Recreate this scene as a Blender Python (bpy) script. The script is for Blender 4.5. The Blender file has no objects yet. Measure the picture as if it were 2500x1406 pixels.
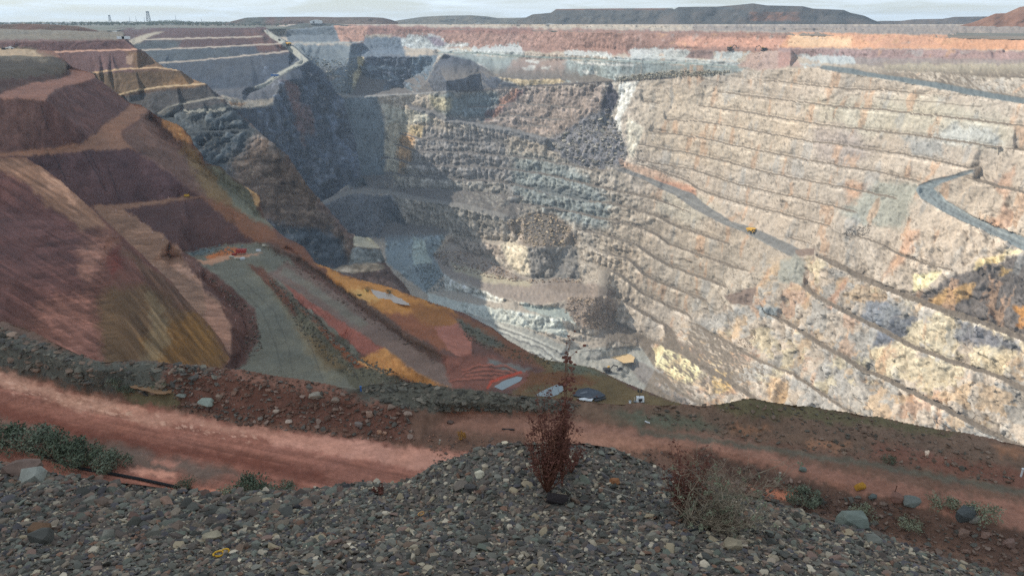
import bpy, bmesh, math, random
import numpy as np
from mathutils import Vector, Matrix, geometry as mgeo

random.seed(7)
RNG = np.random.default_rng(7)
scene = bpy.context.scene
COL = scene.collection

# ------------------------------------------------------------------ camera
FPX = 1950.0                      # focal length in photograph pixels (2500 wide)
PITCH = math.atan((703 - 50.5) / FPX)
SP, CP = math.sin(PITCH), math.cos(PITCH)
cam_d = bpy.data.cameras.new('camera')
cam_d.sensor_width = 36.0
cam_d.lens = 36.0 * FPX / 2500.0
cam_d.clip_start = 0.05
cam_d.clip_end = 60000
cam = bpy.data.objects.new('camera', cam_d)
cam.rotation_euler = (math.pi / 2 - PITCH, 0, 0)
COL.objects.link(cam)
scene.camera = cam

# ------------------------------------------------------------------ sky and sun
SUN_EL = math.radians(38.5)
SUN_TO = Vector((-1.0, 0.22, 0)).normalized()          # horizontal direction towards the sun
SUN_VEC = Vector((SUN_TO.x * math.cos(SUN_EL), SUN_TO.y * math.cos(SUN_EL), math.sin(SUN_EL)))
world = bpy.data.worlds.new('World')
scene.world = world
world.use_nodes = True
wn, wl = world.node_tree.nodes, world.node_tree.links
wn.clear()
w_out = wn.new('ShaderNodeOutputWorld')
w_bg = wn.new('ShaderNodeBackground')
w_bg.inputs['Strength'].default_value = 0.09
w_sky = wn.new('ShaderNodeTexSky')
w_sky.sky_type = 'NISHITA'
w_sky.sun_disc = False
w_sky.sun_elevation = SUN_EL
w_sky.sun_rotation = math.atan2(SUN_TO.x, SUN_TO.y)
w_sky.altitude = 300
w_sky.air_density = 1.0
w_sky.dust_density = 0.2
w_sky.ozone_density = 3.0
# thin high cloud over the whole dome, from one noise on the view direction projected to a flat layer
w_tc = wn.new('ShaderNodeTexCoord')
w_sep = wn.new('ShaderNodeSeparateXYZ'); wl.new(w_tc.outputs['Generated'], w_sep.inputs[0])
w_add = wn.new('ShaderNodeMath'); w_add.operation = 'ADD'; w_add.inputs[1].default_value = 0.09
wl.new(w_sep.outputs['Z'], w_add.inputs[0])
w_dx = wn.new('ShaderNodeMath'); w_dx.operation = 'DIVIDE'
w_dy = wn.new('ShaderNodeMath'); w_dy.operation = 'DIVIDE'
wl.new(w_sep.outputs['X'], w_dx.inputs[0]); wl.new(w_add.outputs[0], w_dx.inputs[1])
wl.new(w_sep.outputs['Y'], w_dy.inputs[0]); wl.new(w_add.outputs[0], w_dy.inputs[1])
w_cmb = wn.new('ShaderNodeCombineXYZ'); wl.new(w_dx.outputs[0], w_cmb.inputs[0]); wl.new(w_dy.outputs[0], w_cmb.inputs[1])
w_no = wn.new('ShaderNodeTexNoise'); w_no.inputs['Scale'].default_value = 0.75
w_no.inputs['Detail'].default_value = 9; w_no.inputs['Roughness'].default_value = 0.58
w_no.inputs['Distortion'].default_value = 0.6
wl.new(w_cmb.outputs[0], w_no.inputs['Vector'])
w_rm = wn.new('ShaderNodeMapRange'); w_rm.inputs['From Min'].default_value = 0.42; w_rm.inputs['From Max'].default_value = 0.66
w_rm.inputs['To Min'].default_value = 0.30; w_rm.inputs['To Max'].default_value = 0.9
wl.new(w_no.outputs['Fac'], w_rm.inputs['Value'])
w_mix = wn.new('ShaderNodeMix'); w_mix.data_type = 'RGBA'
w_mix.inputs['B'].default_value = (10.6, 12.2, 13.8, 1)
wl.new(w_rm.outputs[0], w_mix.inputs['Factor'])
wl.new(w_sky.outputs[0], w_mix.inputs['A'])
wl.new(w_mix.outputs['Result'], w_bg.inputs['Color'])
wl.new(w_bg.outputs[0], w_out.inputs[0])

sun_d = bpy.data.lights.new('sun', 'SUN')
sun_d.energy = 5.0
sun_d.angle = math.radians(0.53)
sun_d.color = (1.0, 0.93, 0.82)
sun = bpy.data.objects.new('sun', sun_d)
sun.rotation_euler = SUN_VEC.to_track_quat('Z', 'Y').to_euler()
sun.location = (0, 0, 900)
COL.objects.link(sun)

scene.view_settings.view_transform = 'Standard'
scene.view_settings.look = 'None'
scene.view_settings.exposure = 0.0
scene.view_settings.gamma = 1.0
scene.view_settings.use_curve_mapping = False
scene.render.engine = 'CYCLES'
scene.cycles.use_denoising = False
scene.cycles.max_bounces = 6
scene.cycles.diffuse_bounces = 2
scene.cycles.volume_bounces = 1

# ------------------------------------------------------------------ small tools
def lin(c):
    c = np.asarray(c, float) / 255.0
    return np.where(c <= 0.04045, c / 12.92, ((c + 0.055) / 1.055) ** 2.4)

def ray(px, py):
    u = (np.asarray(px, float) - 1250) / FPX
    v = (703 - np.asarray(py, float)) / FPX
    return np.stack([u, CP + v * SP, -SP + v * CP], -1)

def kz(py):
    py = np.asarray(py, float)
    d = ray(np.full(py.shape, 1250.0), py)
    return -d[..., 2] / d[..., 1]

def at_z(px, py, z):
    d = ray(px, py)
    return d * (np.asarray(z) / d[..., 2])[..., None]

def at_y(px, py, Y):
    d = ray(px, py)
    return d * (np.asarray(Y) / d[..., 1])[..., None]

def to_px(P):
    P = np.asarray(P, float)
    f = P[..., 1] * CP - P[..., 2] * SP
    u = P[..., 0] / f
    v = (P[..., 1] * SP + P[..., 2] * CP) / f
    return np.stack([1250 + u * FPX, 703 - v * FPX], -1), f

def _hash(ix, iy, iz, seed):
    h = (ix.astype(np.uint32) * np.uint32(374761393) + iy.astype(np.uint32) * np.uint32(668265263)
         + iz.astype(np.uint32) * np.uint32(2147483647) + np.uint32(seed * 974711 & 0xffffffff))
    h = (h ^ (h >> np.uint32(13))) * np.uint32(1274126177)
    h = (h ^ (h >> np.uint32(15))) * np.uint32(2246822519)
    h = h ^ (h >> np.uint32(14))
    return (h & np.uint32(0xffffff)).astype(np.float32) / np.float32(16777216.0)

def vnoise(P, seed=0):
    P = np.asarray(P, np.float32)
    i = np.floor(P).astype(np.int64)
    f = P - i
    f = f * f * f * (f * (f * 6 - 15) + 10)
    x, y, z = i[..., 0], i[..., 1], i[..., 2]
    fx, fy, fz = f[..., 0], f[..., 1], f[..., 2]
    def c(a, b, d):
        return _hash((x + a) & 0xffffffff, (y + b) & 0xffffffff, (z + d) & 0xffffffff, seed)
    x00 = c(0, 0, 0) * (1 - fx) + c(1, 0, 0) * fx
    x10 = c(0, 1, 0) * (1 - fx) + c(1, 1, 0) * fx
    x01 = c(0, 0, 1) * (1 - fx) + c(1, 0, 1) * fx
    x11 = c(0, 1, 1) * (1 - fx) + c(1, 1, 1) * fx
    return ((x00 * (1 - fy) + x10 * fy) * (1 - fz) + (x01 * (1 - fy) + x11 * fy) * fz) * 2 - 1

def fbm(P, octv=4, seed=0, gain=0.5, ridged=False):
    P = np.asarray(P, np.float32)
    a, s, tot = 1.0, 0.0, 0.0
    for o in range(octv):
        n = vnoise(P, seed + o * 17)
        if ridged:
            n = 1 - 2 * np.abs(n)
        s = s + a * n
        tot += a
        a *= gain
        P = P * np.float32(2.03) + np.float32(13.7)
    return s / tot

def cells(P, seed=0):
    """distance to the nearest feature point and that cell's random value"""
    P = np.asarray(P, np.float32)
    i = np.floor(P).astype(np.int64)
    best = np.full(P.shape[:-1], 9.0, np.float32)
    sec = np.full(P.shape[:-1], 9.0, np.float32)
    val = np.zeros(P.shape[:-1], np.float32)
    for dx in (-1, 0, 1):
        for dy in (-1, 0, 1):
            for dz in (-1, 0, 1):
                a, b, c = (i[..., 0] + dx), (i[..., 1] + dy), (i[..., 2] + dz)
                am, bm_, cm = a & 0xffffffff, b & 0xffffffff, c & 0xffffffff
                fx = a + _hash(am, bm_, cm, seed) - P[..., 0]
                fy = b + _hash(am, bm_, cm, seed + 1) - P[..., 1]
                fz = c + _hash(am, bm_, cm, seed + 2) - P[..., 2]
                d = (fx * fx + fy * fy + fz * fz).astype(np.float32)
                v = _hash(am, bm_, cm, seed + 3)
                m = d < best
                sec = np.where(m, best, np.minimum(sec, d))
                val = np.where(m, v, val)
                best = np.where(m, d, best)
    return np.sqrt(best), np.sqrt(sec), val

def inside(poly, X, Y):
    """even-odd test and distance to the outline (positive inside)"""
    p = np.asarray(poly, float)
    ins = np.zeros(X.shape, bool)
    dist = np.full(X.shape, 1e9)
    for k in range(len(p)):
        x0, y0 = p[k]; x1, y1 = p[(k + 1) % len(p)]
        cond = ((y0 > Y) != (y1 > Y))
        with np.errstate(divide='ignore', invalid='ignore'):
            xi = (x1 - x0) * (Y - y0) / ((y1 - y0) if y1 != y0 else 1e-9) + x0
        ins ^= cond & (X < xi)
        L2 = (x1 - x0) ** 2 + (y1 - y0) ** 2 + 1e-9
        t = np.clip(((X - x0) * (x1 - x0) + (Y - y0) * (y1 - y0)) / L2, 0, 1)
        dist = np.minimum(dist, (X - x0 - t * (x1 - x0)) ** 2 + (Y - y0 - t * (y1 - y0)) ** 2)
    dist = np.sqrt(dist)
    return np.where(ins, dist, -dist)

def sstep(x, a, b):
    t = np.clip((x - a) / (b - a), 0, 1)
    return t * t * (3 - 2 * t)

def line_dist(pts, X, Y):
    """distance to a polyline, and the signed offset's y (below = positive)"""
    p = np.asarray(pts, float)
    best = np.full(X.shape, 1e9)
    for k in range(len(p) - 1):
        x0, y0 = p[k]; x1, y1 = p[k + 1]
        L2 = (x1 - x0) ** 2 + (y1 - y0) ** 2 + 1e-9
        t = np.clip(((X - x0) * (x1 - x0) + (Y - y0) * (y1 - y0)) / L2, 0, 1)
        best = np.minimum(best, (X - x0 - t * (x1 - x0)) ** 2 + (Y - y0 - t * (y1 - y0)) ** 2)
    return np.sqrt(best)

# ------------------------------------------------------------------ meshes, objects, tags
def mesh_np(name, V, F, mat=None, cols=None, smooth=True):
    """V (n,3), F (m,3|4) -> mesh datablock"""
    V = np.asarray(V, np.float32); F = np.asarray(F, np.int32)
    me = bpy.data.meshes.new(name)
    me.vertices.add(len(V)); me.vertices.foreach_set('co', V.ravel())
    k = F.shape[1]
    me.loops.add(F.size); me.loops.foreach_set('vertex_index', F.ravel())
    me.polygons.add(len(F))
    me.polygons.foreach_set('loop_start', np.arange(0, F.size, k, dtype=np.int32))
    me.polygons.foreach_set('loop_total', np.full(len(F), k, np.int32))
    me.polygons.foreach_set('use_smooth', np.full(len(F), smooth, bool))
    if cols is not None:
        at = me.attributes.new('Col', 'FLOAT_COLOR', 'POINT')
        c4 = np.ones((len(V), 4), np.float32); c4[:, :3] = cols
        at.data.foreach_set('color', c4.ravel())
    me.update(calc_edges=True)
    if mat: me.materials.append(mat)
    return me

def link(name, data, parent=None, loc=None):
    o = bpy.data.objects.new(name, data); COL.objects.link(o)
    if parent is not None: o.parent = parent
    if loc is not None: o.location = loc
    return o

def tag(o, label=None, cat=None, group=None, kind=None):
    if label: o['label'] = label
    if cat: o['category'] = cat
    if group: o['group'] = group
    if kind: o['kind'] = kind
    return o

def empty(name, loc, rz=0.0):
    o = bpy.data.objects.new(name, None); COL.objects.link(o)
    o.empty_display_size = 0.1
    o.location = loc; o.rotation_euler = (0, 0, rz)
    return o

# ------------------------------------------------------------------ materials
def nodes_of(name):
    m = bpy.data.materials.new(name); m.use_nodes = True
    return m, m.node_tree.nodes, m.node_tree.links, m.node_tree.nodes['Principled BSDF']

def mat_terrain(name, scale, amount=0.35, bump=0.5, bump_dist=0.3, rough=0.95, scale2=None, stretch=None):
    """colour from the mesh's albedo attribute, broken up by world-space noise, with fine relief"""
    m, n, l, p = nodes_of(name)
    at = n.new('ShaderNodeAttribute'); at.attribute_name = 'Col'
    tc = n.new('ShaderNodeTexCoord')
    vec = tc.outputs['Object']
    if stretch:
        mp = n.new('ShaderNodeMapping'); mp.inputs['Scale'].default_value = stretch
        l.new(vec, mp.inputs['Vector']); vec = mp.outputs[0]
    no = n.new('ShaderNodeTexNoise'); no.inputs['Scale'].default_value = scale
    no.inputs['Detail'].default_value = 8; no.inputs['Roughness'].default_value = 0.68
    l.new(vec, no.inputs['Vector'])
    mr = n.new('ShaderNodeMapRange'); mr.inputs['From Min'].default_value = 0.3; mr.inputs['From Max'].default_value = 0.7
    mr.inputs['To Min'].default_value = 1 - amount; mr.inputs['To Max'].default_value = 1 + amount
    l.new(no.outputs['Fac'], mr.inputs['Value'])
    mx = n.new('ShaderNodeMix'); mx.data_type = 'RGBA'; mx.blend_type = 'MULTIPLY'; mx.inputs['Factor'].default_value = 1
    l.new(at.outputs['Color'], mx.inputs['A']); l.new(mr.outputs[0], mx.inputs['B'])
    l.new(mx.outputs['Result'], p.inputs['Base Color'])
    p.inputs['Roughness'].default_value = rough
    p.inputs['Specular IOR Level'].default_value = 0.15
    b = n.new('ShaderNodeBump'); b.inputs['Strength'].default_value = bump; b.inputs['Distance'].default_value = bump_dist
    n2 = n.new('ShaderNodeTexNoise'); n2.inputs['Scale'].default_value = scale2 or scale * 1.7
    n2.inputs['Detail'].default_value = 7; n2.inputs['Roughness'].default_value = 0.65
    l.new(vec, n2.inputs['Vector'])
    l.new(n2.outputs['Fac'], b.inputs['Height']); l.new(b.outputs[0], p.inputs['Normal'])
    return m

_plain = {}
def mat_plain(name, rgb, rough=0.7, metal=0.0, noise=0.18, nscale=6.0, spec=0.3):
    if name in _plain: return _plain[name]
    m, n, l, p = nodes_of(name)
    c = lin(rgb)
    tc = n.new('ShaderNodeTexCoord')
    no = n.new('ShaderNodeTexNoise'); no.inputs['Scale'].default_value = nscale; no.inputs['Detail'].default_value = 6
    l.new(tc.outputs['Object'], no.inputs['Vector'])
    cr = n.new('ShaderNodeValToRGB')
    cr.color_ramp.elements[0].position = 0.3; cr.color_ramp.elements[1].position = 0.7
    cr.color_ramp.elements[0].color = (*(c * (1 - noise)), 1)
    cr.color_ramp.elements[1].color = (*np.minimum(c * (1 + noise), 1), 1)
    l.new(no.outputs['Fac'], cr.inputs[0]); l.new(cr.outputs[0], p.inputs['Base Color'])
    p.inputs['Roughness'].default_value = rough; p.inputs['Metallic'].default_value = metal
    p.inputs['Specular IOR Level'].default_value = spec
    _plain[name] = m
    return m

# ------------------------------------------------------------------ a stretch of terrain from survey lines
class Terrain:
    """Break lines (crests, toes, road edges) given by where they are sighted and how high they lie;
    they are put at their true place, triangulated, sampled finely and roughened in world space."""
    def __init__(self, name, x0, x1, y0, y1, step=2.25, res=1.0):
        self.name, self.x0, self.x1, self.y0, self.y1, self.step, self.res = name, x0, x1, y0, y1, step, res
        self.pts, self.dep, self.edges = [], [], []
    def _add(self, px, dep, closed=False):
        s = len(self.pts)
        for (x, y), d in zip(px, dep):
            self.pts.append((float(x), float(y))); self.dep.append(float(d))
        for k in range(len(px) - 1): self.edges.append((s + k, s + k + 1))
    def line(self, pts, z=None, Y=None, berm=0.0, dens=22.0):
        """z / Y: one value, or (first, last) spread by arc length, or one per point"""
        p = np.asarray([q[:2] for q in pts], float)
        seg = np.r_[0, np.cumsum(np.hypot(*np.diff(p, axis=0).T))] if len(p) > 1 else np.zeros(1)
        val = z if z is not None else Y
        val = np.atleast_1d(np.asarray(val, float))
        if len(val) == 1: vv = np.full(len(p), val[0])
        elif len(val) == 2 and len(p) != 2: vv = val[0] + (val[1] - val[0]) * seg / max(seg[-1], 1e-6)
        else: vv = val
        if len(p) > 1:
            n = max(2, int(seg[-1] / dens) + 1)
            s = np.unique(np.r_[np.linspace(0, seg[-1], n), seg])
            q = np.stack([np.interp(s, seg, p[:, 0]), np.interp(s, seg, p[:, 1])], -1)
            vv = np.interp(s, seg, vv)
        else: q = p
        W = at_z(q[:, 0], q[:, 1], vv) if z is not None else at_y(q[:, 0], q[:, 1], vv)
        px, f = to_px(W)
        self._add(px, f)
        if berm > 0:
            t = np.gradient(W[:, :2], axis=0)
            nrm = np.stack([t[:, 1], -t[:, 0]], -1)
            nrm /= np.linalg.norm(nrm, axis=1, keepdims=True) + 1e-9
            sgn = np.sign((nrm * W[:, :2]).sum(1)); sgn[sgn == 0] = 1
            nrm *= sgn[:, None]
            B = W.copy()
            ee = np.arange(len(W))
            bw = berm * np.clip(np.minimum(ee if q[0, 0] > self.x0 + 30 else ee + 9, (len(W) - 1 - ee) if q[-1, 0] < self.x1 - 30 else ee * 0 + 9) / 2.5 + 0.15, 0, 1)
            B[:, :2] += nrm * bw[:, None]
            px2, f2 = to_px(B)
            m = px2[:, 1] < px[:, 1] - 0.2
            if m.sum() > 1:
                self._add(px2[m], f2[m])
        return W
    def solve(self, default_edges=True):
        pts = np.asarray(self.pts); dep = np.asarray(self.dep)
        V, E, Fc, ov, oe, of = mgeo.delaunay_2d_cdt([Vector(p) for p in pts], self.edges, [], 0, 0.05)
        V = np.array([(v.x, v.y) for v in V])
        D = np.zeros(len(V))
        ea = np.asarray(self.edges)
        A, B = pts[ea[:, 0]], pts[ea[:, 1]]
        L2 = ((B - A) ** 2).sum(1) + 1e-9
        for i, o in enumerate(ov):
            if o: D[i] = dep[o[0]]
            else:
                t = np.clip(((V[i] - A) * (B - A)).sum(1) / L2, 0, 1)
                d = ((V[i] - A - t[:, None] * (B - A)) ** 2).sum(1)
                k = int(np.argmin(d))
                D[i] = 1.0 / ((1 - t[k]) / dep[ea[k, 0]] + t[k] / dep[ea[k, 1]])
        W = int((self.x1 - self.x0) / self.res) + 1; H = int((self.y1 - self.y0) / self.res) + 1
        R = np.full((H, W), np.nan)
        I = 1.0 / D
        for f in Fc:
            a, b, c = V[f[0]], V[f[1]], V[f[2]]
            xa = max(0, int(math.floor((min(a[0], b[0], c[0]) - self.x0) / self.res)))
            xb = min(W - 1, int(math.ceil((max(a[0], b[0], c[0]) - self.x0) / self.res)))
            ya = max(0, int(math.floor((min(a[1], b[1], c[1]) - self.y0) / self.res)))
            yb = min(H - 1, int(math.ceil((max(a[1], b[1], c[1]) - self.y0) / self.res)))
            if xb < xa or yb < ya: continue
            det = (b[1] - c[1]) * (a[0] - c[0]) + (c[0] - b[0]) * (a[1] - c[1])
            if abs(det) < 1e-9: continue
            X, Y = np.meshgrid(self.x0 + np.arange(xa, xb + 1) * self.res, self.y0 + np.arange(ya, yb + 1) * self.res)
            l0 = ((b[1] - c[1]) * (X - c[0]) + (c[0] - b[0]) * (Y - c[1])) / det
            l1 = ((c[1] - a[1]) * (X - c[0]) + (a[0] - c[0]) * (Y - c[1])) / det
            l2 = 1 - l0 - l1
            m = (l0 > -1e-4) & (l1 > -1e-4) & (l2 > -1e-4)
            sub = R[ya:yb + 1, xa:xb + 1]
            sub[m] = (l0 * I[f[0]] + l1 * I[f[1]] + l2 * I[f[2]])[m]
        # outside the hull: nearest value in the row / column
        for _ in range(2):
            for row in R:
                ok = ~np.isnan(row)
                if ok.any() and not ok.all():
                    row[~ok] = np.interp(np.flatnonzero(~ok), np.flatnonzero(ok), row[ok])
            R = np.ascontiguousarray(R.T)
        self.R = R
    def settle(self, steep=80.0):
        """no face steeper than `steep` degrees: scan each sight column from the top down"""
        tn = math.tan(math.radians(steep))
        H, Wd = self.R.shape
        px = self.x0 + np.arange(Wd) * self.res
        prev = None
        for j in range(H):
            d = ray(px, np.full(Wd, self.y0 + j * self.res))
            h = np.hypot(d[:, 0], d[:, 1]); k = -d[:, 2] / h
            rho = h / self.R[j]
            if prev is not None:
                r0, z0 = prev
                lim = (tn * r0 - z0) / (tn + k)
                m = (rho > lim) & (k > 0.004) & (r0 < 1e5)
                rho = np.where(m, lim, rho)
                self.R[j] = h / rho
            prev = (rho, -k * rho)
        B = self.R.copy()
        for o, w in ((1, 0.25), (-1, 0.25), (2, 0.12), (-2, 0.12)): B = B + w * np.roll(self.R, o, axis=1)
        B = B / 1.74
        B[:, :3] = self.R[:, :3]; B[:, -3:] = self.R[:, -3:]
        self.R = B
    def inv(self, px, py):
        x = np.clip((px - self.x0) / self.res, 0, self.R.shape[1] - 1.001)
        y = np.clip((py - self.y0) / self.res, 0, self.R.shape[0] - 1.001)
        i, j = np.floor(x).astype(int), np.floor(y).astype(int)
        fx, fy = x - i, y - j
        R = self.R
        return (R[j, i] * (1 - fx) + R[j, i + 1] * fx) * (1 - fy) + (R[j + 1, i] * (1 - fx) + R[j + 1, i + 1] * fx) * fy
    def pos(self, px, py):
        """macro surface point sighted at (px, py)"""
        px, py = np.asarray(px, float), np.asarray(py, float)
        d = ray(px, py)
        return d / self.inv(px, py)[..., None]
    def sample(self, warp=2.5, wscale=28.0, seed=1, fine=0.0):
        s = self.step
        gx = np.arange(self.x0, self.x1 + 0.01, s); gy = np.arange(self.y0, self.y1 + 0.01, s)
        self.PX, self.PY = np.meshgrid(gx, gy)
        q = np.stack([self.PX / wscale, self.PY / wscale, np.zeros_like(self.PX)], -1)
        self.wx = fbm(q, 3, seed) * warp * 1.3
        self.wy = fbm(q + 31.7, 4, seed + 5, gain=0.6) * warp
        if fine:
            q2 = np.stack([self.PX / 8.0, self.PY / 6.0, np.ones_like(self.PX)], -1)
            self.wx = self.wx + fbm(q2, 3, seed + 11, 0.6) * fine; self.wy = self.wy + fbm(q2 + 17.3, 3, seed + 13, 0.6) * fine
        self.P = ray(self.PX, self.PY) / self.inv(self.PX + self.wx, self.PY + self.wy)[..., None]
        self.normals()
        self.C = np.zeros(self.P.shape)
    def surf(self, px, py):
        """finished surface (with its relief) nearest the sight line (px, py)"""
        px, py = np.atleast_1d(np.asarray(px, float)), np.atleast_1d(np.asarray(py, float))
        x = np.clip((px - self.x0) / self.step, 0, self.P.shape[1] - 1.001); y = np.clip((py - self.y0) / self.step, 0, self.P.shape[0] - 1.001)
        i, j = x.astype(int), y.astype(int); fx, fy = (x - i)[:, None], (y - j)[:, None]
        P = self.P
        return (P[j, i] * (1 - fx) + P[j, i + 1] * fx) * (1 - fy) + (P[j + 1, i] * (1 - fx) + P[j + 1, i + 1] * fx) * fy
    def level(self, poly, z=None, soft=5.0):
        d = inside(poly, self.PX, self.PY)
        w = sstep(d, -soft, soft * 0.3)
        if z is None: z = float(np.median(self.P[..., 2][d > 0]))
        self.P[..., 2] = self.P[..., 2] * (1 - w) + z * w
        self.normals()
        return z
    def normals(self):
        dx = np.gradient(self.P, axis=1); dy = np.gradient(self.P, axis=0)
        n = np.cross(dy, dx)
        n /= np.linalg.norm(n, axis=-1, keepdims=True) + 1e-12
        flip = (n * self.P).sum(-1) > 0
        n[flip] *= -1
        self.N = n
        return n
    def paint(self, poly, rgb, soft=5.0, warp=6.0, wscale=22.0, mix=1.0, where=None, k=1.0, seed=3):
        p = np.asarray(poly, float)
        soft = soft * getattr(self, 'softk', 1.0); warp = warp * getattr(self, 'warpk', 1.0)
        m = soft + warp + 4
        ys = slice(max(0, int((p[:, 1].min() - m - self.y0) / self.step)), max(0, int((p[:, 1].max() + m - self.y0) / self.step) + 2))
        xs = slice(max(0, int((p[:, 0].min() - m - self.x0) / self.step)), max(0, int((p[:, 0].max() + m - self.x0) / self.step) + 2))
        X, Y = self.PX[ys, xs], self.PY[ys, xs]
        if X.size == 0: return
        q = np.stack([X / wscale, Y / wscale, np.full_like(X, seed * 3.1)], -1)
        Xw = X + fbm(q, 5, seed, 0.68) * warp * 1.7
        Yw = Y + fbm(q + 9.1, 5, seed + 3, 0.68) * warp * 1.7
        d = inside(p, Xw, Yw)
        a = sstep(d, -soft, soft) * mix
        if where is not None: a = a * where[ys, xs]
        c = lin(rgb) * k
        sub = self.C[ys, xs]
        sub[:] = sub * (1 - a[..., None]) + c * a[..., None]
    def stroke(self, pts, width, rgb, soft=1.5, warp=2.0, mix=1.0, k=1.0, seed=5, wscale=14.0, where=None):
        p = np.asarray(pts, float)
        m = width + soft + warp + 4
        ys = slice(max(0, int((p[:, 1].min() - m - self.y0) / self.step)), max(0, int((p[:, 1].max() + m - self.y0) / self.step) + 2))
        xs = slice(max(0, int((p[:, 0].min() - m - self.x0) / self.step)), max(0, int((p[:, 0].max() + m - self.x0) / self.step) + 2))
        X, Y = self.PX[ys, xs], self.PY[ys, xs]
        if X.size == 0: return
        q = np.stack([X / wscale, Y / wscale, np.full_like(X, seed * 2.3)], -1)
        d = line_dist(p, X + fbm(q, 3, seed) * warp * 1.5, Y + fbm(q + 5.5, 3, seed + 2) * warp * 1.5)
        a = (1 - sstep(d, width - soft, width + soft)) * mix
        if where is not None: a = a * where[ys, xs]
        c = lin(rgb) * k
        sub = self.C[ys, xs]
        sub[:] = sub * (1 - a[..., None]) + c * a[..., None]
    def build(self, mask, mat, kind='structure', skirt=None, extra_mask=None):
        """mask: polygon of sight lines this stretch covers"""
        H, W = self.PX.shape
        keep = inside(mask, self.PX, self.PY) > -self.step * 0.7
        idx = np.full(H * W, -1, np.int64)
        q = keep[:-1, :-1] & keep[1:, :-1] & keep[:-1, 1:] & keep[1:, 1:]
        jj, ii = np.nonzero(q)
        a = jj * W + ii
        F = np.stack([a, a + W, a + W + 1, a + 1], -1)
        used = np.unique(F)
        idx[used] = np.arange(len(used))
        V = self.P.reshape(-1, 3)[used]; C = np.clip(self.C.reshape(-1, 3)[used], 0.004, 0.85); F = idx[F]
        if skirt:
            V, C, F = list(V), list(C), list(F)
            for pts, run, drop in skirt:
                p = np.asarray(pts, float)
                seg = np.r_[0, np.cumsum(np.hypot(*np.diff(p, axis=0).T))]
                n = int(seg[-1] / 8) + 2
                s = np.linspace(0, seg[-1], n)
                qx, qy = np.interp(s, seg, p[:, 0]), np.interp(s, seg, p[:, 1])
                top = self.pos(qx, qy + 1.5)
                hz = top[:, :2] / np.linalg.norm(top[:, :2], axis=1, keepdims=True)
                b0 = len(V)
                ci = np.clip(((qx - self.x0) / self.step).round().astype(int), 0, W - 1)
                cj = np.clip(((qy + 5 - self.y0) / self.step).round().astype(int), 0, H - 1)
                cc = np.clip(self.C[cj, ci], 0.004, 0.85)
                rows = 7
                for r in range(rows):
                    g = r / (rows - 1)
                    B = top.copy(); B[:, :2] += hz * run * g ** 1.0; B[:, 2] -= drop * g
                    if r: B += RNG.normal(0, 1, B.shape) * (run * 0.012) * g ** 1.5 * np.array([1, 1, 0.4])
                    V.extend(B); C.extend(cc)
                for r in range(rows - 1):
                    for k in range(n - 1):
                        o = b0 + r * n + k
                        F.append((o, o + 1, o + n + 1, o + n))
            V, C, F = np.array(V), np.array(C), np.array(F)
        # faces look towards the viewer's side of the slope
        me = mesh_np(self.name, V, F, mat, C)
        o = link(self.name, me)
        o['kind'] = kind
        self.obj = o
        return o
# ------------------------------------------------------------------ the far wall, the middle wall and the pit floor
def shift(pts, dy): return [(x, y + dy) for x, y in pts]

W = Terrain('pit_wall', 600, 2570, 58, 1130, step=2.2)
rim = [(640, 74), (700, 72), (800, 66), (900, 66), (960, 70), (1086, 72), (1300, 76), (1500, 80), (1670, 81), (1830, 81), (1950, 88), (2000, 90),
       (2060, 86), (2200, 84), (2300, 93), (2420, 97), (2570, 98)]
RIMX = [600, 700, 1086, 1300, 1500, 1700, 1900, 2100, 2300, 2570]
RIMY = [2150, 2100, 1950, 1700, 1450, 1330, 1230, 1120, 1020, 930]
def below(pts, off, berm=0.0):
    """a ledge set back `off` metres from the rim towards the pit"""
    x = [q[0] for q in pts]
    W.line(pts, Y=np.interp(x, RIMX, RIMY) - off, berm=berm)
REFX = [936, 1020, 1113, 1206, 1291, 1410, 1500, 1640, 1850, 2030, 2100, 2160, 2300, 2500, 2570]
REFS = [1.3, 1.3, 1.3, 1.3, 1.3, 1.3, 1.35, 1.425, 1.3, 1.2, 1.2, 1.2, 1.2, 1.2, 1.2]
REFC = [2165, 2125, 2086, 2055, 2020, 1948, 1952, 1969, 1600, 1300, 1261, 1217, 1132, 1037, 1005]
def ref(pts, berm=0.0, off=0.0):
    """a bench crest lying on the overall batter of the wall (its slope and set-back vary along the wall)"""
    p = np.asarray(pts, float)
    seg = np.r_[0, np.cumsum(np.hypot(*np.diff(p, axis=0).T))]
    t = np.unique(np.r_[np.linspace(0, seg[-1], max(2, int(seg[-1] / 22))), seg])
    x, y = np.interp(t, seg, p[:, 0]), np.interp(t, seg, p[:, 1])
    Y = np.interp(x, REFX, REFC) / (np.interp(x, REFX, REFS) + kz(y)) + np.interp(t, seg, np.linspace(0, 1, len(seg))) * 0 + off
    Y = Y + np.maximum(0, 1000 - x) * 0.6
    W.line(list(zip(x, y)), Y=Y, berm=berm)
below(shift(rim, -12), -400)
below(rim, 0)
below([(640, 88), (900, 87), (1050, 88), (1171, 90), (1300, 93), (1410, 95), (1530, 97), (1670, 99.5), (1760, 101), (1865, 103), (2000, 106),
        (2100, 107), (2250, 108), (2400, 109), (2570, 110)], 13, 5)
below([(860, 102), (960, 102), (1060, 104), (1200, 106), (1400, 109), (1600, 112), (1700, 113)], 25, 6)
below([(1180, 117), (1400, 119), (1660, 122), (1806, 121), (1900, 118), (2000, 117), (2200, 120), (2320, 121), (2345, 121), (2370, 125), (2420, 126), (2450, 123), (2500, 126),
        (2570, 127)], 37, 8)
below([(860, 120), (960, 120), (1074, 120), (1146, 126), (1280, 131), (1380, 136), (1500, 139), (1600, 141), (1740, 148), (1815, 152)], 50, 7)
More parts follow.
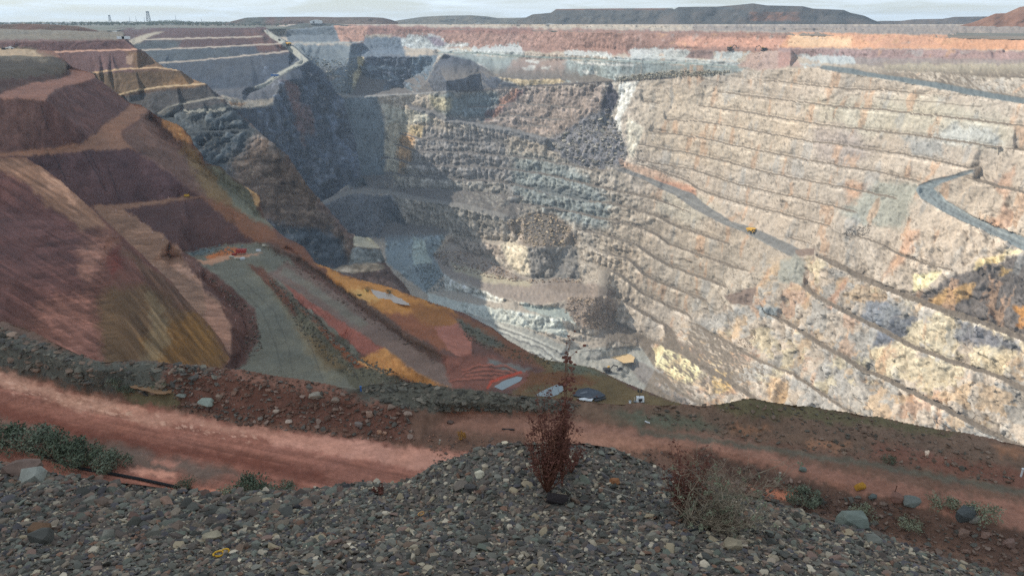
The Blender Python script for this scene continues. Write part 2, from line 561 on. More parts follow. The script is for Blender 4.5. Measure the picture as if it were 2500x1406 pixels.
# upper haul road
W.line([(640, 110), (720, 108), (860, 107), (880, 104)], z=-47, berm=18)
below([(1070, 129.5), (1171, 131.5), (1308, 141), (1400, 144), (1513, 149.5), (1600, 153), (1700, 158), (1800, 165), (1830, 168)], 66, 22)
# knob of dark rock and the gully beside it
for pts, z in (([(872, 137), (895, 138), (1035, 139), (1075, 131)], -69), ([(880, 152), (1015, 152)], -82), ([(878, 170), (1010, 168)], -96),
               ([(872, 197), (985, 196)], -115)):
    W.line(pts, z=z, berm=9)
W.line([(862, 224), (930, 222), (960, 215), (985, 205)], z=-130)
W.line([(730, 116), (760, 150), (800, 200), (832, 232)], z=(-50, -128))
W.line([(858, 116), (850, 160), (842, 200), (835, 230)], z=(-52, -129))
# lower road of the far end, running up to the right over the middle wall
bt = [(700, 240), (830, 238), (920, 236), (1018, 229), (1113, 224), (1206, 218.5), (1291, 212), (1410, 205), (1503, 199)]
W.line(bt, z=[-136, -136, -134, -130, -124, -118, -112, -102.5, -96.3], berm=10)
ref([(1503, 199), (1561, 196), (1628, 191.5), (1680, 188), (1720, 189)], 8)
# slope foot above it: the brown bench faces peeping through the rubble
W.line([(1090, 200), (1140, 190), (1170, 176), (1200, 186), (1290, 196), (1400, 190), (1480, 180)], z=[-104, -98, -93, -97, -101, -95, -88])
# dark waste cone
W.line([(1040, 222), (1055, 160), (1083, 131)], z=[-126, -85, -62])
W.line([(1083, 131), (1150, 148), (1180, 165), (1230, 200), (1270, 212)], z=[-62, -76, -86, -106, -113])
# ---- right wall
L0t = [(1800, 178), (1850, 173), (1910, 170), (1930, 167), (2000, 166)]
ref(L0t, 0, -2)
ref([(2000, 168), (2040, 175), (2060, 178), (2140, 190), (2190, 198), (2250, 208), (2320, 222), (2360, 233), (2420, 241), (2500, 252), (2570, 262)], 0, -2)
ref([(2000, 161), (2080, 168), (2110, 176), (2170, 185), (2290, 202), (2400, 224), (2500, 240), (2570, 250)], 0, 18)
ref([(2000, 158), (2100, 158), (2200, 172), (2280, 175), (2340, 181), (2500, 190), (2570, 196)], 6, 27)
ref([(1950, 136), (2100, 141), (2300, 143), (2400, 146), (2570, 150)], 5, 60)
L1 = [(1720, 189), (1750, 191), (1840, 195), (1900, 200), (2000, 212), (2100, 219), (2180, 223), (2300, 233), (2400, 243), (2440, 249)]
ref(L1, 5)
L2 = [(1558, 211), (1620, 217), (1720, 223), (1820, 233), (2000, 256), (2140, 268), (2220, 277), (2340, 290), (2450, 303), (2570, 316)]
ref(L2, 5)
L3 = [(1544, 244), (1620, 254), (1650, 255), (1720, 261), (1800, 272), (2000, 305), (2160, 324), (2280, 337), (2420, 358), (2460, 363), (2570, 380)]
ref(L3, 5.5)
L4 = [(1600, 290), (1630, 293), (1720, 299), (1820, 316), (1850, 322), (1990, 348), (2076, 357), (2180, 374), (2300, 396), (2380, 414)]
ref(L4, 5.5)
L5 = [(1560, 317), (1590, 322), (1660, 331), (1710, 337), (1790, 356), (1910, 380), (2010, 398), (2080, 411), (2140, 420), (2200, 434), (2250, 444)]
ref(L5, 6)
L6 = [(1552, 352), (1560, 354), (1650, 369), (1730, 385), (1850, 418), (1910, 430), (2030, 453), (2060, 458), (2160, 480), (2195, 487)]
ref(L6, 6.5)
L7 = [(1532, 386), (1590, 398), (1690, 415), (1790, 449), (1910, 477), (2030, 504), (2094, 520)]
ref(L7, 6.5)
L8 = [(1530, 390), (1550, 399), (1600, 415), (1670, 440), (1700, 460), (1770, 488), (1850, 508), (1950, 534), (2036, 556)]
ref(L8, 6)
L9 = [(1900, 575), (1926, 581), (1994, 598)]
ref(L9, 5)
# long ramp across the wall
ramp_a_up = [(1520, 408), (1570, 428), (1630, 450), (1690, 472), (1710, 490), (1740, 510), (1786, 540), (1840, 556), (1910, 588), (1954, 608), (1990, 602)]
ramp_a_lo = [(1500, 414), (1560, 434), (1610, 460), (1650, 478), (1690, 508), (1750, 540), (1800, 561), (1850, 584), (1920, 622), (1945, 632)]
ref(ramp_a_up, 0)
ref(ramp_a_lo, 0)
M1 = [(1945, 632), (1990, 624), (2030, 648), (2090, 677), (2150, 706), (2215, 730), (2280, 756), (2380, 788), (2500, 834), (2570, 860)]
ref(M1, 14)
# hairpin ramp on the right
ref([(2376, 417), (2280, 440), (2242, 452), (2236, 464), (2248, 484), (2300, 516), (2360, 546), (2420, 572), (2500, 612), (2570, 645)], 0, 0)
ref([(2440, 376), (2376, 424), (2300, 446), (2278, 460), (2290, 474), (2320, 496), (2380, 530), (2440, 556), (2500, 578), (2570, 606)], 0, 16)
ref([(2350, 432), (2380, 441), (2450, 461), (2500, 471), (2570, 490)], 9, 0)
ref([(2445, 362), (2500, 362), (2570, 366)], 0, 14)
ref([(2445, 378), (2500, 378), (2570, 386)], 0, 0)
ref([(2060, 572), (2112, 582), (2154, 600), (2200, 626), (2250, 645), (2330, 664)], 5, 0)
M2 = [(1938, 680), (1970, 714), (2010, 738), (2050, 760), (2100, 785), (2150, 810), (2223, 850), (2309, 882), (2430, 922), (2500, 957), (2570, 990)]
ref(M2, 10)
M3 = [(1864, 766), (1910, 786), (1960, 818), (1996, 843), (2050, 872), (2100, 905), (2148, 923), (2206, 954), (2275, 988), (2336, 1019), (2412, 1060), (2500, 1105)]
ref(M3, 10)
M4 = [(1677, 782), (1756, 826), (1842, 877), (1928, 912), (1979, 946), (2030, 980), (2079, 1012), (2200, 1080)]
ref(M4, 5)
ref([(1740, 776), (1800, 800), (1846, 822), (1890, 862), (1950, 905)], 0, 11)
M5 = [(1601, 838), (1670, 868), (1711, 898), (1773, 932), (1825, 967), (1900, 1010)]
W.line(M5, z=(-430, -428), berm=4)
W.line([(1620, 836), (1682, 864), (1724, 893), (1790, 930), (1845, 966)], z=(-429.5, -427.5))
M6 = [(1550, 892), (1571, 895), (1612, 918), (1640, 950), (1700, 985), (1740, 1005)]
W.line(M6, z=(-452, -456), berm=5)
W.line([(1540, 905), (1580, 930), (1640, 970), (1690, 1000)], z=(-457, -466))
# ---- middle wall: benches running from the gully to the right wall
ref([(1000, 262), (1056, 276), (1100, 296), (1140, 302), (1200, 312), (1260, 322), (1330, 342)], 0, -14)
ref([(930, 252), (1000, 254), (1056, 270), (1100, 284), (1150, 298), (1240, 312), (1330, 335)], 0, 0)
C1 = [(938, 304), (962, 301), (1000, 305), (1040, 309), (1100, 309), (1140, 306)]
ref(C1, 8)
ref([(1110, 236), (1200, 232), (1300, 222), (1400, 233), (1470, 238)], 5, 0)
ref([(1110, 262), (1180, 262), (1260, 252), (1380, 262), (1440, 268)], 6, 0)
ref([(1120, 285), (1200, 290), (1260, 284), (1340, 292), (1390, 294)], 6, 0)
ref([(1230, 308), (1300, 306), (1360, 312)], 5, 0)
C2 = [(936, 318), (960, 322), (992, 330), (1020, 340), (1080, 342), (1140, 350), (1220, 348), (1290, 356), (1370, 376)]
ref(C2, 6)
C3 = [(936, 348), (976, 358), (1020, 371), (1080, 371), (1140, 374), (1220, 381), (1300, 388), (1390, 404), (1450, 418), (1500, 416)]
ref(C3, 8)
K2 = [(936, 380), (964, 390), (1000, 401), (1100, 407), (1200, 410), (1260, 417), (1310, 423), (1370, 437), (1430, 451), (1480, 465), (1550, 477), (1610, 491), (1650, 507), (1685, 518)]
ref(K2, 10)
K3 = [(938, 419), (980, 430), (1040, 433), (1120, 440), (1200, 443), (1260, 453), (1350, 477), (1440, 493), (1500, 499), (1540, 511), (1600, 528), (1650, 554), (1700, 571), (1784, 599)]
ref(K3, 10)
ref([(1300, 452), (1340, 454), (1400, 462), (1430, 478)], 0, 6)
ref([(980, 462), (1100, 464), (1180, 473), (1300, 484)], 5, 0)
W.line([(700, 540), (780, 490), (850, 464), (900, 456), (952, 464), (1000, 474), (1060, 487), (1120, 494), (1200, 512), (1240, 526)], z=[-250, -262, -272, -280, -288, -290, -294, -298, -305, -309])
W.line([(700, 556), (780, 504), (850, 476), (900, 468), (945, 474), (980, 484), (1040, 493), (1140, 511), (1220, 530), (1246, 540)], z=[-252, -264, -274, -282, -289, -292, -297, -303, -310, -314])
ref([(986, 527), (1040, 534), (1100, 537), (1200, 540)], 6, 0)
ref([(960, 506), (1040, 512), (1140, 528), (1200, 534)], 4, 0)
K4 = [(1250, 496), (1350, 509), (1410, 521), (1470, 537), (1494, 539), (1550, 555), (1580, 563), (1630, 597), (1690, 619), (1750, 639), (1790, 655), (1830, 662)]
ref(K4, 9)
K5 = [(1396, 560), (1450, 571), (1490, 581), (1550, 600), (1584, 624), (1630, 650), (1690, 672), (1750, 694), (1780, 706)]
ref(K5, 10)
K6 = [(1416, 592), (1460, 615), (1490, 623), (1530, 633), (1550, 653), (1580, 679), (1630, 701), (1670, 715), (1730, 739)]
ref(K6, 9)
K7 = [(1370, 631), (1410, 639), (1470, 657), (1514, 673), (1530, 689), (1560, 715), (1600, 735), (1650, 757), (1686, 774)]
ref(K7, 9)
K8 = [(1502, 716), (1520, 738), (1550, 756), (1600, 786), (1640, 804)]
ref(K8, 10)
K9 = [(1494, 782), (1530, 806), (1570, 824), (1600, 834)]
ref(K9, 8)
# floor flat under the middle wall, the rubble hill and the terraces
W.line([(700, 600), (870, 585), (960, 578), (1010, 574), (1100, 568), (1200, 567), (1232, 563)], z=-345)
W.line([(870, 600), (960, 590), (1010, 578), (1088, 573)], z=-345.5)
hill = [(1232, 545), (1262, 530), (1310, 522), (1350, 526), (1392, 552), (1412, 590), (1418, 612)]
W.line(hill, z=[-318, -312, -308, -308, -322, -341, -350])
W.line([(1222, 566), (1262, 590), (1286, 606), (1330, 604), (1380, 600), (1414, 608)], z=[-341, -345, -346, -345, -347, -351])
W.line([(1220, 600), (1238, 625), (1250, 650), (1272, 672), (1300, 680), (1360, 682), (1412, 680)], z=[-353, -366, -376, -384, -386, -386, -386])
W.line([(1090, 574), (1130, 580), (1165, 588), (1220, 600)], z=(-350, -353), berm=4)
W.line([(1098, 590), (1150, 606), (1200, 618), (1236, 632)], z=(-360, -368))
W.line([(1052, 622), (1080, 606), (1130, 606), (1170, 620), (1240, 660)], z=[-376, -366, -366, -372, -384])
W.line([(1060, 626), (1084, 645), (1100, 655), (1180, 674), (1260, 690)], z=[-379, -386, -386, -386.5, -386.5])
T2 = [(1083, 668), (1100, 682), (1120, 692), (1160, 703), (1200, 715), (1228, 728), (1280, 738), (1330, 744), (1400, 730), (1480, 724), (1502, 716)]
W.line(T2, z=[-387, -387, -387, -387, -387, -388, -389, -389, -389, -391, -393])
W.line([(1086, 706), (1130, 712), (1160, 716), (1200, 733), (1226, 741)], z=[-403, -399, -397, -395, -394.5])
T3 = [(1040, 714), (1060, 717), (1090, 728), (1150, 741), (1190, 743), (1250, 759), (1310, 769), (1370, 775), (1430, 800)]
W.line(T3, z=[-404, -404, -401, -397, -396, -397, -399, -401, -412])
W.line([(1270, 737), (1330, 748), (1380, 756), (1420, 770)], z=[-392, -394, -397, -402])
W.line([(1000, 740), (1060, 744), (1100, 758), (1150, 770), (1210, 784), (1270, 796), (1330, 811), (1390, 828)], z=[-410, -408, -408, -409, -411, -413, -417, -421])
W.line([(1350, 800), (1410, 814), (1490, 830), (1545, 838)], z=(-413, -434), berm=5)
W.line([(1324, 813), (1390, 830), (1440, 842), (1482, 852)], z=(-419, -434), berm=5)
W.line([(1400, 848), (1440, 858), (1480, 858), (1540, 846), (1590, 842), (1600, 846)], z=(-434, -442))
W.line([(1000, 780), (1150, 800), (1300, 860), (1400, 880), (1440, 880), (1540, 870)], z=[-412, -414, -428, -440, -444, -448])
W.line([(1000, 900), (1300, 930), (1500, 930), (1560, 920)], z=[-425, -440, -452, -457])
W.line([(1300, 1120), (1500, 1000), (1650, 1010), (1800, 1060), (2000, 1120)], z=-466)
# rock fall scar between the two walls
ref([(1470, 262), (1478, 236), (1496, 200)], 0, 6)
ref([(1496, 200), (1512, 240), (1505, 262), (1480, 300)], 0, 22)
ref([(1540, 200), (1530, 250), (1508, 292), (1515, 320), (1535, 350), (1530, 386)], 0, 2)
ref([(1480, 300), (1440, 300), (1400, 320), (1360, 345), (1340, 350)], 0, 6)
ref([(1520, 350), (1480, 350), (1440, 350), (1400, 372)], 0, 2)
# the shaded gully on the left of the middle wall
W.line([(832, 240), (850, 290), (865, 350), (880, 430), (885, 452)], z=[-137, -176, -217, -274, -288])
W.line([(900, 250), (920, 340), (935, 430), (945, 462)], z=[-148, -213, -274, -291])
W.line([(940, 600), (980, 660), (1010, 700), (1040, 712)], z=[-352, -378, -398, -403])
W.line([(700, 640), (860, 660), (930, 720), (1000, 780)], z=[-352, -365, -398, -412])
W.line([(1060, 586), (1075, 600), (1056, 618)], z=[-352, -362, -374])
W.line([(1010, 574), (1012, 640), (1056, 640), (1040, 660)], z=[-346, -372, -380, -384])
W.line([(2570, 1130), (2400, 1130), (2200, 1130)], z=(-365, -395))
W.line([(600, 1130), (900, 1130), (1200, 1130)], z=-440)
W.line([(600, 700), (640, 900)], z=(-350, -430))

W.solve(); W.settle(82)
W.sample(warp=2.4, wscale=24, seed=2, fine=1.9)
# ------------------------------------------------------------------ the far left wall with the haul road on its crest
G = Terrain('north_wall', 285, 910, 60, 740, step=2.2)
G.line([(285, 66), (400, 66), (560, 64), (650, 62), (760, 100)], Y=[2100, 2100, 2100, 2100, 1900])
G.line([(285, 82), (345, 80), (400, 78), (520, 76), (620, 75), (648, 73)], Y=1700)
G.line([(300, 101), (345, 99), (400, 97), (500, 94), (640, 91)], Y=1610, berm=7)
G.line([(320, 126), (420, 121), (540, 116), (690, 108)], Y=1545, berm=9)
G.line([(380, 156), (470, 151), (600, 138), (705, 127)], Y=(1490, 1500), berm=10)
G.line([(480, 216), (520, 217), (600, 217), (640, 207), (672, 191), (712, 166), (733, 149)], Y=[1375, 1378, 1380, 1390, 1405, 1432, 1446])
G.line([(652, 73), (670, 86), (702, 104), (722, 118), (752, 147)], Y=[1720, 1660, 1600, 1560, 1450])
G.line([(642, 76), (660, 93), (690, 111), (712, 129), (733, 147)], Y=[1715, 1655, 1595, 1555, 1452])
G.line([(754, 150), (722, 168), (682, 187), (665, 201), (640, 217), (600, 232)], Y=[1448, 1433, 1411, 1400, 1388, 1376])
G.line([(740, 149), (705, 165), (670, 184), (645, 203), (612, 216)], Y=[1455, 1440, 1418, 1406, 1394])
G.line([(545, 237), (600, 246), (660, 242)], Y=[1160, 1215, 1310])
G.line([(480, 250), (545, 253), (575, 264), (620, 263), (650, 259), (670, 248)], Y=[1070, 1120, 1142, 1190, 1234, 1290])
def gw(pts, berm=0.0, off=0.0):
    x = np.array([q[0] for q in pts]); y = np.array([q[1] for q in pts])
    G.line(pts, Y=np.interp(x, [480, 540, 600, 650, 670, 745, 880], [1280, 1344, 1400, 1481, 1530, 1659, 1800]) / (1.1 + kz(y)) + off, berm=berm)
gw([(690, 198), (730, 196), (780, 192)], 3, -6)
gw([(480, 302), (560, 300), (640, 300), (720, 282), (800, 280), (850, 290)], 3)
gw([(480, 352), (600, 350), (700, 345), (800, 350), (866, 352)], 4)
gw([(480, 396), (680, 392), (780, 402), (880, 415)], 5)
gw([(480, 446), (745, 440), (800, 452), (882, 440)], 3)
gw([(600, 520), (760, 500), (880, 470)]); gw([(500, 740), (910, 740)]); gw([(752, 150), (775, 166), (800, 196), (830, 238), (850, 290), (866, 350), (882, 430)], 0, -8)
gw([(890, 300), (900, 400), (905, 500)], 0, 30); gw([(800, 150), (860, 220)], 0, 25)
G.solve(); G.settle(84); G.sample(2.2, 22, 4)

# ------------------------------------------------------------------ brown terraces of the near left wall and the dark spur under them
B = Terrain('brown_terraces', -70, 1030, 58, 760, step=2.2)
B.line([(-70, 66), (160, 72), (300, 80)], Y=1500)
B.line([(-70, 104), (0, 103), (100, 101), (200, 100), (307, 97)], Y=900)
B.line([(-70, 132), (130, 128), (220, 125), (337, 121)], Y=885, berm=7)
B.line([(-70, 182), (225, 179), (280, 172), (380, 166), (440, 173)], Y=842, berm=7)
B.line([(200, 240), (290, 233), (340, 220), (400, 213), (502, 206)], Y=815, berm=9)
B.line([(300, 300), (384, 277), (410, 264), (440, 255), (520, 240), (545, 242), (560, 256)], Y=795, berm=9)
B.line([(440, 296), (465, 285), (500, 273), (550, 271)], Y=783, berm=5)
def bw(pts, berm=0.0, off=0.0):
    y = np.array([q[1] for q in pts]); B.line(pts, Y=905 / (1.05 + kz(y)) + off, berm=berm)
bw([(380, 330), (500, 322), (600, 318), (640, 331)], 3)
bw([(480, 408), (540, 402), (620, 391), (702, 382)], 5)
bw([(540, 460), (640, 452), (750, 456)], 4)
bw([(600, 520), (720, 502), (800, 508)], 6)
bw([(640, 560), (740, 552), (850, 571)], 3)
bw([(700, 640), (800, 634), (862, 630)], 0)
bw([(866, 576), (905, 582)], 0, 6); bw([(866, 598), (880, 603), (925, 608)], 0, -12)
bw([(815, 655), (850, 649), (900, 641), (938, 646)], 5, -14)
bw([(800, 672), (860, 668), (938, 668)], 0, -14); bw([(960, 690), (1000, 722), (1020, 750)], 0, -22)
bw([(640, 331), (702, 381), (752, 455), (814, 528), (852, 570), (868, 600), (862, 640)], 0, -10)
bw([(700, 330), (770, 400), (830, 480), (880, 560)], 0, 25); bw([(-70, 420), (200, 400)]); bw([(-70, 760), (400, 760), (1030, 760)], 0, -20)
B.line([(360, 130), (420, 160), (460, 172), (530, 206), (580, 240)], Y=[960, 930, 900, 870, 850])
B.solve(); B.settle(83); B.sample(2.0, 24, 6)

# ------------------------------------------------------------------ red terraces, the platform with the ramp, and the orange spur
A = Terrain('red_terraces', -70, 1760, 100, 1030, step=2.2)
A.line([(-70, 104), (0, 108), (60, 114), (130, 124)], z=[-25, -26, -28, -31])
A.line([(-70, 128), (0, 126), (60, 126), (150, 140)], z=[-30, -30, -30, -33])
A.line([(-70, 186), (0, 178), (60, 168), (120, 160), (160, 157)], z=-34.5)
A.line([(-70, 237), (0, 230), (60, 208), (140, 192), (174, 182), (166, 163)], z=-42.6)
A.line([(-70, 243), (0, 241), (60, 240), (112, 246), (116, 232), (140, 216), (180, 204), (215, 196), (232, 190), (229, 181)], z=-43)
A.line([(232, 190), (318, 256)], z=(-43, -62))
A.line([(320, 255), (316, 265), (285, 285), (250, 305), (235, 328), (200, 348), (150, 358), (80, 366), (0, 374), (-70, 381)],
       z=[-62, -62.5, -64, -65.5, -67, -69, -70, -70.5, -71, -71])
A.line([(322, 253), (345, 258), (361, 270), (358, 281), (330, 297), (301, 316), (296, 331), (318, 358), (330, 365)],
       z=[-62, -62.5, -63, -64, -66, -67.5, -68.5, -71, -72])
A.line([(-70, 386), (0, 383), (60, 380), (120, 374), (200, 369), (320, 363), (330, 365)], z=-72)
A.line([(-70, 500), (100, 500), (240, 503), (300, 498), (400, 490), (450, 477), (492, 480)], z=-96)
A.line([(240, 516), (300, 513), (400, 497), (470, 484), (496, 483)], z=-97)
A.line([(330, 365), (400, 420), (450, 455), (492, 480)], z=(-72, -96))
A.line([(361, 270), (385, 284), (400, 292), (440, 307), (464, 335), (472, 352), (492, 378), (502, 400), (540, 409), (562, 431), (605, 460), (632, 478), (638, 510), (650, 540), (690, 578), (742, 603)],
       z=[-63, -73, -80, -86, -89, -90, -92, -94, -99, -101, -105, -107, -110, -112, -114, -115])
A.line([(496, 483), (530, 520), (580, 560), (622, 588)], z=[-97, -103, -110, -114.5])
A.line([(420, 330), (450, 400), (500, 450), (560, 500)], z=[-80, -86, -94, -101])
A.line([(420, 618), (450, 613), (500, 606), (560, 598), (622, 590)], z=-115)
A.line([(240, 512), (300, 583), (350, 630), (420, 695), (480, 765), (540, 835), (556, 872)], z=[-97, -101, -104, -107, -110, -113, -114])
A.line([(300, 515), (350, 546), (400, 578), (440, 612), (470, 682), (500, 712), (540, 742), (556, 775), (566, 805), (566, 860)],
       z=[-97, -101, -104.5, -107, -109.5, -111, -112, -112.5, -113, -114])
A.line([(490, 682), (560, 738), (588, 767), (600, 800), (594, 850), (574, 885)], z=-117.5)
A.line([(478, 635), (522, 672), (578, 712), (620, 757), (632, 800), (625, 850), (598, 890)], z=-114.6)
A.line([(640, 600), (740, 680)], z=-115); A.line([(690, 640), (720, 700), (780, 800)], z=-115)
A.line([(608, 648), (660, 702), (720, 772), (760, 832), (800, 882), (850, 935)], z=-115)
A.line([(632, 654), (690, 712), (750, 768), (815, 838), (870, 880), (930, 912)], z=[-114.5, -112.5, -111.8, -111.5, -111.3, -112])
A.line([(660, 660), (715, 724), (775, 772), (838, 850), (900, 890), (960, 906), (1060, 941)], z=[-115, -115.5, -117, -118, -118.5, -118, -117])
A.line([(735, 742), (790, 795), (852, 862), (905, 893), (1000, 922), (1080, 948)], z=-120.5)
A.line([(670, 672), (720, 706), (760, 737), (840, 787), (940, 852), (1020, 911), (1100, 946)], z=-115)
A.line([(700, 690), (800, 735), (900, 790), (1000, 860), (1090, 920)], z=-115)
A.line([(660, 612), (740, 652), (830, 715), (900, 765), (1000, 835), (1090, 880)], z=-115)
A.line([(640, 594), (740, 632), (850, 704), (910, 756), (1000, 822), (1100, 872)], z=-113.2)
A.line([(700, 606), (790, 668), (870, 722), (930, 765), (1020, 822)], z=-116)
A.line([(700, 597), (770, 643), (850, 675), (960, 706), (1060, 742), (1130, 765), (1200, 800), (1290, 860), (1370, 885), (1450, 900), (1550, 945), (1640, 980), (1720, 1002), (1760, 1010)],
       z=[-114, -115, -116, -117, -117, -117, -116.5, -115.5, -114.5, -114.2, -114.6, -115, -115, -115])
A.line([(1060, 800), (1150, 850), (1250, 880), (1320, 900)], z=[-118, -117.5, -116, -115.4])
A.line([(1340, 905), (1400, 912), (1480, 940)], z=-114)
A.line([(1000, 760), (1080, 790), (1150, 800)], z=[-118, -118, -117])
A.line([(-70, 1030), (600, 1030), (1000, 1030), (1760, 1030)], z=-115)
A.line([(1200, 930), (1300, 960), (1480, 975), (1600, 995)], z=-115)
A.line([(800, 560), (1000, 660), (1300, 800), (1500, 890), (1760, 990)], z=-118)
A.solve(); A.settle(80); A.sample(2.4, 26, 8)

# ------------------------------------------------------------------ the big bank on the left, with the pale berm along its crest
D = Terrain('red_bank', -80, 620, 360, 930, step=2.3)
D.line([(-80, 372), (45, 378), (60, 385), (100, 408), (140, 437), (190, 480), (240, 525), (300, 580), (350, 625), (420, 690), (480, 760), (540, 830), (562, 878)],
       z=[-72, -72, -72.5, -74, -77, -82, -85, -90, -94, -99, -104, -110, -113])
D.line([(-80, 386), (0, 410), (50, 440), (100, 500), (150, 560)], z=[-72.5, -73, -75, -79, -82])
D.line([(160, 500), (200, 545), (262, 600)], z=[-81.5, -82, -84])
D.line([(262, 580), (240, 650), (228, 740), (236, 830), (244, 890)], z=[-81, -72, -64, -55, -48])
D.line([(-80, 520), (0, 500), (60, 520)], z=[-84, -84, -82])
D.line([(-80, 640), (0, 610), (60, 700), (120, 800)], z=[-64, -70, -60, -51])
D.line([(-80, 800), (0, 786)], z=(-38, -40))
D.line([(300, 660), (330, 750), (330, 880)], z=[-83, -80, -66])
D.line([(380, 720), (400, 800), (450, 890)], z=[-93, -94, -94])
D.line([(450, 790), (490, 850), (530, 900)], z=[-100.5, -104.5, -108])
D.line([(620, 930), (500, 930), (300, 930), (-80, 930)], z=[-114, -100, -55, -35])
D.line([(620, 870), (600, 700), (400, 560), (100, 360)], z=[-116, -112, -100, -80])
D.solve(); D.sample(2.0, 40, 9)

# ------------------------------------------------------------------ the near haul road with its bunds
R = Terrain('haul_road', -260, 2760, 735, 1640, step=2.3, res=1.4)
crest = [(-260, 700), (-100, 752), (0, 783), (60, 800), (130, 835), (200, 868), (245, 884), (330, 878), (430, 888), (540, 898), (620, 908), (700, 922), (830, 945), (868, 950), (900, 938), (1000, 931),
         (1050, 938), (1110, 948), (1200, 957), (1300, 967), (1400, 976), (1480, 985), (1560, 987), (1650, 990), (1720, 992), (1760, 985), (1800, 977), (1840, 972), (1880, 980), (1950, 990), (2050, 1002),
         (2200, 1030), (2350, 1057), (2500, 1088), (2620, 1112), (2760, 1142)]
cz = [-22.8] * len(crest)
R.line(crest, z=list(np.interp([q[0] for q in crest], [0, 1000, 1200, 1400, 1650, 1760, 1840, 1920, 2000, 2760], [-22.8, -22.8, -23.3, -23.9, -24.1, -23.9, -23.2, -23.9, -24.2, -24.6])))
R.line([(-260, 800), (0, 830), (120, 868), (240, 905), (330, 900), (450, 915), (560, 925), (700, 940), (840, 962)], z=-23.0)
R.line([(-260, 860), (0, 898), (200, 955), (420, 1000), (600, 1035), (850, 1062), (1000, 1088), (1100, 1098), (1250, 1100)], z=-25)
R.line([(1100, 1012), (1300, 1015), (1500, 1040), (1800, 1058), (2000, 1092), (2250, 1145), (2500, 1195), (2760, 1250)], z=(-24.6, -25))
R.line([(480, 945), (600, 965), (800, 985), (860, 990)], z=-23.7)
R.line([(900, 962), (1000, 975), (1130, 985), (1200, 985), (1280, 990), (1330, 998)], z=(-23.2, -24.0))
R.line([(1090, 1050), (1300, 1060), (1500, 1075), (1700, 1088), (1900, 1130), (2100, 1195), (2300, 1250), (2500, 1296), (2760, 1350)], z=-25)
R.line([(1700, 1150), (1860, 1190), (2000, 1240), (2150, 1290), (2350, 1350), (2500, 1392), (2760, 1440)], z=-26.2)
R.line([(-260, 1040), (0, 1090), (300, 1168), (700, 1200), (1050, 1160), (1300, 1130)], z=-25.2)
R.line([(-260, 1640), (500, 1640), (1200, 1640), (2000, 1640), (2760, 1640)], z=-26)
R.line([(-260, 980), (300, 1040), (800, 1110), (1200, 1150)], z=-25.1)
R.line([(1500, 1400), (2200, 1500), (2760, 1560)], z=-26.3)
R.solve()
R.sample(3.0, 30, 10)

# ------------------------------------------------------------------ the gravel mound at the lookout
Fg = Terrain('gravel_mound', -420, 2920, 1040, 1720, step=4.0, res=1.4)
fcrest = [(-420, 1090), (-100, 1120), (0, 1132), (100, 1150), (200, 1168), (330, 1180), (450, 1196), (540, 1210), (640, 1207), (720, 1205), (800, 1190), (900, 1174), (960, 1179), (1010, 1166), (1060, 1132), (1110, 1119),
          (1170, 1096), (1240, 1082), (1330, 1084), (1420, 1080), (1500, 1092), (1560, 1120), (1620, 1152), (1680, 1177), (1750, 1192), (1850, 1212), (1900, 1227), (1960, 1247), (2040, 1272), (2120, 1297), (2200, 1332),
          (2300, 1362), (2400, 1387), (2460, 1410), (2600, 1478), (2920, 1600)]
fcy = [6.4, 5.7, 5.5, 5.25, 5.0, 4.8, 4.6, 4.5, 4.45, 4.4, 4.35, 4.3, 4.3, 4.27, 4.2, 4.17, 4.13, 4.1, 4.1, 4.1, 4.08, 4.05, 4.02, 4.0, 3.97, 3.9, 3.86, 3.8, 3.72, 3.66, 3.58, 3.5, 3.42, 3.36, 3.15, 2.8]
Fg.line(fcrest, Y=fcy)
Fg.line([(-420, 1260), (0, 1260), (500, 1270), (900, 1270), (1300, 1250), (1700, 1270), (2000, 1330)], Y=[4.5, 4.1, 3.7, 3.45, 3.4, 3.3, 3.1])
Fg.line([(-420, 1406), (0, 1406), (700, 1406), (1300, 1406), (1900, 1406), (2300, 1450), (2920, 1660)], Y=[3.2, 2.95, 2.62, 2.55, 2.55, 2.6, 2.35])
Fg.line([(-420, 1720), (500, 1720), (1300, 1720), (2200, 1720), (2920, 1720)], Y=1.75)
Fg.line([(-420, 1041), (600, 1041), (1300, 1041), (2000, 1041), (2920, 1041)], Y=6.5)
Fg.solve(); Fg.sample(6.0, 60, 12)
# ------------------------------------------------------------------ the plain beyond the pit, out to the horizon
def plain_near(px):
    return np.interp(px, [-400, 0, 250, 300, 420, 640, 700, 1086, 1300, 1500, 1700, 1900, 2100, 2300, 2570, 3000],
                     [1380, 1400, 1500, 1880, 1960, 1960, 2110, 1960, 1708, 1458, 1336, 1236, 1126, 1026, 936, 800])
def plain_h(X, Y):
    """gentle rise towards the town on the left, low undulation elsewhere"""
    town = np.exp(-((X + 1150) / 1100.0) ** 2) * sstep(Y, 1700, 2700) * 9.0
    return -20 + town + fbm(np.stack([X / 300, Y / 300, X * 0], -1), 3, 40) * 1.6 * sstep(Y, 1300, 2200)
n_a, n_r = 330, 130
apx = np.linspace(-420, 2950, n_a)
u_ = (apx - 1250) / FPX
PV = np.zeros((n_r, n_a, 3))
for r in range(n_r):
    t = r / (n_r - 1)
    D0 = plain_near(apx)
    Yr = D0 * (9000.0 / D0) ** (t ** 1.25)
    # the sight column px spreads as the ground nears the eye level: x = u * Y / cos(pitch) holds on the horizon plane
    d = ray(apx, np.full(n_a, 60.0))
    PV[r, :, 0] = d[:, 0] / d[:, 1] * Yr
    PV[r, :, 1] = Yr
PV[..., 2] = plain_h(PV[..., 0], PV[..., 1])
nearz = np.minimum(-19.0, -20 + 0 * apx)
PV[0, :, 2] = nearz - 0.8
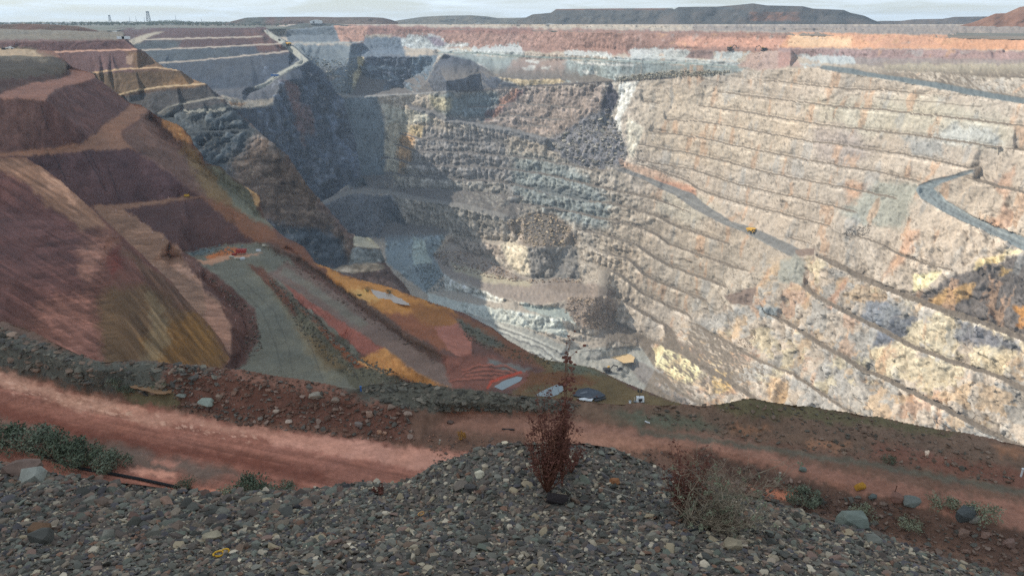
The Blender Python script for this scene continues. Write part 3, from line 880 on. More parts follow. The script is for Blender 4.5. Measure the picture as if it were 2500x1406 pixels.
nz_ = fbm(np.stack([PV[..., 0] / 90, PV[..., 1] / 260, PV[..., 0] * 0], -1), 5, 44)
nb = fbm(np.stack([PV[..., 0] / 400, PV[..., 1] / 500, PV[..., 0] * 0 + 3], -1), 4, 47)
cA, cB, cC = lin((122, 120, 112)), lin((150, 132, 116)), lin((104, 108, 98))
a = sstep(nz_ + nb, -0.3, 0.5)[..., None]; b = sstep(nb, 0.05, 0.5)[..., None]
PC = (cC * (1 - a) + cA * a) * (1 - b * 0.6) + cB * b * 0.6
ii, jj = np.meshgrid(np.arange(n_a - 1), np.arange(n_r - 1))
k0 = (jj * n_a + ii).ravel()
PF = np.stack([k0, k0 + 1, k0 + n_a + 1, k0 + n_a], -1)
m_plain = mat_terrain('plain_earth', 0.02, 0.3, 0.3, 0.5)
PC_FLAT = PC
plain = link('ground', mesh_np('ground', PV.reshape(-1, 3), PF, m_plain, PC.reshape(-1, 3) * 0.8))
plain['kind'] = 'structure'

# ------------------------------------------------------------------ waste dumps and mesas on the horizon: true ridges with a flank, a flat top and a back
m_dump = mat_terrain('dump_rock', 0.03, 0.25, 0.5, 1.5)
def mesa(name, outline, Y, base_z, cols, depth=260.0, slope=35.0, seed=1, tint=None, foot_y=None):
    p = np.asarray(outline, float)
    n = int((p[-1, 0] - p[0, 0]) / 3.0) + 2
    x = np.linspace(p[0, 0], p[-1, 0], n); y = np.interp(x, p[:, 0], p[:, 1])
    Yc = Y if np.isscalar(Y) else np.interp(x, [x[0], x[-1]], Y)
    crest_ = at_y(x, y, np.full(n, 1.0) * Yc)
    q = np.stack([crest_[:, 0] / 60, crest_[:, 1] / 60, crest_[:, 2] * 0 + seed], -1)
    h = np.maximum(crest_[:, 2] - base_z, 0.3)
    rows = []
    tn = math.tan(math.radians(slope))
    m = 22
    for k in range(m):                       # front flank, foot to crest
        g = k / (m - 1)
        off = h / tn * (1 - g)
        P = crest_.copy()
        P[:, 1] -= off; P[:, 0] *= P[:, 1] / crest_[:, 1]
        P[:, 2] = base_z + h * g - (0.6 if k == 0 else 0)
        ter = np.sin(g * math.pi)
        P[:, 1] += fbm(q * 1.0 + np.array([0, g * 1.2, 0]), 5, seed, 0.62) * h * 0.45 * ter
        rows.append(P)
    for off, dz in ((depth * 0.5, 0.4), (depth, 0.0)):
        P = crest_.copy(); P[:, 1] += off; P[:, 0] *= P[:, 1] / crest_[:, 1]; P[:, 2] = base_z + h - dz; rows.append(P)
    P = rows[-1].copy(); P[:, 1] += h / tn; P[:, 2] = base_z - 1; rows.append(P)
    V = np.array(rows); H_, W_ = V.shape[:2]
    c0, c1 = lin(cols[0]), lin(cols[1])
    nn = fbm(V / 45.0 + seed, 5, seed + 3, 0.6); g = sstep(nn, -0.35, 0.4)[..., None]
    C = c0 * (1 - g) + c1 * g
    if tint:
        for (xa, xb, ya, yb, rgb) in tint:
            uv, _ = to_px(V)
            w = sstep(uv[..., 0], xa, xa + 20) * (1 - sstep(uv[..., 0], xb - 20, xb)) * sstep(uv[..., 1], ya - 1, ya + 1.5) * (1 - sstep(uv[..., 1], yb - 1, yb + 1.5))
            w = w * sstep(nn, -0.5, 0.2)
            C = C * (1 - w[..., None]) + lin(rgb) * w[..., None]
    i, j = np.meshgrid(np.arange(W_ - 1), np.arange(H_ - 1)); k = (j * W_ + i).ravel()
    F = np.stack([k, k + 1, k + W_ + 1, k + W_], -1)
    o = link(name, mesh_np(name, V.reshape(-1, 3), F, m_dump, C.reshape(-1, 3) * 0.55))
    o['kind'] = 'structure'
    return o
mesa('hill', [(955, 54), (975, 50), (1030, 42), (1085, 39), (1150, 38), (1190, 41), (1215, 45), (1270, 44), (1300, 43), (1340, 52)], 3600, -20, ((120, 120, 112), (138, 132, 118)), seed=3)
mesa('hill', [(1262, 50), (1285, 43), (1300, 36), (1345, 32), (1358, 23), (1500, 21.5), (1640, 21), (1648, 24.5), (1670, 34), (1700, 52)], 3000, -20, ((98, 98, 96), (118, 112, 104)), seed=5,
     tint=[(1330, 1640, 20, 25, (150, 108, 88))])
mesa('hill', [(1600, 52), (1640, 27), (1656, 18), (1752, 17), (1800, 13), (1838, 9), (1872, 14), (1960, 16), (1985, 22), (2060, 25), (2076, 32), (2110, 39), (2133, 50), (2150, 56)], 2700, -20,
     ((92, 94, 94), (116, 108, 102)), seed=7, tint=[(1820, 1960, 30, 52, (158, 112, 88)), (1660, 1800, 18, 24, (104, 112, 114))])
mesa('hill', [(2130, 55), (2150, 52), (2200, 52), (2230, 48), (2300, 47), (2330, 42), (2420, 41), (2520, 44)], 3200, -20, ((112, 104, 100), (132, 118, 108)), seed=9)
mesa('hill', [(2335, 66), (2370, 58), (2430, 34), (2456, 33), (2490, 18), (2560, 6), (2640, 2), (2720, 30)], 1750, -20, ((158, 116, 96), (176, 134, 112)), seed=11)
mesa('hill', [(545, 60), (562, 54), (600, 44), (640, 42.5), (750, 41.5), (820, 43), (900, 42.5), (934, 44), (955, 49), (972, 55)], 2500, -20, ((122, 100, 92), (132, 118, 108)), depth=180, seed=13,
     tint=[(540, 700, 40, 62, (110, 114, 108))])
mesa('hill', [(-120, 66), (0, 62), (50, 59), (120, 61), (190, 66), (235, 76), (262, 84)], 1420, -24, ((128, 98, 86), (122, 106, 94)), depth=120, seed=15)
mesa('hill', [(655, 92), (668, 76), (700, 66), (735, 58), (800, 58), (850, 62), (925, 64)], 2130, -45, ((112, 120, 118), (128, 128, 122)), depth=60, seed=17)

# ------------------------------------------------------------------ a low cloud that shades the lookout and the near side of the pit
def cloud(name, cx, cy, cz_, rx, ry, rz, seed):
    bm = bmesh.new()
    bmesh.ops.create_icosphere(bm, subdivisions=5, radius=1.0)
    V = np.array([v.co[:] for v in bm.verts])
    n = fbm(V * 1.7 + seed, 5, seed, 0.55)
    n2 = fbm(V * 4.5 + seed, 4, seed + 2, 0.6, ridged=True)
    V = V * (1 + 0.34 * n + 0.10 * n2)[:, None]
    V[:, 2] = np.where(V[:, 2] < -0.3, -0.3 + (V[:, 2] + 0.3) * 0.25, V[:, 2])
    V = V * np.array([rx, ry, rz]) + np.array([cx, cy, cz_])
    F = np.array([[v.index for v in f.verts] for f in bm.faces])
    bm.free()
    m, nn, l, p = nodes_of('cloud_vapour')
    p.inputs['Base Color'].default_value = (0.9, 0.9, 0.9, 1)
    p.inputs['Roughness'].default_value = 1
    tr = nn.new('ShaderNodeBsdfTranslucent'); tr.inputs['Color'].default_value = (0.92, 0.93, 0.95, 1)
    mx = nn.new('ShaderNodeMixShader'); mx.inputs[0].default_value = 0.5
    l.new(p.outputs[0], mx.inputs[1]); l.new(tr.outputs[0], mx.inputs[2])
    tp = nn.new('ShaderNodeBsdfTransparent'); m2 = nn.new('ShaderNodeMixShader'); m2.inputs[0].default_value = 0.24
    l.new(mx.outputs[0], m2.inputs[1]); l.new(tp.outputs[0], m2.inputs[2])
    l.new(m2.outputs[0], nn['Material Output'].inputs['Surface'])
    o = link(name, mesh_np(name, V, F, m)); o['kind'] = 'stuff'
    o['label'] = 'low white cloud drifting past beside the lookout'
    return o
CZ = 700.0
def under(gx, gy, gz):
    """where a cloud at height CZ must stand to shade the ground point"""
    t = (CZ - gz) / SUN_VEC.z
    return gx + SUN_VEC.x * t, gy + SUN_VEC.y * t
_c = under(-110, 120, -60)
cloud('cloud', _c[0], _c[1], CZ, 240, 330, 70, 5)
_c = under(-330, 500, -75)
cloud('cloud', _c[0], _c[1], CZ + 25, 255, 270, 62, 8)

# ------------------------------------------------------------------ haze
hz = bmesh.new()
bmesh.ops.create_cube(hz, size=1.0)
hb = bpy.data.meshes.new('haze'); hz.to_mesh(hb); hz.free()
hm = bpy.data.materials.new('haze_air'); hm.use_nodes = True
hn = hm.node_tree.nodes; hn.clear()
ho = hn.new('ShaderNodeOutputMaterial'); hv = hn.new('ShaderNodeVolumePrincipled')
hv.inputs['Color'].default_value = (0.70, 0.85, 1.0, 1)
hv.inputs['Density'].default_value = 0.00008
hv.inputs['Anisotropy'].default_value = 0.2
hm.node_tree.links.new(hv.outputs[0], ho.inputs['Volume'])
hb.materials.append(hm)
haze = link('haze', hb); haze['kind'] = 'stuff'
haze.scale = (18000, 11000, 560)
haze.location = (0, 4800, -475 + 280)
# ------------------------------------------------------------------ relief and rock colours
KS, KD = 0.74, 1.25       # photograph tone -> albedo, for ground in sun / under the cloud
def flatness(T, a=0.70, b=0.86): return sstep(T.N[..., 2], a, b)
def tint(T, amt, sc, seed, octv=4, chroma=0.0, where=None):
    n = fbm(T.P / sc, octv, seed, 0.6)
    m = amt if where is None else amt * where
    T.C *= np.exp(n * m)[..., None]
    if chroma:
        h = fbm(T.P / (sc * 2.2) + 7, 3, seed + 9)
        T.C *= np.stack([1 + chroma * h, 1 + 0.1 * chroma * h, 1 - chroma * h], -1)
def rough(T, parts, face=None):
    h = np.zeros(T.PX.shape)
    for amp, sc, octv, kind, seed in parts:
        q = T.P / np.asarray(sc, float)
        if kind == 'f': n = fbm(q, octv, seed, 0.55)
        elif kind == 'r': n = fbm(q, octv, seed, 0.55, ridged=True)
        elif kind == 'c':
            w = fbm(q * 0.7, 2, seed + 50)[..., None] * 0.5
            f1, f2, v = cells(q + w, seed); n = (v * 2 - 1) * np.clip((f2 - f1) * 5, 0, 1) 
        h = h + amp * n
    if face is not None: h = h * face
    T.h = h
    T.P = T.P + T.N * h[..., None]
    T.normals()
    return h

# ---- W: far and middle walls
f = flatness(W, 0.74, 0.88); W.flat = f
face = 1 - f
Nm = W.N.copy()
rib = sstep(W.PX, 900, 1000) * (1 - sstep(W.PX, 1500, 1700))
hh = (1.5 * fbm(W.P / 34, 3, 60, 0.55, True) + 1.1 * fbm(W.P / np.array([5.0, 5.0, 16.0]), 3, 61, 0.6)
      + rib * 2.3 * fbm(W.P / np.array([4.0, 4.0, 24.0]), 3, 62, 0.6) + 0.7 * fbm(W.P / 2.6, 2, 64))
left_ = 1 - sstep(W.PX, 1480, 1640)
f1, f2, cv = cells(W.P / np.array([8.0, 8.0, 5.5]) + fbm(W.P / 9, 2, 66)[..., None] * 0.6, 65)
hh += 1.7 * (cv * 2 - 1) * np.clip((f2 - f1) * 4, 0, 1)
g1, g2, gv = cells(W.P / np.array([30.0, 30.0, 15.0]) + fbm(W.P / 22, 2, 68)[..., None] * 0.5, 67)
hh += 1.9 * (gv * 2 - 1) * np.clip((g2 - g1) * 5, 0, 1)
hr_ = (1.2 * fbm(W.P / 40, 3, 60, 0.5) + 0.7 * fbm(W.P / np.array([6.0, 6.0, 26.0]), 3, 61, 0.55) + 0.22 * fbm(W.P / 3.0, 2, 64)
       + 1.1 * (gv * 2 - 1) * np.clip((g2 - g1) * 7, 0, 1))
# the near right wall breaks along steep joints into buttresses and slabs
near_ = sstep(W.PX, 1560, 1800) * sstep(W.PY + 0.28 * (W.PX - 1900), 600, 720)
jq = np.stack([(W.P[..., 0] * 0.8 + W.P[..., 1] * 0.6) / 26, (W.P[..., 0] * 0.6 - W.P[..., 1] * 0.8 + W.P[..., 2] * 0.9) / 15, (W.P[..., 2] + W.P[..., 1] * 0.4) / 34], -1)
j1, j2, jv = cells(jq + fbm(W.P / 20, 3, 69)[..., None] * 0.55, 70)
j3, j4, jw = cells(jq * 2.3 + fbm(W.P / 8, 2, 71)[..., None] * 0.5, 72)
hr_ = hr_ + near_ * (3.6 * (jv * 2 - 1) * np.clip((j2 - j1) * 5, 0, 1) + 1.5 * (jw * 2 - 1) * np.clip((j4 - j3) * 5, 0, 1) + 1.6 * fbm(W.P / 16, 4, 73, 0.6, True))
hh = hh * left_ + hr_ * (1 - left_)
amp = face * 0.92 + 0.16
lowd = sstep(W.PY, 95, 160)
for q in ([(700, 106), (870, 110), (862, 224), (835, 234), (760, 232)], [(1040, 228), (1042, 200), (1060, 160), (1084, 131), (1150, 148), (1182, 166), (1230, 200), (1275, 213), (1206, 219)],
          [(1084, 131), (1300, 143), (1500, 152), (1800, 168), (1790, 178), (1680, 186), (1500, 198), (1290, 211), (1180, 166)], [(835, 240), (920, 240), (940, 300), (944, 460), (850, 462), (880, 430), (864, 340)],
          [(1232, 545), (1262, 530), (1310, 520), (1350, 524), (1392, 552), (1412, 596), (1380, 602), (1280, 604)], [(1060, 620), (1180, 640), (1290, 690), (1500, 705), (1480, 722), (1300, 742), (1120, 690)],
          [(1040, 770), (1150, 775), (1300, 812), (1480, 856), (1600, 848), (1550, 900), (1400, 900)]):
    amp = amp * (1 - 0.85 * sstep(inside(q, W.PX, W.PY), -5, 5))
P0 = W.P.copy()
W.P = W.P + W.N * (hh * amp * (0.45 + 0.55 * lowd))[..., None]
W.normals()

W.C[:] = lin((190, 178, 162)) * KS
def wp(poly, rgb, **k): W.paint(poly, rgb, k=KS, **k)
wp([(1530, 200), (1800, 178), (2000, 166), (2600, 260), (2600, 1150), (1620, 1010), (1480, 760), (1560, 560), (1520, 400)], (201, 186, 168), soft=14, warp=14)
wp([(1560, 205), (1800, 215), (2000, 300), (1900, 400), (1750, 420), (1560, 360)], (209, 192, 170), soft=30, warp=20)
wp([(1960, 250), (2300, 240), (2480, 300), (2450, 360), (2250, 330), (2060, 320)], (200, 190, 170), soft=25, warp=20)
wp([(2270, 330), (2330, 300), (2420, 318), (2440, 350), (2330, 350)], (206, 204, 194), soft=14, warp=12)
wp([(2200, 330), (2300, 340), (2310, 385), (2230, 380)], (176, 172, 164), soft=12, warp=12)
wp([(1985, 310), (2080, 320), (2130, 370), (2060, 410), (1990, 380)], (186, 172, 160), soft=14, warp=14)
wp([(2060, 440), (2130, 450), (2150, 520), (2080, 520)], (200, 165, 138), soft=14, warp=12)
wp([(2150, 440), (2250, 450), (2240, 480), (2190, 560), (2100, 545), (2050, 520)], (176, 174, 160), soft=12, warp=12)
wp([(1480, 480), (1900, 600), (1900, 720), (1700, 760), (1500, 700), (1450, 560)], (188, 174, 156), soft=22, warp=16)
wp([(1630, 450), (1760, 500), (1700, 560), (1600, 520)], (200, 190, 172), soft=14, warp=12)
wp([(1250, 370), (1400, 400), (1500, 500), (1480, 560), (1380, 540), (1230, 470)], (160, 164, 158), soft=18, warp=14)
wp([(936, 300), (1010, 300), (1008, 420), (975, 470), (940, 420)], (206, 196, 174), soft=8, warp=6)  # left-facing end of the middle wall, sunlight painted in
wp([(986, 325), (1010, 330), (1000, 420), (975, 430), (972, 350)], (208, 168, 124), soft=5, warp=7)
wp([(1020, 315), (1240, 320), (1260, 500), (1240, 565), (1010, 570), (960, 470), (1000, 400)], (158, 152, 146), soft=14, warp=12)
wp([(990, 395), (1060, 440), (1240, 440), (1250, 560), (1010, 565), (955, 470)], (170, 163, 150), soft=14, warp=12, mix=0.7)
wp([(1000, 306), (1034, 306), (1030, 338), (1000, 330)], (222, 200, 158), soft=4, warp=4)
wp([(930, 256), (1040, 275), (1060, 298), (945, 302)], (200, 196, 180), soft=5, warp=6)
wp([(1200, 215), (1300, 212), (1480, 205), (1470, 300), (1380, 340), (1250, 330), (1150, 300), (1220, 240)], (170, 154, 142), soft=14, warp=12)
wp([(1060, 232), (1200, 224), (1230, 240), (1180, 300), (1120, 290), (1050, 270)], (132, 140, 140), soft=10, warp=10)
wp([(1045, 232), (1105, 245), (1095, 272), (1050, 262)], (182, 174, 148), soft=6, warp=6)
wp([(1180, 280), (1260, 222), (1290, 216), (1240, 262), (1190, 300)], (122, 100, 98), soft=5, warp=6)
wp([(1222, 240), (1262, 216), (1270, 222), (1200, 292)], (196, 150, 126), soft=4, warp=5, mix=0.8)
# rim: iron-stained weathered rock, orange to the right
wp([(960, 66), (1700, 76), (1960, 80), (1960, 125), (1500, 136), (1100, 118), (950, 110)], (160, 128, 116), soft=3, warp=6)
wp([(960, 66), (1300, 72), (1300, 84), (960, 78)], (146, 112, 102), soft=3, warp=4)
wp([(1650, 92), (1930, 92), (1930, 120), (1650, 112)], (205, 158, 138), soft=4, warp=5)
wp([(1930, 78), (2600, 92), (2600, 124), (2340, 121), (1900, 117)], (214, 164, 132), soft=3, warp=4)
wp([(1930, 86), (2080, 92), (2080, 116), (1920, 114)], (232, 196, 160), soft=4, warp=5)
wp([(1690, 62), (2600, 62), (2600, 92), (2330, 86), (1690, 74)], (160, 150, 142), soft=2.5, warp=3)
wp([(2070, 84), (2250, 88), (2300, 110), (2150, 116)], (204, 158, 132), soft=5, warp=6)
wp([(1900, 118), (2350, 122), (2600, 128), (2600, 152), (2250, 150), (1900, 136)], (166, 142, 138), soft=3, warp=4)
wp([(2050, 140), (2600, 148), (2600, 160), (2300, 172), (2080, 158)], (158, 146, 140), soft=4, warp=5)
wp([(2160, 155), (2600, 158), (2600, 200), (2280, 176), (2160, 172)], (184, 174, 154), soft=4, warp=5)
# white quartz-rich rock under the red
for q in ([(960, 90), (1085, 96), (1080, 108), (1146, 104), (1146, 112), (1080, 122), (965, 112)], [(1000, 84), (1075, 88), (1078, 122), (960, 116)],
          [(1150, 117), (1270, 108), (1276, 132), (1150, 126)], [(1074, 120), (1145, 124), (1280, 131), (1280, 138), (1074, 128)],
          [(1380, 124), (1480, 128), (1500, 141), (1380, 136)], [(1536, 120), (1680, 120), (1700, 148), (1540, 142)], [(1744, 126), (1838, 128), (1800, 148), (1744, 147)],
          [(1480, 138), (1820, 152), (1800, 163), (1480, 148)], [(1930, 133), (2085, 138), (2090, 155), (2040, 158), (1980, 148)], [(1940, 158), (2000, 158), (2000, 164), (1940, 164)]):
    wp(q, (196, 202, 200), soft=2.2, warp=6, wscale=10, mix=0.85)
wp([(1040, 92), (1080, 92), (1090, 110), (1060, 112)], (140, 130, 140), soft=5, warp=5)
wp([(1690, 124), (1740, 122), (1742, 146), (1672, 142)], (150, 128, 122), soft=1.5, warp=1.5)
wp([(1836, 128), (1930, 126), (1960, 160), (1850, 172), (1800, 163)], (186, 162, 150), soft=4, warp=5)
wp([(1900, 128), (1930, 126), (1930, 160), (1900, 164)], (176, 142, 132), soft=4, warp=4)
# grey waste slopes
wp([(1060, 130), (1300, 142), (1500, 150), (1830, 168), (1800, 178), (1680, 186), (1500, 198), (1290, 212), (1230, 202), (1160, 166)], (156, 164, 160), soft=4, warp=5)
wp([(1270, 140), (1380, 142), (1380, 190), (1300, 210), (1220, 196), (1230, 176)], (158, 140, 130), soft=8, warp=8)
for q in ([(1275, 165), (1310, 160), (1300, 174), (1280, 172)], [(1280, 146), (1316, 148), (1316, 156), (1285, 152)], [(1320, 165), (1345, 164), (1340, 172), (1322, 170)],
          [(1160, 152), (1180, 162), (1206, 180), (1195, 182), (1170, 168)], [(1400, 152), (1545, 158), (1545, 164), (1400, 156)], [(1420, 172), (1460, 174), (1455, 182), (1422, 180)]):
    wp(q, (206, 204, 196), soft=1.5, warp=4, wscale=8)
wp([(1195, 180), (1260, 184), (1300, 196), (1380, 190), (1380, 206), (1270, 210)], (196, 176, 142), soft=3, warp=5)
wp([(1500, 186), (1640, 172), (1790, 172), (1780, 182), (1660, 187), (1500, 198)], (168, 166, 156), soft=5, warp=5)
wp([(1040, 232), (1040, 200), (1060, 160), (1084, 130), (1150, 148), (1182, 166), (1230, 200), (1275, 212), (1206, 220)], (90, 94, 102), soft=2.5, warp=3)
# gully, knob and the far left end
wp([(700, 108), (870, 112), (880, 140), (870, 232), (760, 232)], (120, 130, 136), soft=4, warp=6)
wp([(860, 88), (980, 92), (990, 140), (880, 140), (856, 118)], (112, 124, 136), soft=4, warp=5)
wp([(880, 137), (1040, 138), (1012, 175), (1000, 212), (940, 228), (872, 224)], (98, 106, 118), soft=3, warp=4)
wp([(874, 138), (890, 140), (884, 172), (880, 190), (878, 224), (860, 220), (862, 180), (872, 165)], (220, 206, 170), soft=2, warp=3)  # sunlit left edge of the knob, painted into its colour
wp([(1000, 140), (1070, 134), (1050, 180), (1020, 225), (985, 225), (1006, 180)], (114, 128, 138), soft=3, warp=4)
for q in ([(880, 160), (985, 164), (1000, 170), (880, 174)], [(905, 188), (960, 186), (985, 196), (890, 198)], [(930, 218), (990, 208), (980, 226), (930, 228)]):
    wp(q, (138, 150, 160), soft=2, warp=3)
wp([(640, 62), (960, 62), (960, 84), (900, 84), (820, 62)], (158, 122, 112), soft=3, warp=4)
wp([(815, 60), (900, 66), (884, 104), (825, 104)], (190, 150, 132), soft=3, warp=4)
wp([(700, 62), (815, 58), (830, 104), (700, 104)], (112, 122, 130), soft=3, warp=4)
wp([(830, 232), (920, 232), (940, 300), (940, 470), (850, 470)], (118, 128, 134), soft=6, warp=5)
wp([(630, 470), (860, 470), (960, 476), (1006, 568), (880, 590), (880, 700), (940, 770), (630, 770)], (112, 116, 122), soft=6, warp=8)  # left wall's dark rock, with the shadow on it painted in
# rubble, slide and dumps
wp([(1490, 200), (1512, 235), (1500, 262), (1480, 290), (1466, 262), (1476, 232)], (100, 96, 102), soft=2, warp=2)  # facet turned from the sun, shade painted into the colour
wp([(1515, 205), (1560, 197), (1540, 240), (1518, 290), (1520, 330), (1500, 310), (1504, 280)], (232, 228, 216), soft=3, warp=5)
wp([(1536, 290), (1570, 310), (1560, 350), (1545, 382), (1534, 380), (1530, 340)], (236, 226, 204), soft=4, warp=5)
wp([(1470, 270), (1505, 300), (1530, 360), (1528, 405), (1470, 412), (1400, 400), (1330, 352), (1390, 312), (1440, 280)], (134, 132, 134), soft=6, warp=8)
wp([(1510, 388), (1600, 416), (1700, 460), (1700, 490), (1600, 440), (1520, 408)], (200, 162, 134), soft=5, warp=6, mix=0.7)
wp([(1598, 430), (1700, 462), (1700, 480), (1600, 446)], (194, 142, 116), soft=5, warp=7, mix=0.7)
wp([(1232, 545), (1262, 530), (1310, 520), (1350, 524), (1392, 552), (1412, 596), (1380, 602), (1280, 604)], (158, 144, 130), soft=4, warp=5)
wp([(1288, 604), (1414, 604), (1412, 682), (1300, 684)], (146, 140, 132), soft=5, warp=6)
wp([(1218, 598), (1240, 590), (1290, 606), (1290, 640), (1294, 676), (1270, 670), (1240, 640)], (228, 214, 188), soft=3, warp=4)  # sunlight on the hill's left face, put into the colour
wp([(1052, 622), (1090, 602), (1170, 618), (1240, 660), (1300, 690), (1440, 690), (1500, 712), (1480, 724), (1300, 742), (1228, 728), (1084, 668)], (168, 154, 142), soft=5, warp=6)
wp([(1100, 640), (1200, 668), (1300, 690), (1290, 700), (1190, 690), (1110, 660)], (196, 184, 158), soft=4, warp=5)
wp([(1083, 668), (1120, 694), (1200, 716), (1228, 730), (1226, 742), (1190, 732), (1150, 716), (1086, 708)], (236, 232, 218), soft=2, warp=3)
wp([(1088, 575), (1220, 600), (1236, 632), (1100, 604)], (176, 162, 148), soft=3, warp=4)
wp([(940, 572), (1090, 570), (1075, 600), (1056, 622), (1084, 668), (1040, 716), (940, 640)], (150, 162, 166), soft=4, warp=4)
wp([(1008, 576), (1036, 590), (1040, 620), (1056, 636), (1052, 642), (1008, 648)], (186, 198, 190), soft=3, warp=4)
wp([(1040, 714), (1100, 730), (1150, 742), (1240, 757), (1310, 769), (1370, 776), (1390, 826), (1330, 811), (1210, 784), (1110, 760), (1050, 744)], (214, 216, 204), soft=2.5, warp=4)
wp([(1270, 738), (1370, 752), (1420, 770), (1430, 800), (1370, 776), (1290, 762)], (176, 184, 176), soft=3, warp=5)
wp([(1390, 720), (1500, 722), (1506, 770), (1496, 806), (1420, 802), (1380, 760)], (164, 148, 134), soft=6, warp=8)
wp([(1350, 678), (1500, 704), (1510, 722), (1480, 724), (1330, 706)], (150, 136, 124), soft=4, warp=4)
# pit floor
wp([(1040, 760), (1150, 772), (1270, 797), (1400, 850), (1600, 846), (1600, 900), (1560, 1010), (1300, 1000), (1040, 900)], (176, 174, 164), soft=3, warp=4)
wp([(1420, 868), (1500, 856), (1545, 854), (1550, 872), (1540, 884), (1480, 884)], (190, 186, 176), soft=3, warp=3)
for pl in ([(1170, 786), (1260, 822), (1330, 850), (1370, 884)], [(1210, 790), (1330, 838), (1390, 866), (1394, 884)], [(1250, 850), (1300, 856), (1340, 872), (1358, 890)]):
    W.stroke(pl, 3.0, (206, 204, 192), k=KS, warp=3)
    W.stroke(shift(pl, 5), 1.6, (130, 128, 124), k=KS, warp=3)
W.stroke([(1420, 858), (1480, 853), (1530, 846), (1590, 842)], 1.6, (122, 120, 116), k=KS)
wp([(1560, 836), (1640, 826), (1720, 860), (1720, 905), (1600, 845)], (148, 130, 118), soft=4, warp=4)
wp([(1540, 880), (1568, 884), (1620, 920), (1700, 985), (1660, 1000), (1560, 930), (1545, 905)], (150, 142, 134), soft=4, warp=4)
# ochre, bleached and slaty rock of the near right wall
patch = [(1880, 640), (1990, 620), (2110, 690), (2250, 745), (2400, 790), (2600, 850), (2600, 1150), (2300, 1080), (1700, 1000), (1560, 890), (1600, 830), (1840, 720)]
pm = np.clip(inside(patch, W.PX, W.PY) / 25 + 0.5, 0, 1) * face
dq = np.stack([(W.P[..., 0] + W.P[..., 1] * 0.55) / 24, (W.P[..., 0] * 0.2 - W.P[..., 1]) / 60, (W.P[..., 2] + W.P[..., 1] * 0.5) / 46], -1)
r1, r2, r3 = fbm(dq, 4, 80, 0.6), fbm(dq * 1.3 + 9, 4, 81, 0.6), fbm(dq * 1.1 + 21, 4, 82, 0.6)
for n, lo, hi, rgb, mx_ in ((r1, 0.07, 0.15, (164, 164, 160), 0.6), (r2, 0.14, 0.24, (214, 178, 132), 0.5), (r3, 0.16, 0.26, (226, 210, 174), 0.6), (-r1, 0.22, 0.31, (196, 152, 122), 0.5)):
    a_ = (sstep(n, lo, hi) * mx_ * pm)[..., None]
    W.C = W.C * (1 - a_) + lin(rgb) * KS * a_
wp([(1830, 745), (1850, 730), (1885, 720), (1860, 760), (1850, 780)], (206, 164, 130), soft=5, warp=8, mix=0.6)
wp([(1590, 850), (1625, 845), (1690, 880), (1715, 905), (1680, 940), (1640, 920), (1600, 890)], (240, 226, 180), soft=4, warp=6)
wp([(1740, 900), (1790, 905), (1780, 955), (1740, 960)], (236, 204, 150), soft=5, warp=6)
wp([(1880, 920), (1930, 930), (1905, 990), (1870, 975)], (216, 178, 132), soft=8, warp=10, mix=0.65)
wp([(2220, 560), (2244, 562), (2228, 625), (2160, 680), (2180, 640)], (206, 158, 124), soft=7, warp=9, mix=0.6, where=face)
wp([(2060, 678), (2072, 682), (2032, 760), (2012, 752)], (200, 150, 116), soft=6, warp=8, mix=0.65, where=face)
wp([(2420, 455), (2480, 400), (2475, 462), (2410, 560), (2460, 575), (2480, 520)], (198, 156, 128), soft=8, warp=10, mix=0.6, where=face)
wp([(2225, 672), (2300, 660), (2270, 700), (2230, 712)], (246, 234, 190), soft=4, warp=6)
wp([(2380, 640), (2470, 610), (2500, 612), (2420, 645), (2380, 660)], (238, 216, 168), soft=4, warp=5)
wp([(2600, 616), (2500, 620), (2440, 637), (2380, 657), (2310, 682), (2282, 705), (2215, 722), (2280, 752), (2380, 784), (2600, 850)], (122, 114, 108), soft=4, warp=6)  # fold turned from the sun, its shade put into the rock colour
wp([(2320, 700), (2380, 694), (2370, 720), (2330, 745), (2250, 745), (2290, 720)], (196, 160, 112), soft=5, warp=8)
wp([(2440, 650), (2470, 660), (2440, 670)], (190, 160, 110), soft=5, warp=8)
wp([(2480, 750), (2600, 740), (2600, 800), (2490, 800)], (200, 146, 86), soft=5, warp=8)
wp([(2330, 770), (2400, 800), (2500, 840), (2500, 860), (2330, 830)], (136, 134, 136), soft=8, warp=12)
wp([(2110, 740), (2170, 730), (2200, 760), (2160, 810), (2100, 790)], (150, 152, 156), soft=6, warp=8, where=face)
wp([(1840, 745), (1900, 752), (1900, 780), (1870, 772)], (140, 148, 150), soft=5, warp=6)
wp([(2190, 770), (2240, 775), (2200, 830), (2130, 850), (2150, 800)], (120, 122, 128), soft=6, warp=8, where=face)
# rust and manganese streaks down the faces
rs = fbm(W.P / np.array([16.0, 16.0, 90.0]), 4, 84, 0.6)
sel = sstep(W.PX, 1500, 1650) * face * sstep(rs, 0.26, 0.42) * 0.55
W.C = W.C * (1 - sel[..., None]) + lin((206, 166, 132)) * KS * sel[..., None]
sel = sstep(W.PX, 1500, 1650) * face * sstep(-rs, 0.25, 0.42) * 0.45
W.C = W.C * (1 - sel[..., None]) + lin((172, 172, 168)) * KS * sel[..., None]
st = fbm(W.P / np.array([3.5, 3.5, 30.0]), 3, 85, 0.6)
W.C *= np.exp(0.2 * st * face)[..., None]
crk = fbm(W.P / np.array([13.0, 13.0, 9.0]) + fbm(W.P / 6, 2, 90)[..., None] * 0.35, 4, 91, 0.6, True)
W.C *= np.exp(-0.5 * sstep(crk, 0.5, 0.8) * face * (0.25 + 0.75 * left_ + 0.4 * near_))[..., None]
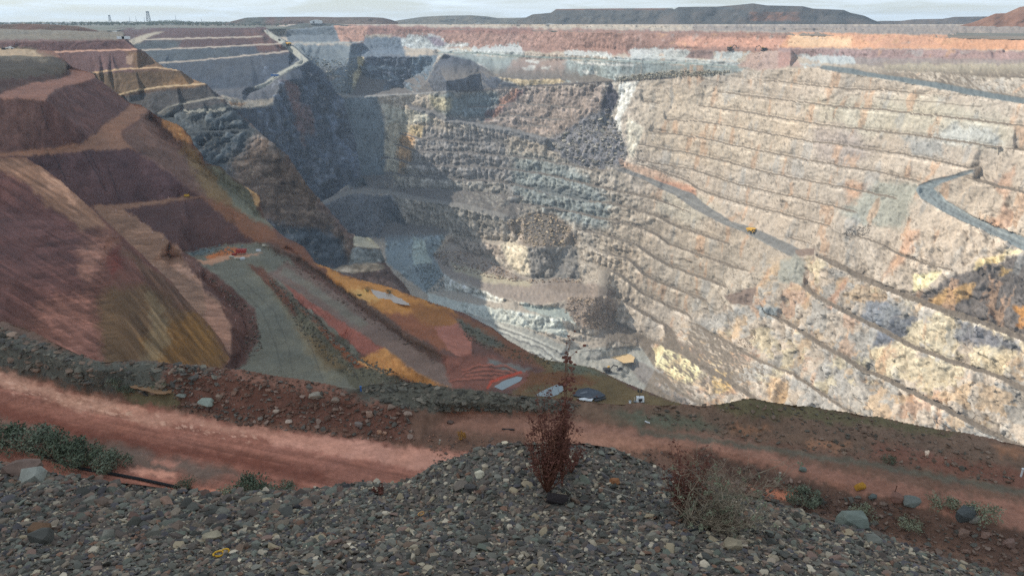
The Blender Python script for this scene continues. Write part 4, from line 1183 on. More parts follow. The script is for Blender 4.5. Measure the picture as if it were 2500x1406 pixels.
jn = fbm((W.P + W.P[..., 2:3] * np.array([0.5, -0.4, 0])) / np.array([7.0, 7.0, 30.0]), 3, 92, 0.6, True)
W.C *= np.exp(-0.4 * sstep(jn, 0.62, 0.85) * face)[..., None]
W.C *= np.exp(0.20 * fbm(W.P / 2.4, 2, 93, 0.7) * (face * 0.8 + 0.2) * (0.5 + 0.5 * left_))[..., None]
# sparse open cracks, short and curved
ck = np.abs(fbm(W.P / 9.0, 3, 96, 0.5)); cm = sstep(fbm(W.P / 15.0, 2, 97), 0.18, 0.4)
W.C *= np.exp(-0.9 * (1 - sstep(ck, 0.0, 0.05)) * cm * face * (1 - left_))[..., None]
gr_ = fbm(P0 / np.array([4.0, 4.0, 24.0]), 3, 62, 0.6)
W.C *= np.exp(0.55 * rib * gr_ * face)[..., None]
pit_ = sstep(fbm(W.P / 6.0, 2, 94, 0.5), 0.52, 0.62) * face
W.C *= (1 - 0.4 * pit_)[..., None]
tint(W, 0.13, 11, 86, 4, 0.02); tint(W, 0.17, 42, 87, 4, 0.05)
# tone follows the relief: bulges paler, hollows darker
cr = np.clip(hh, -4, 4)
W.C *= np.exp(0.06 * cr * face)[..., None]
# berm surfaces carry dark gravel
bc = lin((126, 114, 102)) * KS * 0.95
bcol = np.stack([np.interp(W.PX, [900, 1300, 1600], [(122), (126), (140)]), np.interp(W.PX, [900, 1300, 1600], [118, 120, 128]), np.interp(W.PX, [900, 1300, 1600], [116, 114, 114])], -1)
bcol = lin(bcol) * KS * 0.92 * np.exp(0.25 * fbm(W.P / 5, 3, 88))[..., None]
lip = np.clip(np.roll(f, 4, axis=0) - f, 0, 1) * sstep(W.PY, 150, 200) * sstep(fbm(W.P / 9.0, 3, 95), -0.25, 0.25)  # sunlit bench edges put into the colour as a pale line
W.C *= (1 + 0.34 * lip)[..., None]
sh_ = np.clip(np.roll(f, -3, axis=0) - f, 0, 1) * sstep(W.PY, 150, 200)  # shadow line at the foot of each face, painted into the colour
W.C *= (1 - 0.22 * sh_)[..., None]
okb = f * (1 - sstep(W.PY, 560, 600) * (1 - sstep(W.PX, 1440, 1500))) * sstep(W.PY, 150, 190)
okb = okb * (1 - np.clip(inside([(1400, 856), (1560, 840), (1600, 900), (1540, 1010), (1000, 1010), (1000, 760)], W.PX, W.PY) / 4 + 0.5, 0, 1))
W.C = W.C * (1 - okb[..., None]) + bcol * okb[..., None]
# haul roads
def road(T, up, lo, rgb, k=KS, **kw): T.paint(list(up) + list(reversed(lo)), rgb, k=k, **kw)
road(W, ramp_a_up[:-1], ramp_a_lo, (132, 130, 126), soft=1.8, warp=1.5)
W.stroke([(1560, 430), (1640, 466), (1760, 533), (1900, 610)], 1.2, (150, 148, 142), k=KS, warp=1.5)
road(W, [(2010, 160), (2080, 168), (2110, 176), (2170, 185), (2290, 202), (2400, 224), (2600, 256)], [(2000, 168), (2060, 178), (2140, 191), (2190, 199), (2320, 223), (2420, 242), (2600, 268)], (122, 130, 130), soft=1.8, warp=1.5)
road(W, [(2376, 422), (2300, 446), (2278, 460), (2290, 474), (2320, 496), (2380, 530), (2440, 556), (2600, 618)], [(2376, 417), (2280, 440), (2242, 452), (2236, 464), (2248, 484), (2300, 516), (2360, 546), (2420, 572), (2500, 612), (2600, 656)], (142, 150, 150), soft=1.8, warp=2)
W.stroke([(2290, 470), (2310, 494), (2370, 530), (2440, 564), (2560, 620)], 1.6, (172, 178, 174), k=KS, warp=1)
W.stroke([(2270, 475), (2300, 505), (2380, 545), (2500, 600)], 1.4, (122, 128, 128), k=KS, warp=1)
W.stroke([(2376, 416), (2280, 439), (2243, 451)], 2.2, (84, 88, 88), k=KS, warp=1)
road(W, [(1000, 262), (1056, 272), (1100, 284), (1150, 298), (1240, 312), (1330, 335), (1390, 360)], [(1000, 268), (1056, 282), (1100, 304), (1140, 306), (1220, 324), (1320, 352), (1380, 372)], (138, 136, 134), soft=2, warp=3)
road(W, [(700, 541), (780, 491), (850, 465), (900, 457), (952, 465), (1000, 475), (1060, 488), (1120, 495), (1200, 513), (1240, 527)], [(700, 556), (780, 504), (850, 476), (900, 468), (945, 474), (980, 484), (1040, 493), (1140, 511), (1220, 530), (1246, 540)], (146, 142, 136), soft=2, warp=2)
road(W, [(830, 234), (920, 233), (1018, 227), (1113, 222)], [(830, 239), (920, 237), (1018, 231), (1113, 226)], (158, 156, 152), soft=1.5, warp=1.5)
W.stroke([(1070, 129), (1171, 131), (1308, 140), (1400, 143), (1513, 149), (1600, 152), (1700, 157), (1800, 164)], 2.0, (140, 152, 148), k=KS, warp=1)
W.stroke([(1113, 224), (1206, 219), (1291, 212), (1410, 205), (1503, 199), (1561, 196), (1640, 190)], 1.8, (86, 82, 82), k=KS, warp=1.2)
W.stroke([(720, 106), (860, 105), (885, 102)], 1.6, (158, 164, 162), k=KS, warp=1)
W.stroke([(2140, 238), (2180, 245), (2280, 250), (2400, 261)], 0.9, (120, 108, 96), k=KS, warp=1.5)
# talus fans over the benches
for q in ([(1770, 720), (1850, 700), (1835, 745), (1790, 742)], [(1940, 610), (1990, 605), (1985, 622), (1950, 626)]):
    wp(q, (140, 122, 110), soft=2, warp=3)
wp([(1905, 640), (1945, 620), (1965, 640), (1960, 700), (1935, 690), (1900, 690)], (168, 166, 154), soft=5, warp=6)
wp([(1310, 452), (1400, 460), (1440, 480), (1438, 494), (1350, 476), (1300, 462)], (126, 130, 128), soft=2, warp=3)

# ---- G: far left wall in its own shade
fG = flatness(G, 0.76, 0.88); faceG = 1 - fG
rough(G, [(2.0, 30, 3, 'r', 100), (1.6, (5, 5, 20), 3, 'f', 101), (1.6, (9, 9, 7), 1, 'c', 102), (2.0, (26, 26, 20), 1, 'c', 104), (0.8, 3, 2, 'f', 103)], faceG * 0.9 + 0.12)
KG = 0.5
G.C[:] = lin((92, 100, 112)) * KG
def gp(q, rgb, **k): G.paint(q, rgb, k=KG, **k)
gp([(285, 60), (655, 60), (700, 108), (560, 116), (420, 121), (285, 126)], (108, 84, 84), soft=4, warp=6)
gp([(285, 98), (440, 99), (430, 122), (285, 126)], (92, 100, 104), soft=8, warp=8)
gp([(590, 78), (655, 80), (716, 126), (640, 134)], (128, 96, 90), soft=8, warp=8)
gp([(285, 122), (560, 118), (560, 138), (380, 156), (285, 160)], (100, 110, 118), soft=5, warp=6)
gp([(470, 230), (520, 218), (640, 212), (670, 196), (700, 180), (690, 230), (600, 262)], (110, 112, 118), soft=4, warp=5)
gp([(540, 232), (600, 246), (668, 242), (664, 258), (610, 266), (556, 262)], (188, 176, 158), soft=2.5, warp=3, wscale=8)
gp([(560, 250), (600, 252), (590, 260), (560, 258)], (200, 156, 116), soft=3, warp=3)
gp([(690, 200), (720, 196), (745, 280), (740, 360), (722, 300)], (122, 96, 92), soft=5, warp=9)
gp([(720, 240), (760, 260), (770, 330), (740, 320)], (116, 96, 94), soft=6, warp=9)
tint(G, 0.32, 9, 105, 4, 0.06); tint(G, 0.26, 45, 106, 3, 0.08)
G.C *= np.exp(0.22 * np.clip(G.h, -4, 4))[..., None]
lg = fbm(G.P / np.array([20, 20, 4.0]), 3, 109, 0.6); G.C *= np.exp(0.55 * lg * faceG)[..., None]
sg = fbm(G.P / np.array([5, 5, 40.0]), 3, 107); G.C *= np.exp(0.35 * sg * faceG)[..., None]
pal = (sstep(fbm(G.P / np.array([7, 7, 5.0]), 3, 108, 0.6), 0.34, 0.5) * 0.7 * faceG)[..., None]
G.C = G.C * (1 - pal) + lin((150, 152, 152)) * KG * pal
road(G, [(642, 76), (660, 93), (690, 111), (712, 129), (733, 147), (705, 165), (670, 184), (645, 203), (612, 216)], [(652, 73), (670, 86), (702, 104), (722, 118), (754, 149), (722, 168), (682, 187), (665, 201), (640, 217)], (168, 168, 158), k=0.8, soft=1.6, warp=1.5)
for pl in ([(340, 98), (400, 96.5), (500, 93.5), (640, 90.5)], [(340, 124), (420, 120), (540, 115), (690, 107)], [(390, 154), (470, 149.5), (600, 136.5), (705, 126)]):
    G.stroke(pl, 1.5, (176, 164, 150), k=0.9, warp=1.2, soft=1)
G.paint([(285, 106), (318, 98), (345, 88), (380, 79), (400, 78), (372, 88), (340, 104), (300, 118)], (164, 156, 140), k=0.9, soft=2, warp=2)

# ---- B: brown terraces and the dark spur
fB = flatness(B, 0.76, 0.88); faceB = 1 - fB
low = sstep(B.PY, 262, 285) + 0
rough(B, [(1.0, 26, 3, 'r', 110), (0.8, (5, 5, 18), 3, 'f', 111), (1.2, (8, 8, 6), 1, 'c', 112), (0.5, 2.5, 2, 'f', 113)], (faceB * 0.85 + 0.12) * (0.35 + 0.75 * low))
KB = 0.95
B.C[:] = lin((98, 82, 78)) * KB
def bp(q, rgb, **k): B.paint(q, rgb, k=KB, **k)
bp([(-80, 60), (310, 70), (310, 98), (-80, 106)], (112, 108, 102), soft=3, warp=5)
bp([(-80, 98), (310, 96), (340, 122), (450, 172), (200, 182), (-80, 190)], (102, 80, 82), soft=4, warp=5)
bp([(310, 128), (340, 124), (450, 172), (330, 172)], (112, 90, 74), soft=7, warp=6)
bp([(210, 180), (440, 172), (510, 207), (290, 234), (200, 240)], (100, 84, 70), soft=4, warp=5)
bp([(430, 180), (500, 205), (490, 212), (400, 212)], (128, 102, 78), soft=6, warp=6)
bp([(280, 238), (505, 210), (545, 245), (380, 282), (280, 300)], (80, 80, 84), soft=4, warp=5)
bp([(370, 280), (548, 246), (700, 380), (640, 440), (560, 430), (480, 380)], (72, 78, 84), soft=8, warp=8)
bp([(620, 330), (660, 350), (720, 410), (780, 490), (840, 570), (870, 600), (862, 640), (700, 600), (600, 470), (560, 420)], (98, 84, 76), soft=20, warp=14)
bp([(620, 540), (800, 560), (840, 600), (860, 660), (700, 660)], (74, 80, 88), soft=14, warp=12)
bp([(862, 572), (910, 578), (930, 608), (866, 602)], (190, 180, 160), soft=2, warp=3)
bp([(800, 660), (850, 646), (905, 638), (940, 648), (935, 658), (860, 668)], (146, 132, 118), soft=2, warp=3)
bp([(862, 604), (932, 610), (940, 640), (850, 646)], (112, 116, 118), soft=3, warp=3)
tint(B, 0.26, 7, 115, 4, 0.05); tint(B, 0.22, 40, 116, 3, 0.08)
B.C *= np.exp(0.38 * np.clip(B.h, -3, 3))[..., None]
sB = fbm(B.P / np.array([3, 3, 24.0]), 3, 117); B.C *= np.exp(0.25 * sB * faceB)[..., None]
ld = fbm(B.P / np.array([14, 14, 3.0]), 3, 118, 0.6); B.C *= np.exp(0.6 * ld * faceB * (0.3 + 0.7 * low))[..., None]
spk = sstep(fbm(B.P / np.array([3.0, 3.0, 2.2]), 3, 119, 0.6), 0.40, 0.55) * 0.5 * faceB * low
B.C = B.C * (1 - spk[..., None]) + lin((150, 140, 128)) * KB * spk[..., None]
for pl, c_ in (([(130, 128), (220, 124.5), (337, 120.5)], (186, 150, 136)), ([(228, 178), (280, 171), (380, 165), (436, 171)], (182, 156, 128)), ([(292, 232), (340, 219), (400, 212), (502, 205)], (178, 158, 132)),
               ([(386, 276), (410, 263), (440, 254), (520, 239), (545, 241)], (140, 138, 134))):
    B.stroke(pl, 1.9, c_, k=0.95, warp=1.5, soft=1)  # sunlit bench tops painted in as pale lines
bp([(384, 278), (412, 264), (430, 260), (420, 272), (400, 284)], (120, 118, 116), soft=3, warp=3)
for x_, y_, w_ in ((480, 270, 26), (520, 268, 30), (550, 262, 14)):
    B.stroke([(x_ - w_, y_ + 4), (x_ + w_, y_)], 2.2, (150, 150, 146), k=KB, warp=5, wscale=6)
bp([(310, 140), (326, 132), (322, 158), (312, 154)], (150, 128, 116), soft=2, warp=4)
bp([(-80, 116), (90, 120), (128, 150), (40, 140), (-80, 146)], (120, 112, 100), soft=5, warp=6)

# ---- A: red terraces, platform, spur
fA = flatness(A, 0.80, 0.93); faceA = 1 - fA
rough(A, [(0.6, 24, 3, 'r', 120), (0.35, (2.6, 2.6, 14), 3, 'f', 121), (0.25, 2.0, 3, 'f', 123), (0.5, 11, 2, 'f', 124)], faceA * 0.8 + 0.35)
KA = 1.32
A.softk = 1.5; A.warpk = 1.5
A.C[:] = lin((98, 72, 66)) * KA
def ap(q, rgb, **k): A.paint(q, rgb, k=KA, **k)
ap([(-80, 90), (70, 112), (160, 150), (170, 165), (140, 192), (60, 206), (-80, 236)], (92, 84, 76), soft=5, warp=7)
ap([(-80, 104), (70, 112), (130, 150), (60, 150), (-80, 140)], (128, 116, 102), soft=5, warp=6)
ap([(-80, 200), (60, 190), (140, 186), (170, 176), (174, 184), (60, 208), (-80, 232)], (86, 66, 62), soft=4, warp=5)
road(A, [(-80, 236), (0, 230), (60, 208), (140, 193), (174, 183), (167, 164)], [(-80, 243), (0, 241), (60, 241), (112, 247), (117, 233), (140, 217), (180, 205), (215, 197), (233, 190), (229, 181)], (150, 108, 94), k=KA, soft=2, warp=3)
ap([(-80, 246), (112, 248), (120, 234), (180, 206), (232, 192), (318, 258), (250, 305), (200, 348), (-80, 378)], (90, 66, 64), soft=3, warp=4)
ap([(-80, 250), (90, 252), (100, 360), (-80, 374)], (100, 74, 68), soft=16, warp=10, mix=0.6)
road(A, [(320, 253), (316, 265), (285, 285), (250, 305), (235, 328), (200, 348), (150, 358), (80, 366), (0, 374), (-80, 381)], [(345, 257), (362, 270), (358, 281), (330, 297), (301, 316), (296, 331), (318, 358), (330, 366), (200, 370), (120, 375), (60, 381), (-80, 386)], (138, 102, 84), k=KA, soft=3, warp=4)
ap([(-80, 388), (60, 383), (200, 371), (325, 366), (490, 480), (400, 492), (240, 504), (-80, 500)], (80, 60, 62), soft=3, warp=4)
ap([(300, 330), (362, 272), (400, 294), (460, 352), (500, 400), (560, 440), (600, 500), (500, 480), (330, 364)], (102, 78, 70), soft=6, warp=7)
ap([(398, 290), (440, 306), (464, 334), (470, 350), (430, 340), (404, 312)], (190, 142, 96), soft=4, warp=5)
ap([(440, 340), (480, 360), (500, 400), (540, 440), (600, 500), (640, 560), (560, 540), (480, 440)], (118, 96, 68), soft=8, warp=8)
ap([(505, 400), (545, 408), (610, 462), (640, 520), (660, 560), (600, 540), (540, 460)], (104, 104, 92), soft=6, warp=7)
ap([(600, 456), (624, 462), (634, 490), (632, 506), (622, 500), (618, 476)], (196, 158, 116), soft=1.5, warp=2)
road(A, [(230, 503), (300, 498), (400, 490), (450, 477), (492, 480)], [(230, 516), (300, 513), (400, 497), (470, 484), (496, 483)], (132, 100, 84), k=KA, soft=2, warp=2)
ap([(300, 515), (400, 499), (496, 485), (580, 560), (622, 590), (560, 598), (452, 613), (400, 577)], (80, 60, 60), soft=3, warp=4)
ap([(496, 483), (560, 500), (700, 590), (742, 604), (700, 600), (622, 590), (580, 560)], (116, 80, 62), soft=5, warp=6)
# lower berm with marker posts
ap([(230, 508), (300, 513), (350, 546), (400, 578), (440, 612), (470, 682), (500, 712), (540, 742), (560, 800), (566, 866), (540, 850), (470, 770), (410, 700), (340, 630)], (134, 104, 88), soft=3, warp=4)
ap([(500, 720), (548, 752), (562, 800), (566, 862), (536, 830), (500, 780)], (152, 114, 98), soft=3, warp=4)
ap([(440, 640), (490, 690), (500, 712), (470, 690), (420, 650)], (168, 130, 112), soft=3, warp=4)
ap([(470, 650), (560, 735), (600, 770), (610, 830), (600, 880), (570, 890), (566, 800), (540, 742)], (88, 60, 52), soft=3, warp=4)
# platform and ramp road: crushed grey rock
ap([(452, 616), (560, 599), (640, 590), (690, 612), (760, 690), (800, 760), (900, 900), (960, 985), (560, 910), (600, 890), (632, 830), (622, 757), (578, 712), (500, 652)], (108, 108, 100), soft=3, warp=4)
ap([(640, 640), (720, 730), (780, 820), (840, 920), (800, 935), (740, 840), (680, 740), (600, 660)], (114, 112, 100), soft=8, warp=5)
ap([(660, 690), (700, 720), (760, 800), (800, 900), (770, 900), (720, 800)], (128, 118, 98), soft=8, warp=8, mix=0.6)
for pl in ([(560, 680), (640, 760), (676, 850), (690, 930)], [(590, 680), (668, 760), (706, 850), (716, 930)], [(720, 760), (760, 850), (790, 930)]):
    A.stroke(pl, 1.8, (92, 92, 86), k=KA, warp=2.5, mix=0.7)
ap([(606, 648), (640, 654), (700, 712), (740, 770), (720, 774), (660, 704)], (106, 74, 62), soft=3, warp=4)
ap([(700, 712), (750, 766), (815, 836), (870, 880), (960, 915), (1000, 945), (870, 950), (800, 884), (740, 800)], (88, 86, 74), soft=4, warp=6)
ap([(720, 800), (800, 850), (850, 900), (800, 900)], (112, 92, 64), soft=8, warp=8, mix=0.7)
ap([(690, 690), (760, 737), (840, 787), (940, 852), (990, 890), (960, 900), (880, 862), (800, 790), (730, 740)], (146, 92, 82), soft=3, warp=4)
ap([(720, 740), (790, 800), (860, 872), (900, 893), (870, 900), (800, 830)], (112, 68, 46), soft=3, warp=4)
ap([(870, 880), (945, 850), (1020, 912), (1100, 948), (1050, 945), (950, 915), (890, 895)], (184, 132, 78), soft=3, warp=5)
ap([(950, 850), (1000, 888), (1080, 940), (1040, 930), (960, 876)], (166, 118, 70), soft=4, warp=5)
road(A, [(700, 640), (740, 660), (830, 722), (900, 770), (1000, 838), (1080, 890), (1120, 930)], [(650, 670), (720, 706), (760, 737), (840, 787), (940, 852), (1020, 911), (1100, 948)], (116, 98, 92), k=KA, soft=3, warp=3)
ap([(690, 650), (760, 690), (900, 790), (880, 800), (740, 700), (680, 670)], (116, 110, 102), soft=4, warp=4)
ap([(640, 594), (700, 600), (770, 640), (860, 708), (930, 766), (1020, 826), (1100, 876), (1060, 876), (980, 826), (880, 752), (760, 660)], (88, 70, 62), soft=4, warp=5)
ap([(640, 584), (742, 602), (772, 643), (860, 690), (820, 690), (740, 632)], (112, 76, 60), soft=3, warp=4)
ap([(770, 640), (850, 674), (960, 705), (1062, 742), (1110, 760), (1120, 800), (1060, 790), (940, 770), (870, 720), (810, 682)], (178, 124, 66), soft=4, warp=6)
ap([(860, 700), (930, 730), (900, 740), (850, 710)], (196, 152, 92), soft=4, warp=6)
ap([(940, 765), (1040, 772), (1120, 800), (1140, 850), (1080, 850), (1000, 820)], (132, 84, 62), soft=5, warp=7)
ap([(1000, 740), (1090, 752), (1130, 790), (1060, 800), (1010, 776)], (142, 96, 58), soft=6, warp=7)
ap([(1060, 800), (1120, 790), (1150, 830), (1150, 880), (1100, 860)], (152, 100, 88), soft=2, warp=3)
ap([(1090, 760), (1200, 800), (1290, 862), (1370, 886), (1330, 900), (1230, 870), (1140, 810)], (116, 80, 62), soft=4, warp=6)
ap([(1110, 778), (1180, 806), (1240, 850), (1190, 846), (1120, 800)], (88, 88, 80), soft=4, warp=6)
ap([(1080, 870), (1200, 870), (1290, 900), (1300, 950), (1100, 948)], (122, 80, 70), soft=5, warp=6)
ap([(1190, 876), (1260, 890), (1300, 902), (1240, 908), (1190, 892)], (112, 112, 110), soft=3, warp=4)
ap([(1290, 862), (1400, 888), (1450, 902), (1550, 946), (1720, 1003), (1720, 1030), (1300, 1000), (1250, 960), (1330, 900)], (104, 88, 62), soft=4, warp=6)
ap([(1300, 910), (1380, 905), (1460, 930), (1400, 945), (1320, 938), (1260, 960)], (108, 74, 50), soft=4, warp=6)
ap([(1340, 884), (1420, 892), (1480, 915), (1400, 912), (1350, 902)], (96, 98, 84), soft=4, warp=5)
for k_, pl in enumerate(([(1130, 905), (1170, 892), (1230, 893), (1262, 905)], [(1130, 912), (1190, 900), (1250, 908)], [(1140, 920), (1190, 912), (1230, 914)], [(1100, 930), (1150, 925), (1210, 922)])):
    A.stroke(pl, 2.2, (150, 92, 78), k=KA, warp=3); A.stroke(shift(pl, 4), 1.4, (88, 58, 50), k=KA, warp=3)
A.stroke([(1192, 948), (1200, 932), (1240, 918), (1272, 908)], 3.4, (176, 74, 54), k=KA, warp=1.5)
A.stroke([(1280, 962), (1300, 960), (1336, 952)], 3, (104, 80, 56), k=KA)
# rust stains on the floor by the small yard
ap([(500, 628), (560, 606), (600, 612), (570, 626), (530, 640)], (168, 100, 54), soft=2, warp=3)
ap([(480, 640), (560, 622), (640, 620), (560, 634), (510, 646)], (182, 140, 116), soft=2, warp=3)
ap([(452, 616), (500, 606), (540, 604), (500, 622), (470, 626)], (92, 106, 112), soft=3, warp=3)
tint(A, 0.22, 3.5, 125, 4, 0.04); tint(A, 0.18, 24, 126, 3, 0.07)
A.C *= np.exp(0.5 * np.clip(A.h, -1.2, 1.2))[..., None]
sA = fbm(A.P / np.array([2.2, 2.2, 16.0]), 3, 127); A.C *= np.exp(0.26 * sA * faceA)[..., None]
bm_ = np.clip(inside([(250, 512), (300, 513), (400, 577), (470, 680), (540, 742), (566, 800), (566, 866), (480, 770), (340, 630)], A.PX, A.PY) / 5 + 0.3, 0, 1)
A.C *= np.exp(0.65 * fbm(np.stack([A.PX / 40.0, A.PY / 4.0, A.PX * 0], -1), 4, 128, 0.65) * bm_)[..., None]
# erosion rills on the dark faces
for x_, y0_, x1_, y1_ in ((130, 378, 160, 440), (203, 370, 260, 470), (218, 372, 250, 440), (262, 410, 292, 490), (100, 260, 118, 320)):
    A.stroke([(x_, y0_), ((x_ + x1_) / 2, (y0_ + y1_) / 2 - 4), (x1_, y1_)], 1.1, (44, 36, 40), k=KA, warp=2.5, mix=0.8)

# ---- D: left bank
DN0 = D.N.copy()
hd = 0.22 * fbm(D.P / np.array([1.3, 1.3, 6.0]), 3, 130) + 0.5 * fbm(D.P / 14, 3, 131) + 0.12 * fbm(D.P / 0.9, 2, 132)
D.P = D.P + D.N * hd[..., None]; D.normals()
KDD = 1.4
D.softk = 1.4; D.warpk = 1.5
D.C[:] = lin((106, 72, 64)) * KDD
def dp(q, rgb, **k): D.paint(q, rgb, k=KDD, **k)
dp([(-80, 400), (40, 420), (110, 480), (170, 560), (240, 600), (220, 700), (90, 760), (-80, 800)], (98, 66, 62), soft=16, warp=12)
dp([(-80, 384), (60, 384), (140, 437), (192, 482), (240, 526), (262, 560), (200, 560), (120, 500), (40, 430), (-80, 396)], (144, 108, 88), soft=6, warp=6)
dp([(95, 420), (150, 440), (200, 490), (180, 492), (120, 460)], (186, 142, 118), soft=8, warp=8)
dp([(200, 600), (262, 574), (282, 588), (255, 640), (220, 680), (190, 660)], (146, 104, 90), soft=14, warp=12)
dp([(100, 740), (220, 720), (236, 830), (250, 900), (90, 850)], (128, 88, 78), soft=16, warp=14)
dp([(236, 740), (280, 700), (420, 690), (560, 860), (540, 900), (250, 900)], (100, 78, 58), soft=12, warp=10)
dp([(340, 830), (470, 760), (560, 870), (520, 900), (380, 900)], (116, 84, 46), soft=14, warp=12)
dp([(355, 690), (400, 760), (420, 830), (380, 900), (340, 890), (370, 800)], (132, 116, 92), soft=8, warp=12, mix=0.6)
dp([(280, 590), (420, 690), (480, 760), (440, 760), (340, 660)], (104, 78, 64), soft=6, warp=6)
dp([(290, 600), (300, 650), (270, 680), (260, 640)], (112, 62, 54), soft=8, warp=8)
hz_ = fbm(np.stack([D.PX / 46.0, (D.PY + 0.12 * D.PX) / 5.0, D.PX * 0 + 2], -1), 4, 137, 0.65) * np.clip(inside([(60, 520), (300, 560), (300, 900), (40, 880)], D.PX, D.PY) / 40, 0, 1)
D.C *= np.exp(0.6 * hz_)[..., None]
# run-off streaks following the fall of the slope
ql = np.stack([(D.PX * 0.55 - D.PY * 0.42) / 5.0, (D.PX * 0.42 + D.PY * 0.55) / 60.0, D.PX * 0], -1)
sl_ = fbm(ql, 4, 133, 0.6) * sstep(D.PX, 270, 330)
D.C *= np.exp(0.8 * sl_)[..., None]
ql = np.stack([(D.PX * 0.3 - D.PY * 0.5) / 4.0, (D.PX * 0.5 + D.PY * 0.3) / 40.0, D.PX * 0 + 4], -1)
D.C *= np.exp(0.6 * fbm(ql, 4, 134, 0.6) * (1 - sstep(D.PX, 230, 300)))[..., None]
tint(D, 0.16, 2.5, 135, 4, 0.04); tint(D, 0.16, 25, 136, 3, 0.06)
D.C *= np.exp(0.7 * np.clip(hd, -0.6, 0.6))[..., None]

# ---- R: near haul road
far_ = sstep(R.PY, 1000, 1100)
hr = 0.16 * fbm(R.P / np.array([1.4, 1.4, 1.4]), 4, 140, 0.6) + 0.06 * fbm(R.P / 0.35, 3, 141)
roadm = np.clip(inside([(-260, 880), (0, 912), (200, 965), (420, 1005), (600, 1040), (850, 1066), (1000, 1092), (1150, 1104), (1150, 1200), (700, 1230), (300, 1200), (-260, 1110)], R.PX, R.PY) / 12 + 0.5, 0, 1)
rutq = np.stack([(R.PY - 0.21 * R.PX) / 8.0, R.PX / 300.0, R.PX * 0], -1)
rut = fbm(rutq, 5, 142, 0.72)
hr = hr * (1 - 0.7 * roadm) + roadm * rut * 0.07
R.P = R.P + np.array([0, 0, 1.0]) * hr[..., None]; R.normals()
KR = 1.55
R.softk = 1.7; R.warpk = 1.5
R.C[:] = lin((106, 78, 66)) * KR
def rp(q, rgb, **k): R.paint(q, rgb, k=KR, **k)
rp([(-260, 690), (0, 782), (130, 834), (250, 884), (250, 905), (100, 862), (-260, 780)], (100, 80, 72), soft=5, warp=7)
rp([(-260, 770), (0, 812), (130, 850), (250, 880), (430, 884), (520, 898), (480, 930), (300, 960), (200, 950), (0, 895), (-260, 850)], (80, 80, 76), soft=6, warp=9)
rp([(400, 890), (560, 898), (700, 924), (840, 948), (1000, 1000), (1000, 1075), (800, 1050), (600, 1025), (420, 990), (400, 940)], (96, 62, 52), soft=8, warp=9)
rp([(560, 905), (700, 928), (840, 952), (960, 990), (900, 992), (760, 970), (600, 930)], (122, 84, 72), soft=6, warp=7)
rp([(300, 960), (420, 955), (450, 985), (420, 1000), (320, 985)], (92, 82, 60), soft=6, warp=8)
rp([(-260, 895), (0, 908), (200, 962), (420, 1004), (600, 1040), (850, 1066), (1000, 1092), (1160, 1106), (1160, 1240), (-260, 1240)], (140, 88, 74), soft=6, warp=7)
R.C *= np.exp(0.75 * rut * roadm)[..., None]
rp([(-100, 890), (0, 910), (200, 965), (360, 1005), (420, 1040), (200, 1000), (0, 940)], (186, 134, 114), soft=8, warp=9, wscale=40)
rp([(280, 990), (460, 1020), (700, 1055), (700, 1072), (460, 1044), (300, 1010)], (176, 122, 104), soft=7, warp=8, wscale=40)
rp([(610, 1052), (800, 1066), (1000, 1096), (1150, 1112), (1150, 1180), (900, 1120), (720, 1098), (650, 1076)], (184, 126, 108), soft=5, warp=8, wscale=40)
rp([(-260, 960), (0, 980), (300, 1060), (800, 1150), (800, 1180), (300, 1095), (0, 1030), (-260, 1000)], (112, 64, 52), soft=10, warp=9, wscale=60)
rp([(-260, 1010), (0, 1030), (220, 1080), (420, 1120), (600, 1160), (500, 1180), (300, 1130), (0, 1062), (-260, 1040)], (104, 84, 76), soft=10, warp=9, wscale=50)
rp([(310, 1138), (430, 1152), (430, 1166), (320, 1154)], (190, 128, 108), soft=4, warp=5)
rp([(380, 1120), (440, 1130), (430, 1140), (370, 1130)], (168, 112, 96), soft=4, warp=5)
rp([(470, 1190), (560, 1196), (560, 1212), (490, 1206)], (190, 118, 94), soft=4, warp=5)
# wet churned patches
w_ = sstep(fbm(np.stack([R.PX / 16, (R.PY - 0.21 * R.PX) / 5, R.PX * 0], -1), 4, 144, 0.6), 0.2, 0.38) * np.clip(inside([(0, 915), (300, 985), (560, 1040), (700, 1075), (600, 1090), (420, 1056), (200, 1010), (0, 960)], R.PX, R.PY) / 14, 0, 1)
R.C = R.C * (1 - 0.75 * w_[..., None]) + lin((206, 156, 136)) * KR * 0.75 * w_[..., None]
# right-hand side
rp([(830, 938), (1000, 928), (1120, 946), (1300, 964), (1400, 976), (1420, 1000), (1300, 1012), (1150, 1004), (980, 996), (880, 972)], (84, 82, 76), soft=6, warp=9)
rp([(1090, 1006), (1320, 1010), (1500, 1040), (1700, 1062), (1900, 1094), (1900, 1130), (1600, 1090), (1400, 1070), (1200, 1056), (1060, 1052)], (134, 94, 80), soft=8, warp=8)
rp([(1280, 1050), (1500, 1066), (1760, 1100), (1600, 1104), (1400, 1090), (1290, 1076)], (152, 106, 88), soft=8, warp=9)
rp([(1380, 974), (1720, 990), (2050, 1002), (2560, 1100), (2560, 1180), (2200, 1120), (1900, 1078), (1600, 1048), (1400, 1016)], (104, 82, 70), soft=6, warp=9)
rp([(1480, 1000), (1700, 1020), (1760, 1052), (1560, 1040)], (86, 86, 74), soft=8, warp=9)
rp([(1730, 984), (1840, 970), (1960, 990), (2200, 1030), (2350, 1058), (2300, 1066), (2050, 1030), (1800, 1012)], (92, 84, 62), soft=6, warp=8)
